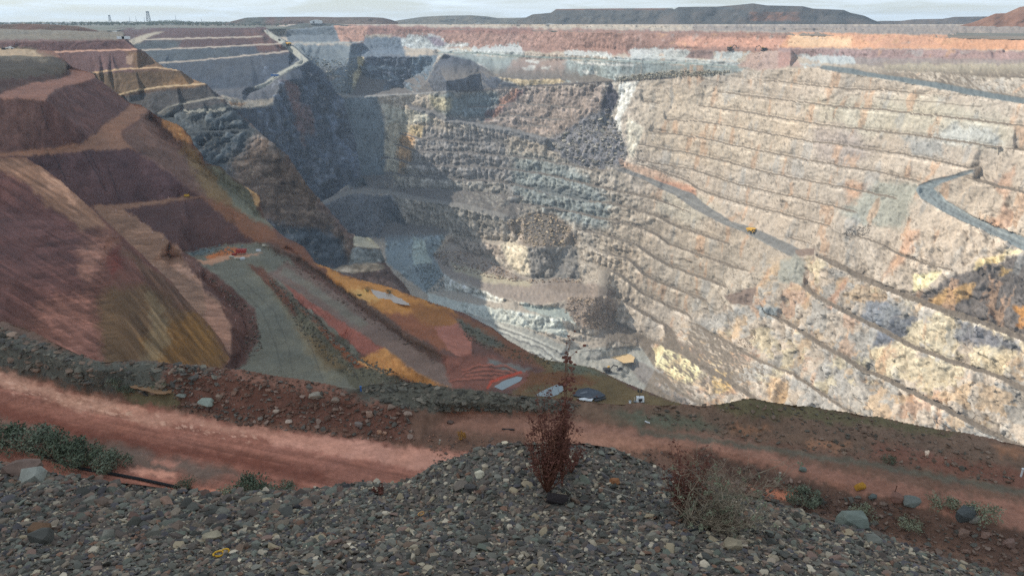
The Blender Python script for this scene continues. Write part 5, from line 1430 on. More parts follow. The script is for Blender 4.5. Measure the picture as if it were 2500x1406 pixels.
for q in ([(1780, 1040), (1880, 1046), (1860, 1058), (1790, 1054)], [(1970, 1076), (2070, 1084), (2040, 1096), (1980, 1090)], [(2420, 1086), (2500, 1096), (2560, 1116), (2440, 1112)]):
    rp(q, (146, 100, 74), soft=7, warp=9, mix=0.75)
rp([(2130, 1080), (2300, 1110), (2450, 1140), (2560, 1160), (2560, 1200), (2300, 1150), (2130, 1110)], (112, 74, 62), soft=8, warp=8)
rp([(1560, 1046), (1900, 1092), (2250, 1148), (2560, 1206), (2560, 1222), (2250, 1164), (1900, 1106), (1560, 1058)], (92, 84, 74), soft=4, warp=5)
rp([(1640, 1090), (1900, 1120), (2200, 1180), (2560, 1240), (2560, 1310), (2300, 1256), (2100, 1206), (1900, 1152), (1700, 1100)], (134, 92, 78), soft=6, warp=8)
rp([(1700, 1098), (1900, 1152), (2100, 1206), (2300, 1256), (2560, 1310), (2560, 1400), (2250, 1322), (2050, 1258), (1860, 1200), (1700, 1150)], (88, 66, 58), soft=6, warp=9)
rp([(1830, 1188), (1950, 1200), (1940, 1218), (1850, 1206)], (184, 112, 84), soft=4, warp=5)
rp([(1700, 1170), (1900, 1222), (2100, 1290), (2560, 1420), (2760, 1640), (1700, 1640)], (96, 76, 68), soft=8, warp=8)
tint(R, 0.20, 0.6, 145, 4, 0.04); tint(R, 0.16, 5, 146, 3, 0.06)
R.C *= np.exp(0.9 * np.clip(hr * (1 - roadm), -0.3, 0.3))[..., None]

# ---- gravel bed between the stones
hf = 0.012 * fbm(Fg.P / 0.10, 4, 150) + 0.03 * fbm(Fg.P / 0.5, 2, 151)
Fg.P = Fg.P + Fg.N * hf[..., None]; Fg.normals()
Fg.C[:] = lin((96, 89, 80)) * 1.35
tint(Fg, 0.4, 0.06, 152, 4, 0.05)

def grade(T, sat, gain):
    L_ = T.C @ np.array([0.25, 0.6, 0.15])
    T.C = (L_[..., None] + (T.C - L_[..., None]) * sat) * np.array(gain)
grade(A, 0.92, (1.02, 0.94, 0.80)); grade(D, 0.95, (0.98, 0.90, 0.76)); grade(R, 0.82, (1.05, 0.99, 0.84)); grade(B, 0.95, (1.0, 0.96, 0.86))
# ------------------------------------------------------------------ standing water: level beds under each sheet
POND_SPUR = [(905, 706), (925, 710), (955, 716), (968, 726), (990, 735), (1003, 746), (985, 744), (962, 738), (950, 730), (925, 728), (912, 718)]
POND_SETTLE = [(1206, 944), (1225, 931), (1262, 918), (1276, 921), (1270, 930), (1240, 945), (1226, 952)]
POND_MUD = [(1305, 966), (1322, 955), (1360, 937), (1373, 938), (1376, 952), (1362, 963), (1345, 968)]
PUDDLE = [(318, 944), (330, 936), (362, 942), (392, 943), (420, 948), (418, 958), (385, 961), (352, 952)]
POOL_PIT = [(1472, 866), (1500, 860), (1532, 855), (1536, 863), (1550, 872), (1547, 884), (1522, 886), (1506, 877), (1488, 872)]
ZP = {}
for nm, T_, q in (('spur', A, POND_SPUR), ('settle', A, POND_SETTLE), ('mud', A, POND_MUD), ('puddle', R, PUDDLE), ('pit', W, POOL_PIT)):
    ZP[nm] = T_.level(q)
# ------------------------------------------------------------------ the meshes
m_rock = mat_terrain('pit_rock', 0.35, 0.16, 0.4, 0.8)
m_dark = mat_terrain('shaded_rock', 0.35, 0.22, 0.6, 1.0)
m_earth = mat_terrain('red_earth', 0.8, 0.18, 0.45, 0.3)
m_near = mat_terrain('road_earth', 3.0, 0.22, 0.5, 0.06)
m_grav = mat_terrain('gravel_bed', 30.0, 0.35, 0.6, 0.01)
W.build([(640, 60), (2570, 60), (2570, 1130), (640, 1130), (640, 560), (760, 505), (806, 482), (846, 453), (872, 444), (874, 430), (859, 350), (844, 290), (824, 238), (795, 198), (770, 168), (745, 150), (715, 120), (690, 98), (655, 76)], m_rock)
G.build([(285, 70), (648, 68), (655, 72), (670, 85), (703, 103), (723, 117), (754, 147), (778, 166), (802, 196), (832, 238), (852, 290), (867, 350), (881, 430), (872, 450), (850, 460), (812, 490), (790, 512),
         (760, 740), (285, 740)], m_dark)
B.build([(-70, 66), (300, 78), (310, 96), (336, 121), (350, 124), (380, 150), (402, 166), (440, 173), (470, 194), (503, 206), (520, 222), (547, 242), (558, 258), (600, 290), (641, 330), (703, 380), (752, 455),
         (814, 527), (852, 569), (868, 577), (905, 581), (928, 605), (940, 640), (962, 668), (992, 700), (1005, 725), (1010, 760), (-70, 760)], m_dark)
a_sil = [(742, 602), (771, 642), (850, 674), (960, 705), (1060, 741), (1090, 750), (1131, 764), (1201, 799), (1240, 830), (1290, 859), (1330, 878), (1370, 884), (1450, 899), (1500, 922), (1550, 944), (1640, 979), (1720, 1001)]
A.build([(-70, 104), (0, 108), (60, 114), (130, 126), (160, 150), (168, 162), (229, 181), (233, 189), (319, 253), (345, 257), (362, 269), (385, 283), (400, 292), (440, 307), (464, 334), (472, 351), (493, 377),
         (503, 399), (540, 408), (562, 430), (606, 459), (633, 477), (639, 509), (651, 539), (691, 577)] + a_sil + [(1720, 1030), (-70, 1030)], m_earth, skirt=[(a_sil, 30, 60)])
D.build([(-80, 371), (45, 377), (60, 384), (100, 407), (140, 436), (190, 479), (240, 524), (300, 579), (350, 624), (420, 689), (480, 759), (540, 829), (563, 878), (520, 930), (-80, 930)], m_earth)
R.build(crest + [(2760, 1640), (-260, 1640)], m_near, skirt=[(crest, 40, 40)])
Fg.build(fcrest + [(2920, 1720), (-420, 1720)], m_grav, skirt=[(fcrest, 27, 22)])
# ------------------------------------------------------------------ loose rock
def hull(seed, npts=16, flat=0.6, elong=1.3):
    r = np.random.default_rng(seed)
    v = r.normal(0, 1, (npts, 3)); v /= np.linalg.norm(v, axis=1, keepdims=True)
    v = np.sign(v) * np.abs(v) ** 0.75
    v *= np.array([elong, 1.0, flat]) * (0.85 + 0.3 * r.random((npts, 1)))
    bm = bmesh.new()
    for p in v: bm.verts.new(p)
    res = bmesh.ops.convex_hull(bm, input=bm.verts)
    for g in res['geom_interior'] + res['geom_unused']:
        if isinstance(g, bmesh.types.BMVert) and g.is_valid: bm.verts.remove(g)
    bmesh.ops.triangulate(bm, faces=bm.faces[:])
    bm.verts.index_update()
    V = np.array([x.co[:] for x in bm.verts]); F = np.array([[x.index for x in f.verts] for f in bm.faces])
    bm.free()
    V /= np.abs(V[:, 0]).max()
    return V, F
HULLS = [hull(200 + k, 13 + k % 5, 0.24 + 0.08 * (k % 5), 1.2 + 0.14 * (k % 4)) for k in range(14)]
SMALL = [hull(400 + k, 8, 0.55, 1.2) for k in range(6)]

def rot_batch(n, rng, tilt=0.5):
    az = rng.random(n) * 6.283; ta = rng.normal(0, tilt, n); tb = rng.random(n) * 6.283
    ca, sa = np.cos(az), np.sin(az)
    Rz = np.zeros((n, 3, 3)); Rz[:, 0, 0] = ca; Rz[:, 0, 1] = -sa; Rz[:, 1, 0] = sa; Rz[:, 1, 1] = ca; Rz[:, 2, 2] = 1
    ax = np.stack([np.cos(tb), np.sin(tb), 0 * tb], -1); c, s = np.cos(ta), np.sin(ta)
    K = np.zeros((n, 3, 3)); K[:, 0, 2] = ax[:, 1]; K[:, 1, 2] = -ax[:, 0]; K[:, 2, 0] = -ax[:, 1]; K[:, 2, 1] = ax[:, 0]
    Rt = np.eye(3)[None] + s[:, None, None] * K + (1 - c)[:, None, None] * (K @ K)
    return Rt @ Rz

def pick(T, poly, n, rng, extra=None):
    """n places spread evenly over the true ground area seen inside the polygon"""
    d = inside(poly, T.PX, T.PY)
    a = np.linalg.norm(np.cross(np.gradient(T.P, axis=1), np.gradient(T.P, axis=0)), axis=-1)
    w = np.where(d > 0, a, 0)
    if extra is not None: w = w * extra
    w = w.ravel() / w.sum()
    k = rng.choice(len(w), n, p=w)
    j, i = np.divmod(k, T.PX.shape[1])
    return T.x0 + (i + rng.random(n) - 0.5) * T.step, T.y0 + (j + rng.random(n) - 0.5) * T.step

def scatter(name, T, poly, n, smin, smax, cols, k, seed, mat, bases=HULLS, power=2.2, tilt=0.5, sink=0.25, extra=None, kind='stuff', label=None, ret=False):
    rng = np.random.default_rng(seed)
    px, py = pick(T, poly, n, rng, extra)
    P = T.surf(px, py)
    s = smin * (smax / smin) ** (rng.random(n) ** power)
    R_ = rot_batch(n, rng, tilt)
    which = rng.integers(0, len(bases), n)
    pal = np.array([lin(c) for c in cols]) * k
    cc = pal[rng.integers(0, len(pal), n)] * np.array([1.06, 1.0, 0.88]) * np.exp(rng.normal(0, 0.16, (n, 1)))
    VV, FF, CC, off = [], [], [], 0
    for b, (V, F) in enumerate(bases):
        m = np.flatnonzero(which == b)
        if not len(m): continue
        Q = np.einsum('nij,vj->nvi', R_[m], V) * (s[m] * 0.5)[:, None, None]
        Q = Q + P[m][:, None, :] + np.array([0, 0, 1.0]) * (s[m] * (0.5 - sink) * 0.5)[:, None, None]
        nv = len(V)
        VV.append(Q.reshape(-1, 3)); CC.append(np.repeat(cc[m], nv, axis=0))
        FF.append((F[None] + (np.arange(len(m)) * nv)[:, None, None] + off).reshape(-1, 3)); off += nv * len(m)
    o = link(name, mesh_np(name, np.concatenate(VV), np.concatenate(FF), mat, np.clip(np.concatenate(CC), 0.004, 0.85), smooth=False))
    tag(o, label, None, None, kind)
    return o

m_stone = mat_terrain('stone', 9.0, 0.25, 0.35, 0.02)
m_block = mat_terrain('blasted_rock', 0.5, 0.25, 0.4, 0.4)
GREY = [(70, 70, 68), (88, 88, 84), (104, 102, 96), (84, 78, 74), (108, 94, 86), (96, 98, 92), (76, 74, 78), (116, 106, 96), (92, 84, 80)]
PALE = [(150, 140, 124), (160, 150, 136), (136, 126, 112)]
# foreground: pebbles, then stones
fpoly = fcrest[1:-1] + [(2760, 1560), (1300, 1660), (-160, 1600)]
left_big = 1 - sstep(Fg.PX, 300, 900) * (1 - sstep(Fg.PY, 1230, 1300)) * 0
scatter('pebbles', Fg, fpoly, 36000, 0.006, 0.020, GREY + PALE, 1.5, 11, m_stone, SMALL, 1.3, 0.6, 0.3)
scatter('gravel', Fg, fpoly, 23000, 0.015, 0.050, GREY * 3 + PALE + [(112, 88, 76)], 1.5, 12, m_stone, HULLS, 1.7, 0.55, 0.15)
scatter('gravel', Fg, [(-160, 1110), (0, 1128), (200, 1166), (420, 1192), (700, 1210), (900, 1180), (700, 1290), (300, 1330), (-160, 1330)], 800, 0.035, 0.11, GREY * 2 + [(120, 98, 88), (104, 84, 78)], 1.25, 13, m_stone, HULLS, 1.6, 0.35, 0.2)
# road bunds
scatter('rubble', R, [(-100, 760), (0, 800), (130, 845), (250, 880), (430, 888), (560, 905), (480, 960), (300, 960), (0, 890), (-100, 850)], 1900, 0.08, 0.9, [(92, 88, 82), (108, 104, 96), (80, 78, 76), (116, 100, 90)], 1.25, 14, m_stone, HULLS, 2.8, 0.5, 0.5)
scatter('rubble', R, [(420, 890), (560, 900), (700, 926), (840, 950), (1000, 1000), (1010, 1085), (800, 1062), (600, 1040), (420, 1000)], 2600, 0.06, 0.5, [(112, 88, 78), (96, 76, 68), (124, 106, 98), (92, 88, 84)], 1.25, 15, m_stone, HULLS, 2.8)
scatter('rubble', R, [(850, 948), (1000, 932), (1110, 950), (1300, 970), (1420, 982), (1400, 1004), (1150, 1006), (1000, 1000)], 1500, 0.06, 0.7, [(92, 90, 84), (106, 100, 92), (80, 78, 74)], 1.25, 16, m_stone, HULLS, 3.0, 0.5, 0.5)
scatter('rubble', R, [(1700, 1100), (1900, 1160), (2100, 1215), (2300, 1262), (2560, 1320), (2560, 1420), (2250, 1350), (2050, 1290), (1860, 1215), (1680, 1160)], 2200, 0.05, 0.45, [(104, 84, 76), (88, 72, 66), (116, 100, 92), (88, 86, 82)], 1.25, 17, m_stone, HULLS, 2.4)
scatter('rubble', R, [(1040, 1060), (1300, 1080), (1700, 1100), (1700, 1170), (1400, 1120), (1060, 1130)], 900, 0.05, 0.3, [(130, 98, 84), (96, 82, 76)], 1.25, 18, m_stone, HULLS, 2.4)
scatter('rubble', R, [(1480, 990), (1800, 985), (2050, 1005), (2400, 1075), (2500, 1190), (2100, 1120), (1700, 1060)], 1500, 0.06, 0.4, [(100, 84, 74), (116, 100, 90), (84, 80, 74)], 1.25, 19, m_stone, HULLS, 3.0)
# platform banks and ditch
scatter('rubble', A, [(640, 660), (700, 710), (760, 766), (830, 834), (920, 885), (1010, 930), (900, 945), (820, 900), (740, 820), (690, 740)], 2400, 0.25, 1.6, [(96, 94, 86), (80, 78, 70), (112, 104, 92)], 1.2, 20, m_block, HULLS, 2.6)
scatter('rubble', A, [(500, 670), (570, 720), (630, 770), (640, 850), (600, 890), (590, 850), (604, 790), (560, 740)], 900, 0.2, 1.5, [(92, 88, 80), (104, 80, 70)], 1.2, 21, m_block, HULLS, 2.4)
scatter('rubble', A, [(650, 600), (760, 650), (860, 715), (930, 770), (1080, 880), (1060, 890), (900, 790), (760, 690), (660, 620)], 1300, 0.2, 1.3, [(92, 74, 66), (110, 98, 90)], 1.2, 22, m_block, HULLS, 2.6)
scatter('rubble', A, [(1110, 780), (1240, 846), (1400, 895), (1480, 915), (1400, 912), (1250, 880), (1140, 830)], 900, 0.2, 1.2, [(92, 86, 74), (78, 74, 64)], 1.2, 23, m_block, HULLS, 2.6)
scatter('rubble', A, [(455, 606), (540, 596), (610, 600), (560, 622), (470, 630)], 160, 0.4, 2.2, [(92, 100, 104), (110, 104, 96)], 1.2, 24, m_block, HULLS, 2.0)
# rock falls and muck piles in the pit
scatter('rock_fall', W, [(1476, 262), (1506, 296), (1530, 356), (1528, 405), (1480, 410), (1400, 396), (1340, 352), (1400, 312), (1446, 276)], 1900, 1.0, 12.0, [(160, 158, 156), (146, 142, 140), (180, 178, 172), (130, 128, 126)], KS, 25, m_block, HULLS, 4.5, 0.5, 0.55)
scatter('muck_pile', W, [(1234, 545), (1262, 530), (1310, 521), (1350, 525), (1394, 554), (1412, 600), (1380, 602), (1290, 602)], 1500, 1.0, 7.0, [(178, 164, 146), (160, 146, 132), (192, 178, 160)], KS, 26, m_block, HULLS, 2.6, 0.7)
scatter('muck_pile', W, [(1060, 620), (1130, 610), (1200, 640), (1290, 690), (1430, 690), (1420, 676), (1300, 684), (1250, 690), (1170, 672), (1090, 650)], 1100, 1.2, 6.0, [(160, 142, 130), (136, 120, 112), (178, 162, 146)], KS, 27, m_block, HULLS, 2.8, 0.7)
scatter('muck_pile', W, [(1390, 725), (1500, 725), (1508, 770), (1496, 806), (1420, 804), (1376, 762)], 1300, 1.2, 5.5, [(170, 152, 138), (150, 134, 122), (186, 170, 154)], KS, 28, m_block, HULLS, 2.6, 0.7)
scatter('muck_pile', W, [(1500, 190), (1640, 174), (1790, 174), (1760, 184), (1650, 188), (1505, 200)], 900, 1.5, 6.0, [(176, 172, 160), (150, 146, 136)], KS, 29, m_block, HULLS, 2.6, 0.7)
scatter('muck_pile', W, [(730, 130), (800, 150), (860, 140), (864, 200), (868, 228), (838, 230), (800, 190)], 900, 1.5, 7.0, [(150, 156, 158), (126, 132, 134)], KS, 30, m_block, HULLS, 2.8, 0.7)
scatter('muck_pile', W, [(2050, 575), (2070, 560), (2126, 548), (2122, 572), (2080, 580)], 300, 0.7, 2.6, [(160, 152, 146), (136, 130, 126)], KS, 31, m_block, HULLS, 1.8, 0.7)
scatter('muck_pile', W, [(1800, 838), (1846, 806), (1850, 842), (1830, 852)], 300, 0.7, 2.4, [(170, 150, 130), (146, 128, 114)], KS, 32, m_block, HULLS, 1.8, 0.7)
scatter('muck_pile', W, [(1010, 648), (1056, 640), (1086, 676), (1080, 712), (1040, 714)], 700, 1.2, 5.0, [(140, 152, 158), (120, 132, 140)], KS, 33, m_block, HULLS, 2.4, 0.7)
# ------------------------------------------------------------------ builders for things
class MB:
    """collects shapes, then links them as one mesh"""
    def __init__(self): self.V, self.F = [], []
    def add(self, V, F):
        o = len(self.V); self.V += [tuple(v) for v in V]; self.F += [tuple(i + o for i in f) for f in F]; return self
    def box(self, c, s, taper=1.0, rz=0.0, shear=0.0):
        x, y, z = s[0] / 2, s[1] / 2, s[2] / 2
        V = []
        for dz, t in ((-z, 1.0), (z, taper)):
            for dx, dy in ((-x, -y), (x, -y), (x, y), (-x, y)):
                X, Y = dx * t + (shear if dz > 0 else 0), dy * t
                V.append((c[0] + X * math.cos(rz) - Y * math.sin(rz), c[1] + X * math.sin(rz) + Y * math.cos(rz), c[2] + dz))
        return self.add(V, [(3, 2, 1, 0), (4, 5, 6, 7), (0, 1, 5, 4), (1, 2, 6, 5), (2, 3, 7, 6), (3, 0, 4, 7)])
    def prism(self, prof, y0, y1):
        """profile in x,z swept along y"""
        n = len(prof)
        V = [(x, y0, z) for x, z in prof] + [(x, y1, z) for x, z in prof]
        F = [tuple(range(n - 1, -1, -1)), tuple(range(n, 2 * n))]
        F += [(k, (k + 1) % n, n + (k + 1) % n, n + k) for k in range(n)]
        return self.add(V, [tuple(reversed(f)) for f in F])
    def cyl(self, c, r, h, axis='z', n=14, r2=None):
        r2 = r if r2 is None else r2
        V = []
        for t, rr in ((-h / 2, r), (h / 2, r2)):
            for k in range(n):
                a = 2 * math.pi * k / n; p, q = rr * math.cos(a), rr * math.sin(a)
                V.append({'z': (c[0] + p, c[1] + q, c[2] + t), 'y': (c[0] + p, c[1] + t, c[2] + q), 'x': (c[0] + t, c[1] + p, c[2] + q)}[axis])
        F = [tuple(range(n - 1, -1, -1)), tuple(range(n, 2 * n))] + [(k, (k + 1) % n, n + (k + 1) % n, n + k) for k in range(n)]
        return self.add(V, F)
    def tube(self, pts, r, n=5, r1=None):
        pts = [Vector(p) for p in pts]; m = len(pts); o = len(self.V)
        for i, p in enumerate(pts):
            t = (pts[min(i + 1, m - 1)] - pts[max(i - 1, 0)])
            t = t.normalized() if t.length > 1e-9 else Vector((0, 0, 1))
            u = t.orthogonal().normalized(); w = t.cross(u)
            rr = r if r1 is None else r + (r1 - r) * i / max(1, m - 1)
            for k in range(n):
                a = 2 * math.pi * k / n
                self.V.append(tuple(p + (u * math.cos(a) + w * math.sin(a)) * rr))
        for i in range(m - 1):
            for k in range(n):
                self.F.append((o + i * n + k, o + i * n + (k + 1) % n, o + (i + 1) * n + (k + 1) % n, o + (i + 1) * n + k))
        self.F.append(tuple(o + k for k in range(n - 1, -1, -1))); self.F.append(tuple(o + (m - 1) * n + k for k in range(n)))
        return self
    def build(self, name, mat, parent=None, smooth=False):
        me = bpy.data.meshes.new(name); me.from_pydata(self.V, [], self.F); me.update()
        me.materials.append(mat)
        if smooth:
            for p in me.polygons: p.use_smooth = True
        return link(name, me, parent)

def children(o): return [c for c in bpy.data.objects if c.parent == o]
def copy_tree(o, parent=None):
    c = o.copy(); COL.objects.link(c); c.parent = parent
    for ch in children(o): copy_tree(ch, c)
    return c

M_YEL = mat_plain('yellow_paint', (206, 160, 60), 0.5)
M_WHT = mat_plain('white_paint', (222, 222, 218), 0.5, noise=0.06)
M_BLK = mat_plain('black_rubber', (34, 33, 33), 0.85)
M_STL = mat_plain('grey_steel', (110, 112, 114), 0.5, 0.4)
M_DRK = mat_plain('dark_steel', (58, 56, 56), 0.6, 0.2)
M_GLS = mat_plain('dark_glass', (30, 38, 44), 0.15, spec=0.6, noise=0.05)
M_RED = mat_plain('red_paint', (168, 64, 52), 0.6)
M_BLU = mat_plain('blue_paint', (60, 110, 168), 0.5)
M_TAN = mat_plain('tan_cladding', (196, 184, 160), 0.7)
M_WOOD = mat_plain('weathered_wood', (170, 160, 142), 0.85)
M_RUST = mat_plain('rusty_steel', (96, 64, 48), 0.85)
M_ORNG = mat_plain('orange_sheet', (206, 112, 52), 0.7)
M_LINER = mat_plain('black_liner', (56, 60, 66), 0.4, noise=0.3, nscale=0.3)

# ---- haul trucks
def make_haul_truck(label):
    r = empty('haul_truck', (0, 0, 0)); tag(r, label, 'haul truck', 'haul trucks working in and around the pit')
    MB().box((0.3, 0, 2.0), (9.5, 3.2, 0.9)).box((4.6, 0, 2.9), (2.2, 5.2, 1.5)).box((5.6, 0, 2.6), (0.5, 4.2, 2.0)).box((5.0, -1.9, 3.9), (1.6, 1.8, 0.5)).build('chassis', M_YEL, r)
    MB().prism([(-6.2, 3.4), (-5.4, 3.0), (2.6, 2.9), (3.4, 5.3), (6.2, 5.6), (6.2, 5.9), (3.0, 6.1), (-6.6, 5.2)], -3.4, 3.4).build('dump_body', M_YEL, r)
    c = MB().box((4.9, 1.3, 4.5), (1.7, 1.9, 1.7)).build('cab', M_YEL, r)
    MB().box((5.78, 1.3, 4.7), (0.06, 1.6, 0.9)).build('windscreen', M_GLS, c)
    for x, y, n_ in ((4.0, 2.6, 1), (4.0, -2.6, 1), (-3.2, 2.2, 2), (-3.2, -2.2, 2)):
        w = MB().cyl((x, y, 1.6), 1.6, 1.1 * n_, 'y', 16).build('wheel', M_BLK, r)
        MB().cyl((x, y + (0.58 * n_ if y > 0 else -0.58 * n_), 1.6), 0.8, 0.1, 'y', 12).build('rim', M_YEL, w)
    return r
truck0 = make_haul_truck('yellow haul truck climbing the pale road at the crest of the far left wall')
def ground_pt(px, py): return at_z(np.array([px]), np.array([py]), np.array([-19.4]))[0]
def put(o, P, rz): o.location = Vector(P); o.rotation_euler = (0, 0, rz)
put(truck0, G.surf(704, 112)[0] + np.array([0, 0, 0.4]), 2.2)
for (P, rz, lb) in ((W.surf(1836, 568)[0], -0.9, 'haul truck driving down the long grey ramp across the pale right wall'),
                    (ground_pt(1530, 67), 3.0, 'leftmost of three haul trucks parked on the far rim before the cream stockpile'),
                    (ground_pt(1567, 67), 3.0, 'middle haul truck of three parked on the far rim below the cream stockpile'),
                    (ground_pt(1594, 67), 3.0, 'rightmost of three haul trucks parked on the far rim between the stockpiles'),
                    (ground_pt(1425, 65), 0.1, 'lone haul truck on the far rim well left of the cream stockpile')):
    t = copy_tree(truck0); t['label'] = lb; put(t, P + np.array([0, 0, 0.3]), rz)

# ---- excavators
def make_excavator(label):
    r = empty('excavator', (0, 0, 0)); tag(r, label, 'excavator', 'excavators digging in the pit')
    for y in (-2.3, 2.3):
        MB().prism([(-3.6, 0.4), (-3.0, 0.0), (3.0, 0.0), (3.6, 0.4), (3.6, 1.1), (3.0, 1.6), (-3.0, 1.6), (-3.6, 1.1)], y - 0.6, y + 0.6).build('track', M_DRK, r)
    MB().cyl((0, 0, 1.75), 1.4, 0.5).box((-1.2, 0, 3.2), (6.2, 4.6, 2.4)).box((-3.8, 0, 3.0), (1.2, 4.8, 1.8)).build('house', M_DRK, r)
    c = MB().box((1.2, 1.5, 4.9), (1.9, 1.5, 1.6)).build('cab', M_YEL, r)
    MB().box((2.17, 1.5, 5.0), (0.05, 1.3, 1.2)).build('windscreen', M_GLS, c)
    MB().prism([(1.6, 2.8), (2.2, 2.6), (5.6, 6.6), (9.6, 5.4), (9.8, 6.0), (5.4, 7.6)], -0.5, 0.5).build('boom', M_DRK, r)
    MB().prism([(9.2, 6.3), (10.1, 6.0), (10.9, 2.4), (10.4, 2.3)], -0.35, 0.35).build('stick', M_DRK, r)
    MB().prism([(10.2, 2.8), (11.2, 2.5), (11.3, 1.0), (10.1, 0.3), (9.2, 1.0), (9.6, 1.9)], -1.0, 1.0).build('bucket', M_STL, r)
    return r
ex0 = make_excavator('dark excavator on the grey pit floor beside the bright yellow rock face')
put(ex0, W.surf(1484, 908)[0], 0.2); ex0.scale = (1.35,) * 3
for P, rz, lb in ((W.surf(1783, 123)[0], 0.4, 'left excavator standing on the red ledge above the white rock of the far wall'),
                  (W.surf(1864, 126)[0], 2.9, 'right excavator on the red ledge beside the pinkish spill of the far wall')):
    e = copy_tree(ex0); e['label'] = lb; put(e, P, rz); e.scale = (1.05,) * 3

# ---- light vehicles
def make_ute(label, paint, name='utility_vehicle'):
    r = empty(name, (0, 0, 0)); tag(r, label, 'vehicle')
    MB().box((0, 0, 0.75), (5.0, 1.85, 0.7)).box((-1.4, 0, 1.2), (2.1, 1.8, 0.3)).build('body', paint, r)
    c = MB().box((0.55, 0, 1.5), (1.9, 1.7, 0.85), 0.82).build('cab', paint, r)
    MB().box((1.45, 0, 1.5), (0.1, 1.3, 0.5)).build('windscreen', M_GLS, c)
    for x in (-1.5, 1.5):
        for y in (-0.85, 0.85): MB().cyl((x, y, 0.4), 0.4, 0.28, 'y', 14).build('wheel', M_BLK, r)
    return r
u = make_ute('small dark vehicle on the pit floor right of the excavator', M_DRK); put(u, W.surf(1513, 902)[0], 0.4); u.scale = (1.7,) * 3
u = make_ute('small vehicle on the haul road left of the yellow truck at the far wall crest', M_DRK); put(u, G.surf(682, 100)[0], 2.0); u.scale = (1.6,) * 3
u = make_ute('white vehicle on the grass at the far left edge of the pit rim', M_WHT); put(u, A.surf(24, 121)[0], 0.3); u.scale = (1.5,) * 3

# ---- white skid-mounted light tower by the spur edge
lt = empty('light_tower', A.surf(1560, 983)[0]); tag(lt, 'white trailer with dark lamps on a mast near the spur end', 'light tower')
MB().box((0.3, 0, 1.2), (2.4, 1.4, 1.5)).build('cabinet', M_WHT, lt)
MB().box((0.3, -0.72, 1.2), (1.2, 0.04, 0.9)).build('door', M_DRK, lt)
MB().box((0, 0, 0.38), (3.4, 1.2, 0.16)).tube([(-1.7, 0, 0.4), (-2.6, 0, 0.35)], 0.06).build('frame', M_STL, lt)
for y in (-0.75, 0.75): MB().cyl((0.2, y, 0.36), 0.36, 0.22, 'y', 14).build('wheel', M_BLK, lt)
mast = MB().tube([(0.1, 0, 1.9), (0.1, 0, 4.0)], 0.07).build('mast', M_DRK, lt)
for dx, dz in ((-0.45, 4.3), (0.55, 4.3), (-0.4, 3.8), (0.5, 3.75)): MB().box((dx, -0.1, dz), (0.5, 0.3, 0.4)).build('lamp_head', M_DRK, mast)
MB().tube([(-1.55, -0.3, 0.1), (-1.55, -0.3, 2.1)], 0.08).build('stabiliser', M_TAN, lt)
bd = empty('drum', A.surf(1538, 984)[0]); tag(bd, 'small pale drum on the ground left of the white trailer', 'drum')
MB().cyl((0, 0, 0.45), 0.4, 0.9, 'z', 16).build('barrel', M_WHT, bd); MB().cyl((0, 0, 0.92), 0.36, 0.05, 'z', 16).build('lid', M_STL, bd)

# ---- liner pad by the settling ponds
def sheet_on(name, T, poly, lift, thick, mat, label=None, cat=None, z=None, kind=None):
    xs, ys = np.array([q[0] for q in poly], float), np.array([q[1] for q in poly], float)
    P = T.surf(xs, ys)
    if z is not None: P = at_z(xs, ys, np.full(len(xs), z + lift))
    else: P[:, 2] = np.maximum(P[:, 2], np.median(P[:, 2])) + lift
    n = len(P); bot = P.copy(); bot[:, 2] -= thick
    V = np.vstack([P, bot])
    me = bpy.data.meshes.new(name)
    me.from_pydata([tuple(v) for v in V], [], [tuple(range(n - 1, -1, -1)), tuple(range(n, 2 * n))] + [(k, (k + 1) % n, n + (k + 1) % n, n + k) for k in range(n)])
    bmx = bmesh.new(); bmx.from_mesh(me); bmesh.ops.recalc_face_normals(bmx, faces=bmx.faces); bmx.to_mesh(me); bmx.free()
    me.materials.append(mat)
    o = link(name, me)
    return tag(o, label, cat, None, kind)
sheet_on('liner_sheet', A, [(1398, 968), (1412, 952), (1436, 948), (1462, 955), (1478, 966), (1470, 972), (1440, 976)], 0.25, 0.3, M_LINER, 'dark plastic liner spread flat beside the pale settling ponds', 'liner')
sheet_on('white_sheet', A, [(1408, 976), (1440, 971), (1450, 974), (1444, 981), (1424, 979)], 0.5, 0.2, M_WHT, 'bright white sheet lying on the front edge of the dark liner', 'sheet')
sheet_on('grey_sheet', A, [(1414, 962), (1432, 957), (1436, 960), (1420, 966)], 0.45, 0.1, M_STL, 'pale grey sheet lying on the middle of the dark liner', 'sheet')
sheet_on('dark_board', A, [(1450, 979), (1478, 972), (1480, 974), (1454, 982)], 0.5, 0.25, M_DRK, 'long dark board along the right front edge of the liner', 'board')

# ---- water
def water_mat(name, rgb, rough):
    m, n, l, p = nodes_of(name)
    tc = n.new('ShaderNodeTexCoord'); no = n.new('ShaderNodeTexNoise'); no.inputs['Scale'].default_value = 0.6; no.inputs['Detail'].default_value = 5
    l.new(tc.outputs['Object'], no.inputs['Vector'])
    cr = n.new('ShaderNodeValToRGB'); c = lin(rgb)
    cr.color_ramp.elements[0].color = (*(c * 0.85), 1); cr.color_ramp.elements[1].color = (*np.minimum(1, c * 1.12), 1)
    l.new(no.outputs['Fac'], cr.inputs[0]); l.new(cr.outputs[0], p.inputs['Base Color'])
    p.inputs['Roughness'].default_value = rough; p.inputs['Specular IOR Level'].default_value = 0.6
    b = n.new('ShaderNodeBump'); b.inputs['Strength'].default_value = 0.05; b.inputs['Distance'].default_value = 0.02
    l.new(no.outputs['Fac'], b.inputs['Height']); l.new(b.outputs[0], p.inputs['Normal'])
    return m
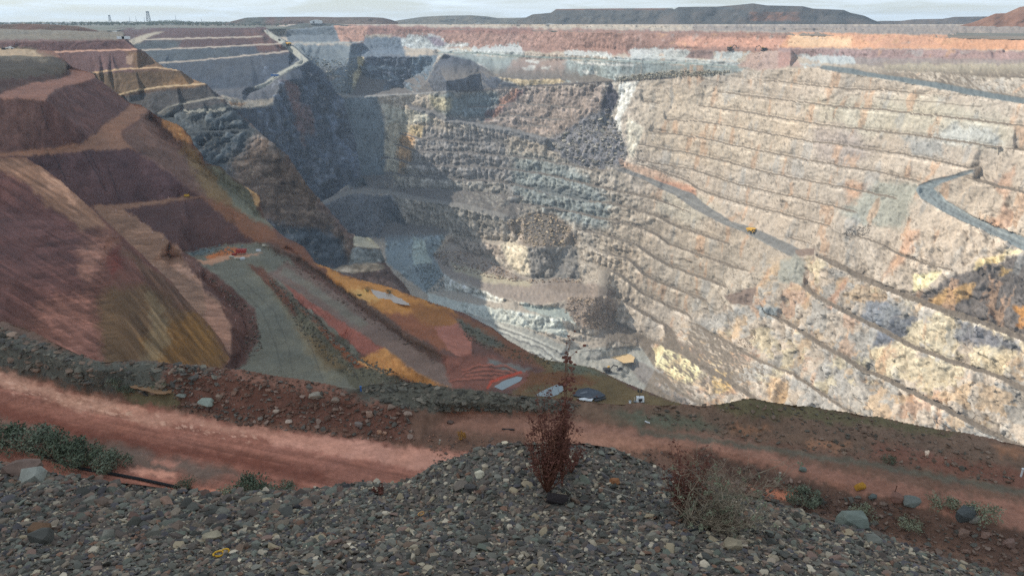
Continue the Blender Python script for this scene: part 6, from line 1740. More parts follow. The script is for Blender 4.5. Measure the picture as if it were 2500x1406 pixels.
W_TAN, W_GREY, W_MUD = water_mat('silty_water', (176, 152, 128), 0.2), water_mat('grey_water', (122, 132, 130), 0.12), water_mat('ochre_water', (206, 178, 134), 0.2)
def smooth_poly(p, seed, amp):
    r = np.random.default_rng(seed); q = []
    for k in range(len(p)):
        a, b = np.array(p[k], float), np.array(p[(k + 1) % len(p)], float)
        for t in (0, 0.25, 0.5, 0.75): q.append(tuple(a + (b - a) * t + (r.normal(0, amp, 2) * (0.35 if t == 0 else 1)) * np.array([1, 0.5])))
    return q
for nm, T_, q, mt_ in (('spur', A, POND_SPUR, W_TAN), ('settle', A, POND_SETTLE, W_GREY), ('mud', A, POND_MUD, W_GREY), ('puddle', R, PUDDLE, water_mat('puddle_water', (168, 132, 100), 0.15)), ('pit', W, POOL_PIT, W_MUD)):
    o = sheet_on('pond' if nm != 'puddle' else 'puddle', T_, smooth_poly(q, len(nm), 2.0 if nm in ('spur', 'puddle') else 0.6), 0.06, 0.03, mt_, None, None, ZP[nm], 'structure')
# low bunds inside the pit pool
for k, (x0, x1, y) in enumerate(((1428, 1446, 863.5), (1452, 1470, 861), (1476, 1496, 859), (1502, 1528, 856))):
    a_, b_ = at_z(np.array([x0, x1]), np.array([y, y - 2.0]), np.full(2, ZP['pit'] + 1.0))
    m_ = MB()
    for t in np.linspace(0, 1, 5):
        p = a_ + (b_ - a_) * t; m_.box((p[0], p[1], p[2] - 0.6), (2.0, 1.8, 1.6), 0.55, t)
    m_.tube([tuple(a_ - np.array([0, 0, 0.4])), tuple(b_ - np.array([0, 0, 0.4]))], 0.9, 6)
    o = m_.build('earth_bund', M_DRK)
    tag(o, ('first', 'second', 'third', 'fourth')[k] + ' from the left of four dark earth bunds along the ochre pool', 'bund', 'dark bunds in the pit floor pool')
a_, b_ = A.surf(1282, 961)[0], A.surf(1338, 951)[0]

# ---- marker posts along the left berm
M_POST = mat_plain('post_paint', (226, 196, 184), 0.6)
mp0 = None
posts = [(283, 513), (316, 527), (344, 545), (372, 567), (398, 586), (424, 609), (453, 633), (484, 661), (514, 689), (548, 723), (561, 747), (411, 484), (574, 782)]
for k, (x, y) in enumerate(posts):
    P = A.surf(x, y + 3)[0]
    if mp0 is None:
        mp0 = empty('marker_post', (0, 0, 0)); MB().box((0, 0, 0.65), (0.24, 0.14, 1.4)).build('shaft', M_POST, mp0); MB().box((0, 0, 1.25), (0.27, 0.17, 0.22)).build('band', M_RED, mp0)
        o = mp0
    else: o = copy_tree(mp0)
    put(o, P - np.array([0, 0, 0.05]), 0.3 * k)
    tag(o, 'pale marker post in the row down the lit lower berm of the left bank' if k < 11 else ('lone pale marker post on the flat ledge above the row of posts' if k == 11 else 'last pale marker post standing low by the ditch below the row'),
        'post', 'marker posts along the lower left berm')
pm_ = empty('pump_unit', A.surf(457, 481)[0]); tag(pm_, 'small yellow pump on the flat ledge at the foot of the dark red face', 'pump')
MB().box((0, 0, 0.9), (2.6, 1.4, 1.2)).build('housing', M_YEL, pm_); MB().box((0, 0, 0.15), (3.0, 1.6, 0.2)).build('skid', M_DRK, pm_); MB().cyl((0.6, 0, 1.8), 0.1, 0.8).build('exhaust', M_DRK, pm_)

# ---- yard at the head of the platform
yd = empty('ore_bin', A.surf(590, 622)[0]); tag(yd, 'red steel bin standing in the small yard at the head of the grey platform', 'bin')
MB().prism([(-2.2, 1.0), (2.2, 1.0), (2.6, 2.8), (-2.6, 2.8)], -1.3, 1.3).build('hopper', M_RED, yd)
for x in (-1.8, 1.8):
    for y in (-1.0, 1.0): MB().box((x, y, 0.5), (0.18, 0.18, 1.1)).build('leg', M_DRK, yd)
for k, (x, y, c_, lb) in enumerate(((566, 630, M_TAN, 'pale pallet stack, leftmost in the small yard'), (578, 634, M_TAN, 'pale pallet stack in front of the red bin'), (592, 634, M_WHT, 'white pallet stack right of the other stacks in the yard'), (572, 624, M_RED, 'low red crate behind the pallet stacks in the yard'))):
    r_ = empty('pallet_stack', A.surf(x, y)[0], 0.4 * k); tag(r_, lb, 'pallets', 'stacks in the small yard')
    for j in range(4): MB().box((0, 0, 0.12 + 0.26 * j), (2.4 - 0.15 * (j % 2), 1.6, 0.16)).build('pallet', c_, r_)
wc = tag(MB().box((0, 0, 0.45), (2.6, 1.4, 0.9), 0.8).build('covered_crate', M_WHT), 'white covered crate alone on the grey platform right of the yard', 'crate'); wc.location = Vector(A.surf(631, 614)[0])
wc = tag(MB().box((0, 0, 0.45), (2.0, 1.4, 0.9), 0.9).build('covered_crate', M_TAN), 'small pale crate at the back corner of the grey platform by the red bank', 'crate'); wc.location = Vector(A.surf(646, 601)[0])

# ---- blue tank on the far wall floor
bt_ = empty('water_tank', G.surf(671, 187)[0], 0.2); tag(bt_, 'long blue and white tank beside the road under the far left benches', 'tank')
MB().box((0, 0, 2.0), (13, 3.5, 3.0)).build('body', M_BLU, bt_); MB().box((1.5, 0, 3.7), (9, 3.6, 0.4)).build('roof', M_WHT, bt_)
# ---- things on the rim: sheds, huts, tanks, stockpiles
def shed(px, py, w, d, h, wall, roof, label, rz=0.1, group=None, cat='shed', name='shed', P=None):
    P = ground_pt(px, py) if P is None else P
    r = empty(name, P, rz); tag(r, label, cat, group)
    MB().box((0, 0, h / 2 - 0.4), (w, d, h + 0.8)).build('wall', wall, r)
    MB().prism([(-w / 2 - 0.4, h), (w / 2 + 0.4, h), (0, h + w * 0.07 + 0.6)], -d / 2 - 0.4, d / 2 + 0.4).build('roof', roof, r)
    MB().box((-w * 0.2, -d / 2 - 0.05, h * 0.4), (w * 0.15, 0.1, h * 0.75)).build('door', M_DRK, r)
    return r
shed(772, 56.5, 30, 10, 6, M_WHT, M_WHT, 'long white shed on top of the red mound left of centre', P=at_y(np.array([772.]), np.array([56.]), np.array([2130.]))[0] + np.array([0, 0, -1.5]))
shed(1169, 60, 30, 14, 8, M_TAN, M_WHT, 'pale shed, left of two on the far rim under the low blue dump', P=ground_pt(1169, 64))
shed(1192, 60, 24, 14, 9, M_TAN, M_TAN, 'pale shed, right of two on the far rim under the low blue dump', P=ground_pt(1192, 64))
shed(1344, 63, 60, 10, 5, M_WHT, M_WHT, 'long low white building on the far rim right of the row of huts', P=ground_pt(1344, 66))
for k, x in enumerate((1212, 1228, 1250, 1262, 1276, 1296)):
    shed(x, 65, 12 + 5 * (k % 3), 8, 4, (M_TAN, M_DRK, M_STL)[k % 3], (M_WHT, M_TAN, M_STL)[k % 3], 'small low hut in the row along the far rim below the notch in the dumps', P=ground_pt(x, 66), group='row of huts on the far rim', cat='hut', name='hut')
for k, x in enumerate((2281, 2287, 2293, 2299, 2305, 2311)):
    r = empty('storage_tank', ground_pt(x, 66.5)); tag(r, 'white round tank in the row of six on the far right rim', 'tank', 'row of white tanks on the far right rim')
    MB().cyl((0, 0, 2.5), 4.5, 6, 'z', 18).build('shell', M_WHT, r); MB().cyl((0, 0, 5.9), 4.5, 0.9, 'z', 18, 0.6).build('lid', M_WHT, r)
for k, (x, y) in enumerate(((296, 96), (308, 96))):
    o = tag(MB().box((0, 0, 1.4), (8, 3, 2.8)).build('container', M_WHT), ('left', 'right')[k] + ' of two small white containers on the crest at the top left terrace corner', 'container', 'containers on the terrace crest'); o.location = Vector(at_y(np.array([x]), np.array([y]), np.array([905.]))[0])
o = tag(MB().box((0, 0, 1.3), (9, 3, 2.6)).build('container', M_WHT), 'white container cut by the left edge of the photo on the grassy rim', 'container', 'containers on the terrace crest'); o.location = Vector(A.surf(2, 113)[0])
dm = empty('drill_rig', A.surf(9, 122)[0]); tag(dm, 'small dark drill rig on the grassy rim beside the white vehicle', 'rig')
MB().box((0, 0, 1.0), (3.2, 2.2, 1.6)).build('body', M_DRK, dm); MB().tube([(-0.8, 0, 1.6), (-0.8, 0, 4.2)], 0.2).build('mast', M_DRK, dm)
for y in (-0.9, 0.9): MB().box((0, y, 0.35), (3.4, 0.6, 0.7)).build('track', M_BLK, dm)
def pile(name, px, py, rad, h, rgb, label, seed):
    P = at_z(np.array([px]), np.array([py]), np.array([-20.0]))[0]
    n, m = 40, 14; V, F = [], []
    for j in range(m):
        t = j / (m - 1)
        for i in range(n):
            a = 2 * math.pi * i / n
            q = np.array([math.cos(a) * 1.5, math.sin(a) * 1.5, t * 3 + seed])
            rr = rad * (1 - t) * (1 + 0.12 * float(vnoise(q[None], seed)[0]))
            V.append((rr * math.cos(a), rr * math.sin(a), h * (1 - (1 - t) ** 1.15) if name == 'stockpile' and seed == 1 else h * t))
    for j in range(m - 1):
        for i in range(n): F.append((j * n + i, j * n + (i + 1) % n, (j + 1) * n + (i + 1) % n, (j + 1) * n + i))
    me = bpy.data.meshes.new(name); me.from_pydata(V, [], F); me.update(); me.materials.append(mat_plain('stockpile_%s' % ('cream' if seed == 1 else 'white'), rgb, 0.95, nscale=0.1))
    o = link(name, me, None, Vector(P)); tag(o, label, 'stockpile'); return o
pile('stockpile', 1575, 62.3, 46, 21, (232, 214, 184), 'rounded cream ore stockpile on the far rim below the big dump', 1)
sp2 = pile('stockpile', 1616, 62.3, 32, 23, (238, 236, 228), 'pointed white ore stockpile right of the cream one on the far rim', 2)
MB().tube([(-2, -4, 23.5), (-30, -34, 0)], 1.6).box((0, -10, 12), (8, 8, 23)).build('conveyor', M_DRK, sp2)

# ---- the town skyline
def headframe(px, py, Y, h, w, label, mat, group=None):
    P = at_y(np.array([px]), np.array([py]), np.array([Y]))[0]
    r = empty('headframe', P); tag(r, label, 'tower', group)
    for k, (sx, sy) in enumerate(((-1, -1), (1, -1), (1, 1), (-1, 1))):
        MB().tube([(sx * w / 2, sy * w / 2, 0), (sx * w / 4, sy * w / 4, h)], w * 0.07).build('leg', mat, r)
    b = MB()
    for j in range(5):
        t0, t1 = j / 5, (j + 1) / 5
        for sx, sy, tx, ty in ((-1, -1, 1, -1), (1, -1, 1, 1), (1, 1, -1, 1), (-1, 1, -1, -1)):
            f0, f1 = w / 2 * (1 - t0 / 2), w / 2 * (1 - t1 / 2)
            b.tube([(sx * f0, sy * f0, h * t0), (tx * f1, ty * f1, h * t1)], w * 0.045)
    b.build('bracing', mat, r)
    MB().box((0, 0, h * 0.97), (w * 0.8, w * 0.7, h * 0.1)).build('sheave_house', mat, r)
    return r
M_FAR = mat_plain('tower_steel', (86, 98, 108), 0.7)
headframe(363, 53, 3000, 33, 11, 'tall lattice headframe tower standing above the treeline on the left horizon', M_FAR)
headframe(269, 54, 3000, 22, 7, 'shorter dark tower left of the tall headframe on the horizon', M_FAR)
for k, (x, h) in enumerate(((317, 17), (333, 19), (353, 16), (430, 24), (492, 14))):
    o = tag(MB().tube([(0, 0, 0), (0, 0, h)], 0.9, 6, 0.3).build('mast', M_FAR), ['thin mast left of the tall headframe, the lowest of three', 'thin mast just left of the tall headframe, tallest of three', 'thin mast touching the left side of the tall headframe', 'thin lone mast on the horizon right of the tall headframe', 'short lone mast at the right end of the treeline'][k], 'mast', 'masts on the town skyline')
    o.location = Vector(at_y(np.array([x]), np.array([54.]), np.array([3000.]))[0])
hr_ = np.random.default_rng(5)
for k, x in enumerate((18, 48, 55, 86, 92, 104, 122, 126, 140, 166, 186, 214, 318, 376, 420, 560, 606)):
    w, h = 9 + 9 * hr_.random(), 4 + 2.5 * hr_.random()
    P = at_y(np.array([x + 0.0]), np.array([57.0]), np.array([2550.]))[0]; P[2] = float(plain_h(P[0], P[1]))
    r = empty('house', P, 0.4 * hr_.random()); tag(r, 'tiny pale town building among the trees on the left horizon', 'house', 'pale buildings of the distant town')
    MB().box((0, 0, h / 2 - 0.5), (w, 9, h + 1)).build('wall', M_WHT, r)
    MB().prism([(-w / 2 - 0.5, h), (w / 2 + 0.5, h), (0, h + 1.6)], -5, 5).build('roof', (M_WHT, M_STL, M_TAN)[k % 3], r)
# trees of the town: one far wood
def leaf_blobs(centers, radii, per, size, seed, squash=0.8):
    r = np.random.default_rng(seed); V, F = [], []
    tot = 0
    for (c, R_) in zip(centers, radii):
        n = per
        d = r.normal(0, 1, (n, 3)); d /= np.linalg.norm(d, axis=1, keepdims=True)
        p = np.asarray(c) + d * (R_ * (0.45 + 0.6 * r.random((n, 1)))) * np.array([1, 1, squash])
        u = r.normal(0, 1, (n, 3)); u /= np.linalg.norm(u, axis=1, keepdims=True)
        w = np.cross(u, d + 0.01); w /= np.linalg.norm(w, axis=1, keepdims=True) + 1e-9
        s = size * (0.6 + 0.8 * r.random((n, 1)))
        V.append(np.stack([p - u * s, p - w * s * 0.5, p + u * s, p + w * s * 0.5], 1).reshape(-1, 3))
        F.append(np.arange(n * 4).reshape(-1, 4) + tot); tot += n * 4
    return np.concatenate(V), np.concatenate(F)
tr = np.random.default_rng(9); cs, rs_ = [], []
for k in range(1500):
    x = tr.uniform(-80, 700); Yt = tr.uniform(2300, 3300)
    P = at_y(np.array([x]), np.array([57.]), np.array([Yt]))[0]; g = float(plain_h(P[0], P[1]))
    hgt = tr.uniform(3.0, 8.5) * (1.0 + 0.9 * math.exp(-((x - 415) / 40) ** 2))
    cs.append((P[0], P[1], g + hgt * 0.55)); rs_.append(hgt * 0.62)
V_, F_ = leaf_blobs(cs, rs_, 26, 1.3, 10)
M_TREE = mat_plain('tree_leaf', (84, 96, 78), 0.9, noise=0.35, nscale=0.05)
o = link('treeline', mesh_np('treeline', V_, F_, M_TREE, smooth=False)); o['kind'] = 'stuff'
cs, rs_ = [], []
for k in range(420):
    x = tr.uniform(600, 2300); Yt = tr.uniform(1900, 2600)
    P = ground_pt(x, 66); P = at_z(np.array([x]), np.array([tr.uniform(62.5, 67)]), np.array([-20.]))[0]
    hgt = tr.uniform(1.2, 3.2); cs.append((P[0], P[1], P[2] + hgt * 0.4)); rs_.append(hgt * 0.6)
V_, F_ = leaf_blobs(cs, rs_, 18, 0.8, 12)
o = link('scrub', mesh_np('scrub', V_, F_, M_TREE, smooth=False)); o['kind'] = 'stuff'
# ------------------------------------------------------------------ plants
M_LEAF = mat_plain('shrub_leaf', (92, 100, 78), 0.85, noise=0.3, nscale=3.0)
M_LEAF2 = mat_plain('grey_green_leaf', (112, 118, 96), 0.85, noise=0.3, nscale=3.0)
M_LEAF3 = mat_plain('pale_tuft', (138, 140, 112), 0.9, noise=0.25, nscale=3.0)
M_DEAD = mat_plain('dry_stem', (146, 130, 108), 0.9, noise=0.3, nscale=20)
M_REDS = mat_plain('red_stem', (124, 82, 64), 0.85, noise=0.35, nscale=14)
M_REDL = mat_plain('dry_red_seed', (108, 68, 56), 0.9, noise=0.45, nscale=30)
M_YELB = mat_plain('ochre_bush', (176, 126, 52), 0.9, noise=0.35, nscale=5)
def stems_mesh(rng, n, h, spread, r, wig=0.15, lean=(0, 0)):
    m = MB(); tips = []
    for k in range(n):
        a = rng.random() * 6.283; s = spread * (0.2 + 0.8 * rng.random())
        hh_ = h * (0.38 + 0.66 * rng.random() ** 1.7); pts = []
        for t in np.linspace(0, 1, 6):
            pts.append((math.cos(a) * s * t ** 0.75 + lean[0] * t + rng.normal(0, wig * spread * 0.3) * t, math.sin(a) * s * t ** 0.75 + lean[1] * t + rng.normal(0, wig * spread * 0.3) * t, hh_ * t))
        m.tube(pts, r, 4, r * 0.35); tips.append(pts)
    return m, tips
def twigs(m, rng, pts, n, ln, r, up=0.4):
    out = []
    for k in range(n):
        p = np.array(pts[int(rng.integers(1, len(pts)))]); d = rng.normal(0, 1, 3); d[2] = abs(d[2]) * up + up; d /= np.linalg.norm(d)
        L_ = ln * (0.4 + 0.8 * rng.random()); q = p + d * L_ * 0.55 + rng.normal(0, 0.08 * L_, 3); e = p + d * L_ + rng.normal(0, 0.15 * L_, 3)
        m.tube([p, q, e], r, 3, r * 0.4); out.append([tuple(p), tuple(q), tuple(e)])
    return out
def seeds(m, rng, paths, per, size):
    for pts in paths:
        for k in range(per):
            p = np.array(pts[int(rng.integers(len(pts) // 2, len(pts)))]) + rng.normal(0, size * 1.1, 3)
            V, F = SMALL[int(rng.integers(0, len(SMALL)))]
            m.add(V * size * (0.4 + 0.7 * rng.random()) * np.array([1, 0.8, 1.3]) + p, [tuple(f) for f in F])
def bush(name, P, w, h, leafm, seed, label, group=None, cat='bush', leaf=0.05, n=900, stem=M_DEAD):
    rng = np.random.default_rng(seed)
    r = empty(name, P); tag(r, label, cat, group)
    m, tips = stems_mesh(rng, 16, h * 0.8, w * 0.45, 0.012 * max(w, 0.3)); m.build('stem', stem, r)
    cs = []; rs2 = []
    for k in range(15):
        a, q = rng.random() * 6.283, math.sqrt(rng.random())
        cs.append((math.cos(a) * q * w * 0.42, math.sin(a) * q * w * 0.42, h * (0.25 + 0.5 * rng.random() * (1.1 - q * 0.6)))); rs2.append(w * (0.12 + 0.12 * rng.random()))
    V, F = leaf_blobs(cs, rs2, n // 15, leaf, seed, 0.9)
    V[:, 2] = np.maximum(V[:, 2], 0.01)
    link('foliage', mesh_np('foliage', V, F, leafm, smooth=False), r)
    return r
# dry red plants on the mound
def red_plant(P, h, w, seed, label, n=26, lean=(0, 0), big=1.0):
    rng = np.random.default_rng(seed)
    r = empty('dry_plant', P); tag(r, label, 'plant', 'dry red plants on the gravel mound')
    m, tips = stems_mesh(rng, n, h, w, 0.0032, 0.25, lean)
    s2 = MB(); tw = []
    for t in tips: tw += twigs(s2, rng, t[1:], 6, h * 0.18, 0.0014, 1.0)
    m.build('stem', M_REDS, r)['kind'] = 'stuff'; s2.build('twig', M_REDS, r)['kind'] = 'stuff'
    s = MB(); seeds(s, rng, tips, int(9 * big), 0.0075 * big); seeds(s, rng, tw, 3, 0.0062 * big); s.build('seed_head', M_REDL, r)['kind'] = 'stuff'
    return r
P1 = Fg.surf(1335, 1208)[0]
red_plant(P1, 0.50, 0.135, 21, 'tall dry red-brown plant on top of the mound before the pit', 62, (0.015, 0.02))
red_plant(Fg.surf(1372, 1190)[0], 0.74, 0.045, 22, 'thin tallest dry stalk reaching up past the ponds from the mound top', 14, (0.0, 0.0), 1.6)
red_plant(Fg.surf(1395, 1150)[0], 0.20, 0.08, 23, 'low dry grey-brown sprig right of the tall red plant', 9)
red_plant(Fg.surf(1668, 1268)[0], 0.36, 0.12, 24, 'second dry red plant, half hidden behind the bare twig bush', 40)
red_plant(Fg.surf(925, 1205)[0], 0.045, 0.04, 25, 'tiny dark red sprig on the gravel left of the mound top', 8)
# bare twig bush
rng = np.random.default_rng(31)
tb = empty('twig_bush', Fg.surf(1740, 1286)[0]); tag(tb, 'bare tangled grey twig bush with a few pale leaves on the right of the mound', 'bush')
m, tips = stems_mesh(rng, 60, 0.27, 0.30, 0.0026, 0.5); tw = []
for t in tips: tw += twigs(m, rng, t, 9, 0.13, 0.0015, 0.35)
for t in tw[::2]: twigs(m, rng, t, 2, 0.06, 0.0009, 0.2)
m.build('twig', M_DEAD, tb)['kind'] = 'stuff'
cs = [t[-1] for t in tw if rng.random() < 0.16]
V, F = leaf_blobs(cs, [0.016] * len(cs), 16, 0.006, 32, 1.0); link('foliage', mesh_np('foliage', V, F, M_LEAF3, smooth=False), tb)
# bushes beside the road
rp_ = lambda x, y: R.surf(x, y)[0]
def roadside(x, y, wpx, hpx, leafm, seed, label, group, n=1100, **k):
    P = rp_(x, y); sc_ = np.linalg.norm(P) / FPX
    return bush('shrub', P, wpx * sc_, hpx * sc_ * 1.1, leafm, seed, label, group, leaf=max(0.02, wpx * sc_ * 0.030), n=int(n * 1.5), **k)
g1 = 'row of grey-green shrubs at the left road edge'
roadside(-10, 1085, 110, 60, M_LEAF, 40, 'grey-green shrub at the left photo edge, first of the roadside row', g1)
roadside(75, 1098, 110, 60, M_LEAF2, 41, 'second grey-green shrub from the left in the roadside row', g1)
roadside(150, 1118, 110, 56, M_LEAF, 42, 'third grey-green shrub from the left in the roadside row', g1)
roadside(210, 1136, 100, 54, M_LEAF, 43, 'fourth grey-green shrub from the left in the roadside row', g1)
roadside(272, 1148, 90, 48, M_LEAF2, 44, 'last grey-green shrub at the right end of the roadside row', g1)
g2 = 'small shrubs below the gravel mound'
roadside(455, 1192, 56, 30, M_LEAF, 45, 'small dark tuft by the road left of the round green shrub', g2, 500)
roadside(612, 1206, 96, 48, M_LEAF, 46, 'round dark green shrub at the foot of the gravel mound', g2)
roadside(575, 1218, 80, 34, M_LEAF3, 47, 'pale green tuft in front of the round dark green shrub', g2, 600)
roadside(685, 1206, 80, 26, M_LEAF2, 48, 'low grey-green tuft right of the round dark green shrub', g2, 600)
roadside(1962, 1232, 76, 56, M_LEAF2, 49, 'grey-green shrub below the bank right of the twig bush', g2)
g3 = 'tufts on the right bank'
roadside(2110, 1264, 60, 30, M_LEAF3, 50, 'dry tuft on the dark bank right of the grey-green shrub', g3, 500)
roadside(2215, 1288, 60, 30, M_LEAF3, 51, 'dry tuft low on the dark bank below the two bank boulders', g3, 500)
roadside(2295, 1236, 70, 26, M_LEAF3, 52, 'pale green tuft on the bank edge right of the grey boulder', g3, 500)
roadside(2400, 1268, 80, 36, M_LEAF3, 53, 'pale green tuft behind the big dark boulder on the right bank', g3, 500)
roadside(2170, 1128, 40, 22, M_LEAF, 54, 'small dark shrub on the far side of the pink track at right', g3, 400)
roadside(312, 958, 50, 22, M_LEAF, 55, 'dark shrub beside the ochre puddle on the near bund', g3, 400)
roadside(285, 940, 50, 20, M_LEAF2, 56, 'pale shrub among dark stones behind the ochre puddle', g3, 400)
roadside(395, 942, 44, 14, M_LEAF3, 57, 'tuft of pale grass at the back of the ochre puddle', g3, 400)
P = rp_(1126, 1074); sc_ = np.linalg.norm(P) / FPX
bush('ochre_bush', P, 28 * sc_, 32 * sc_, M_YELB, 58, 'small ochre-yellow bush on the pink bank left of the mound top', None, 'bush', 0.035, 500)
for x, y, w_, s_, lb in ((898, 712, 24, 60, 'dark green shrub at the left end of the muddy pond on the spur'), (953, 717, 20, 61, 'dark green shrub on the far edge of the muddy pond on the spur'), (878, 722, 10, 62, 'tiny dark shrub left below the muddy pond on the spur')):
    P = A.surf(x, y)[0]; sc_ = np.linalg.norm(P) / FPX
    bush('shrub', P, w_ * sc_ * 1.2, w_ * sc_ * 0.6, M_LEAF, s_, lb, 'shrubs by the muddy pond', 'bush', 0.12, 500)

# ------------------------------------------------------------------ boulders one can point to
def boulder(name, T, x, y, wpx, hpx, rgb, seed, label, group=None, flat=None, rz=None, k=1.4, sink=0.22):
    P = T.surf(x, y)[0]; sc_ = np.linalg.norm(P) / FPX
    V, F = hull(seed, 22, 1.0, 1.0)
    V = V / np.abs(V).max(axis=0)
    V2 = V * np.array([wpx * 0.5, wpx * 0.38, hpx * 0.5]) * sc_
    me = mesh_np(name, V2, F, m_stone, np.repeat((lin(rgb) * k * np.array([1.06, 1.0, 0.88]))[None], len(V2), 0) * np.exp(np.random.default_rng(seed).normal(0, 0.06, (len(V2), 1))), smooth=False)
    o = link(name, me, None, Vector(P) + Vector((0, 0, hpx * sc_ * (0.5 - sink)))); o.rotation_euler = (0, 0, 0 if rz is None else rz)
    tag(o, label, 'boulder' if wpx > 22 else 'rock', group); return o
BL = [
 (Fg, 62, 1152, 82, 40, (104, 88, 82), 'big flat brown boulder at the left edge among the gravel'),
 (Fg, 80, 1168, 56, 36, (128, 130, 126), 'pale grey pointed boulder leaning before the big brown one at left'),
 (Fg, 100, 1328, 52, 38, (78, 78, 76), 'dark grey rounded boulder low at the left of the gravel'),
 (Fg, 96, 1302, 50, 24, (104, 82, 66), 'brown flat rock just behind the dark rounded boulder at left'),
 (Fg, 520, 1318, 44, 26, (140, 132, 116), 'pale tan angular rock above the curled yellow rings'),
 (Fg, 1362, 1228, 58, 32, (48, 44, 46), 'near black dome-shaped rock at the foot of the tall red plant'),
 (Fg, 2078, 1285, 66, 50, (104, 112, 108), 'large pale grey-green boulder on the right rim of the mound'),
 (Fg, 1690, 1296, 30, 24, (46, 50, 54), 'dark blocky rock under the twig bush'),
 (Fg, 1788, 1335, 44, 32, (132, 122, 106), 'tan rounded rock right below the twig bush'),
 (Fg, 1045, 1290, 44, 26, (110, 106, 100), 'grey layered rock in the middle of the gravel'),
 (Fg, 1130, 1190, 48, 22, (106, 98, 92), 'flat brown slab left of the tall red plant'),
 (Fg, 1148, 1202, 34, 26, (72, 70, 70), 'dark angular rock under the flat brown slab'),
 (Fg, 1500, 1188, 26, 26, (132, 92, 66), 'rusty brown rock right of the tall red plant'),
 (Fg, 1000, 1110, 0, 0, (0, 0, 0), ''),
 (Fg, 1165, 1332, 50, 26, (92, 86, 80), 'brown-grey wedge rock low in the centre of the gravel'),
 (Fg, 2130, 1330, 40, 26, (108, 110, 106), 'grey rock with white spots below the grey-green boulder'),
 (Fg, 1172, 1165, 26, 22, (186, 180, 164), 'bright cream rock on the mound left of the tall red plant'),
 (Fg, 1590, 1320, 34, 24, (116, 112, 104), 'grey rock left of the tan rock below the twig bush'),
 (R, 506, 990, 40, 22, (126, 134, 128), 'large pale grey-green slab at the foot of the near bund'),
 (R, 770, 970, 40, 18, (132, 126, 118), 'pale flat slab on top of the reddish bund'),
 (R, 820, 980, 22, 14, (128, 116, 108), 'pale rounded rock right of the flat slab on the bund'),
 (R, 445, 972, 24, 10, (108, 112, 108), 'grey rock by the grass right of the ochre puddle'),
 (R, 536, 972, 18, 14, (124, 108, 98), 'brown rounded rock right of the grey-green slab'),
 (R, 675, 1008, 16, 10, (150, 136, 126), 'pale stone on the reddish bund below the flat slab'),
 (R, 706, 1034, 18, 10, (166, 150, 140), 'pale flat stone at the toe of the reddish bund'),
 (R, 900, 1016, 24, 18, (134, 112, 100), 'round brown boulder at the left end of the orange heap'),
 (R, 955, 998, 22, 16, (124, 110, 102), 'brown boulder at the back of the orange heap'),
 (R, 996, 1014, 22, 14, (128, 112, 104), 'brown boulder at the right of the orange heap'),
 (R, 875, 1040, 22, 14, (112, 104, 102), 'grey boulder at the front foot of the orange heap'),
 (R, 926, 1056, 14, 12, (150, 118, 100), 'left of two small round stones beside the road'),
 (R, 939, 1056, 11, 10, (150, 120, 104), 'right of two small round stones beside the road'),
 (R, 1100, 1034, 18, 8, (96, 82, 78), 'flat dark stone on the pink track behind the ochre bush'),
 (R, 1292, 1000, 12, 10, (150, 142, 134), 'pale stone on the dark hummock behind the tall red plant'),
 (R, 2188, 1222, 34, 26, (112, 84, 76), 'brown boulder beside the rusty picket on the right bank'),
 (R, 2222, 1228, 40, 20, (96, 100, 98), 'grey boulder right of the brown one on the right bank'),
 (R, 2355, 1262, 42, 36, (72, 76, 78), 'big dark grey boulder on the right bank'),
 (R, 2376, 1274, 26, 20, (112, 108, 104), 'grey rock right of the big dark boulder on the bank'),
 (R, 2100, 1192, 24, 20, (146, 108, 46), 'ochre-yellow rock at the edge of the pink track on the right'),
 (R, 2262, 1112, 10, 16, (206, 184, 168), 'small pale upright stone on the slope above the pink track at right'),
 (R, 2130, 1216, 22, 10, (84, 90, 90), 'flat dark slab left of the rusty picket'),
 (R, 1958, 1150, 18, 12, (96, 104, 100), 'grey-green stone on the bank crest right of the twig bush'),
 (R, 2350, 1304, 24, 20, (112, 92, 84), 'brown stone low on the right bank under the dark boulder'),
 (R, 2405, 1310, 18, 16, (120, 98, 90), 'smaller brown stone right of the low brown stone on the bank'),
 (R, 2460, 1330, 28, 24, (112, 92, 86), 'round brown boulder at the right edge of the lower track'),
 (R, 30, 820, 26, 10, (138, 118, 106), 'pale brown flat rock at the left end of the dark stony bund'),
]
for k, (T_, x, y, w_, h_, rgb, lb) in enumerate(BL):
    if w_: boulder('boulder' if w_ > 22 else 'rock', T_, x, y, w_, h_, rgb, 700 + k, lb)

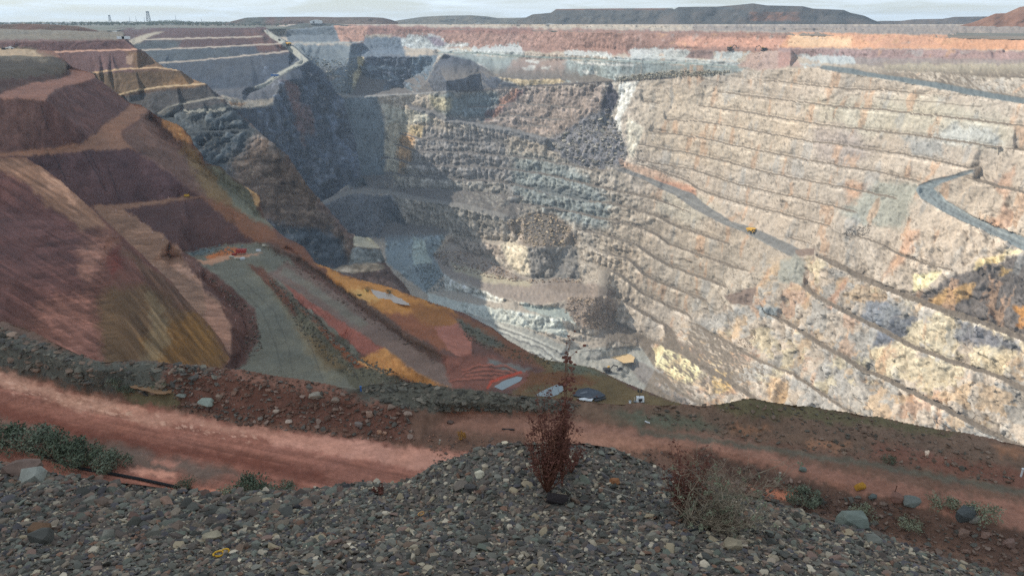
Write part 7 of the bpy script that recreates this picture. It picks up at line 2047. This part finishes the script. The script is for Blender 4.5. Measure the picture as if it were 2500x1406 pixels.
# the larger single stones of the gravel
rng = np.random.default_rng(77)
tone = [('dark grey', (78, 77, 74)), ('mid grey', (104, 102, 97)), ('brown', (108, 92, 82)), ('greenish grey', (98, 103, 96)), ('tan', (146, 134, 116)), ('pinkish', (122, 102, 96))]
mats = [mat_plain('stone_%s' % t[0].replace(' ', '_'), (int(t[1][0] * 1.16), int(t[1][1] * 1.12), int(t[1][2] * 1.04)), 0.9, noise=0.22, nscale=40) for t in tone]
proto = []
for ti in range(len(tone)):
    for s_ in range(4):
        V, F = HULLS[(ti * 4 + s_) % len(HULLS)]
        proto.append((ti, mesh_np('rock', V * 0.5, F, mats[ti], smooth=False)))
LM = [(62, 1160, 'the big flat brown boulder'), (96, 1320, 'the dark rounded boulder'), (300, 1240, 'the black pipe end'), (520, 1318, 'the pale tan angular rock'), (535, 1354, 'the two yellow rings'),
      (612, 1215, 'the round green shrub'), (925, 1205, 'the tiny dark red sprig'), (1028, 1254, 'the single tan ring'), (1140, 1195, 'the flat brown slab'), (1172, 1165, 'the bright cream rock'), (1165, 1332, 'the brown-grey wedge rock'),
      (1362, 1228, 'the near black rock'), (1395, 1120, 'the low grey-brown sprig'), (1500, 1190, 'the rusty brown rock'), (1500, 1300, 'the thin pale stick'), (1740, 1280, 'the twig bush'), (1788, 1335, 'the tan rounded rock'),
      (1930, 1330, 'the bare right slope top'), (2078, 1285, 'the pale grey-green boulder'), (2130, 1330, 'the white-spotted grey rock'), (760, 1330, 'the open gravel left of centre'), (300, 1360, 'the lower left gravel')]
px, py = pick(Fg, [(0, 1140), (200, 1176), (540, 1218), (720, 1212), (900, 1184), (1010, 1176), (1110, 1130), (1240, 1094), (1420, 1092), (1560, 1130), (1680, 1188), (1900, 1238), (2040, 1284), (2200, 1342), (2400, 1396), (2200, 1400), (1300, 1404), (0, 1404)], 230, rng)
SP_ = Fg.surf(px, py)
for k in range(230):
    ti, me = proto[int(rng.integers(0, len(proto)))]
    o = link('rock', me, None, Vector(SP_[k]) + Vector((0, 0, 0.008)))
    s = 0.040 + 0.045 * rng.random() ** 2.2
    o.scale = (s, s * rng.uniform(0.8, 1.1), s * rng.uniform(0.8, 1.1)); o.rotation_euler = (rng.normal(0, 0.35), rng.normal(0, 0.35), rng.random() * 6.28)
    d_ = [(math.hypot(px[k] - lx, (py[k] - ly) * 1.6), nm_, lx, ly) for lx, ly, nm_ in LM]
    _, nm_, lx, ly = min(d_)
    dx, dy = px[k] - lx, (py[k] - ly) * 1.6
    side = ('left of' if dx < 0 else 'right of') if abs(dx) > abs(dy) else ('behind' if dy < 0 else 'in front of')
    sh = ('flat', 'wedge-shaped', 'blocky', 'pointed')[(int(me.name[-3:]) if me.name[-3:].isdigit() else 0) % 4]
    tag(o, '%s %s stone in the gravel %s %s' % (sh, tone[ti][0], side, nm_), 'rock', 'larger loose stones of the gravel mound')

# ------------------------------------------------------------------ small man-made things near by
M_RING = mat_plain('yellow_ring', (232, 178, 52), 0.5, noise=0.1)
M_RING2 = mat_plain('tan_ring', (214, 160, 96), 0.5, noise=0.1)
def ring(P, a, b, r, mat, label, rz, group=None, tiltx=0.0):
    m = MB(); pts = []
    for k in range(25):
        t = 2 * math.pi * k / 24; pts.append((a * math.cos(t), b * math.sin(t), r + 0.3 * r * math.sin(2 * t)))
    m.tube(pts, r, 8); o = m.build('ring', mat, None, True); o.location = Vector(P) + Vector((0, 0, 0.012)); o.rotation_euler = (tiltx, 0.1, rz)
    return tag(o, label, 'ring', group)
gr = 'yellow rings dropped on the gravel'
ring(Fg.surf(533, 1354)[0], 0.022, 0.014, 0.0042, M_RING, 'larger of two yellow rings lying together on the left gravel', 0.5, gr, 0.3)
ring(Fg.surf(545, 1350)[0] + np.array([0.012, 0, 0.006]), 0.016, 0.009, 0.0040, M_RING, 'smaller yellow ring overlapping the right end of the larger one', 0.2, gr, 0.35)
ring(Fg.surf(1028, 1254)[0] + np.array([0, 0, 0.012]), 0.020, 0.008, 0.0034, M_RING2, 'single oval tan ring standing tilted on the middle gravel', 0.9, gr, 0.5)
st = MB().tube([(-0.06, 0.03, 0.02), (0.07, -0.04, 0.012)], 0.0026, 6).build('stick', M_WOOD); st.location = Vector(Fg.surf(1500, 1212)[0]); tag(st, 'thin pale straight stick lying right of the near black rock', 'stick')
# hose along the foot of the mound
hp = [(-60, 1072), (0, 1084), (40, 1092), (90, 1108), (140, 1128), (200, 1148), (270, 1160), (340, 1172), (420, 1190), (480, 1203), (540, 1214)]
pts = [tuple(R.surf(x, y)[0] + np.array([0, 0, 0.10])) for x, y in hp]
h_ = MB().tube(pts, 0.09, 8).build('hose', M_BLK, None, True); tag(h_, 'black poly pipe running along the road edge below the left gravel', 'pipe')
# pickets and posts
def picket(T, x, y, hpx, mat, label, lean=0.0, name='picket', r=0.022):
    P = T.surf(x, y)[0]; sc_ = np.linalg.norm(P) / FPX; h = hpx * sc_ * 1.15
    q = empty(name, P); tag(q, label, 'post')
    MB().box((0, 0, h / 2), (r * 2, r * 0.7, h)).box((0, r * 0.5, h / 2), (r * 0.7, r * 1.2, h)).build('shaft', mat, q); MB().box((0, 0, h), (r * 2.4, r * 2.4, r)).build('cap', mat, q)
    q.rotation_euler = (0, lean, 0); return q
picket(R, 2178, 1222, 30, M_RUST, 'rusty star picket beside the brown boulder on the right bank', 0.14)
picket(R, 2492, 1164, 16, M_WHT, 'white marker post at the right edge of the photo', 0.05, 'marker_post', 0.05)
picket(R, 1903, 1168, 12, M_WOOD, 'short pale stake on the bank right of the twig bush', 0.0, 'stake', 0.05)
picket(R, 881, 954, 11, M_BLU, 'small blue post at the edge of the grey ramp above the reddish bund', 0.0, 'marker_post', 0.05)
picket(R, 1115, 992, 10, M_WOOD, 'pale stake on the dark rubble above the pink track', 0.1, 'stake', 0.05)
picket(R, 1072, 1084, 10, M_WOOD, 'pale upright stone-like stake by the road left of the mound', 0.2, 'stake', 0.05)
for k, (x0, y0, x1, y1, lb) in enumerate(((1226, 1047, 1256, 1049, 'thin dark stick lying on the pink track left of the tall red plant'), (1574, 1032, 1586, 1035, 'short white offcut lying on the stones beyond the twig bush'))):
    a_, b_ = R.surf(x0, y0)[0], R.surf(x1, y1)[0]
    o = MB().tube([tuple(a_ + np.array([0, 0, 0.05])), tuple(b_ + np.array([0, 0, 0.05]))], 0.05, 6).build('stick', (M_DRK, M_WHT)[k]); tag(o, lb, 'stick')
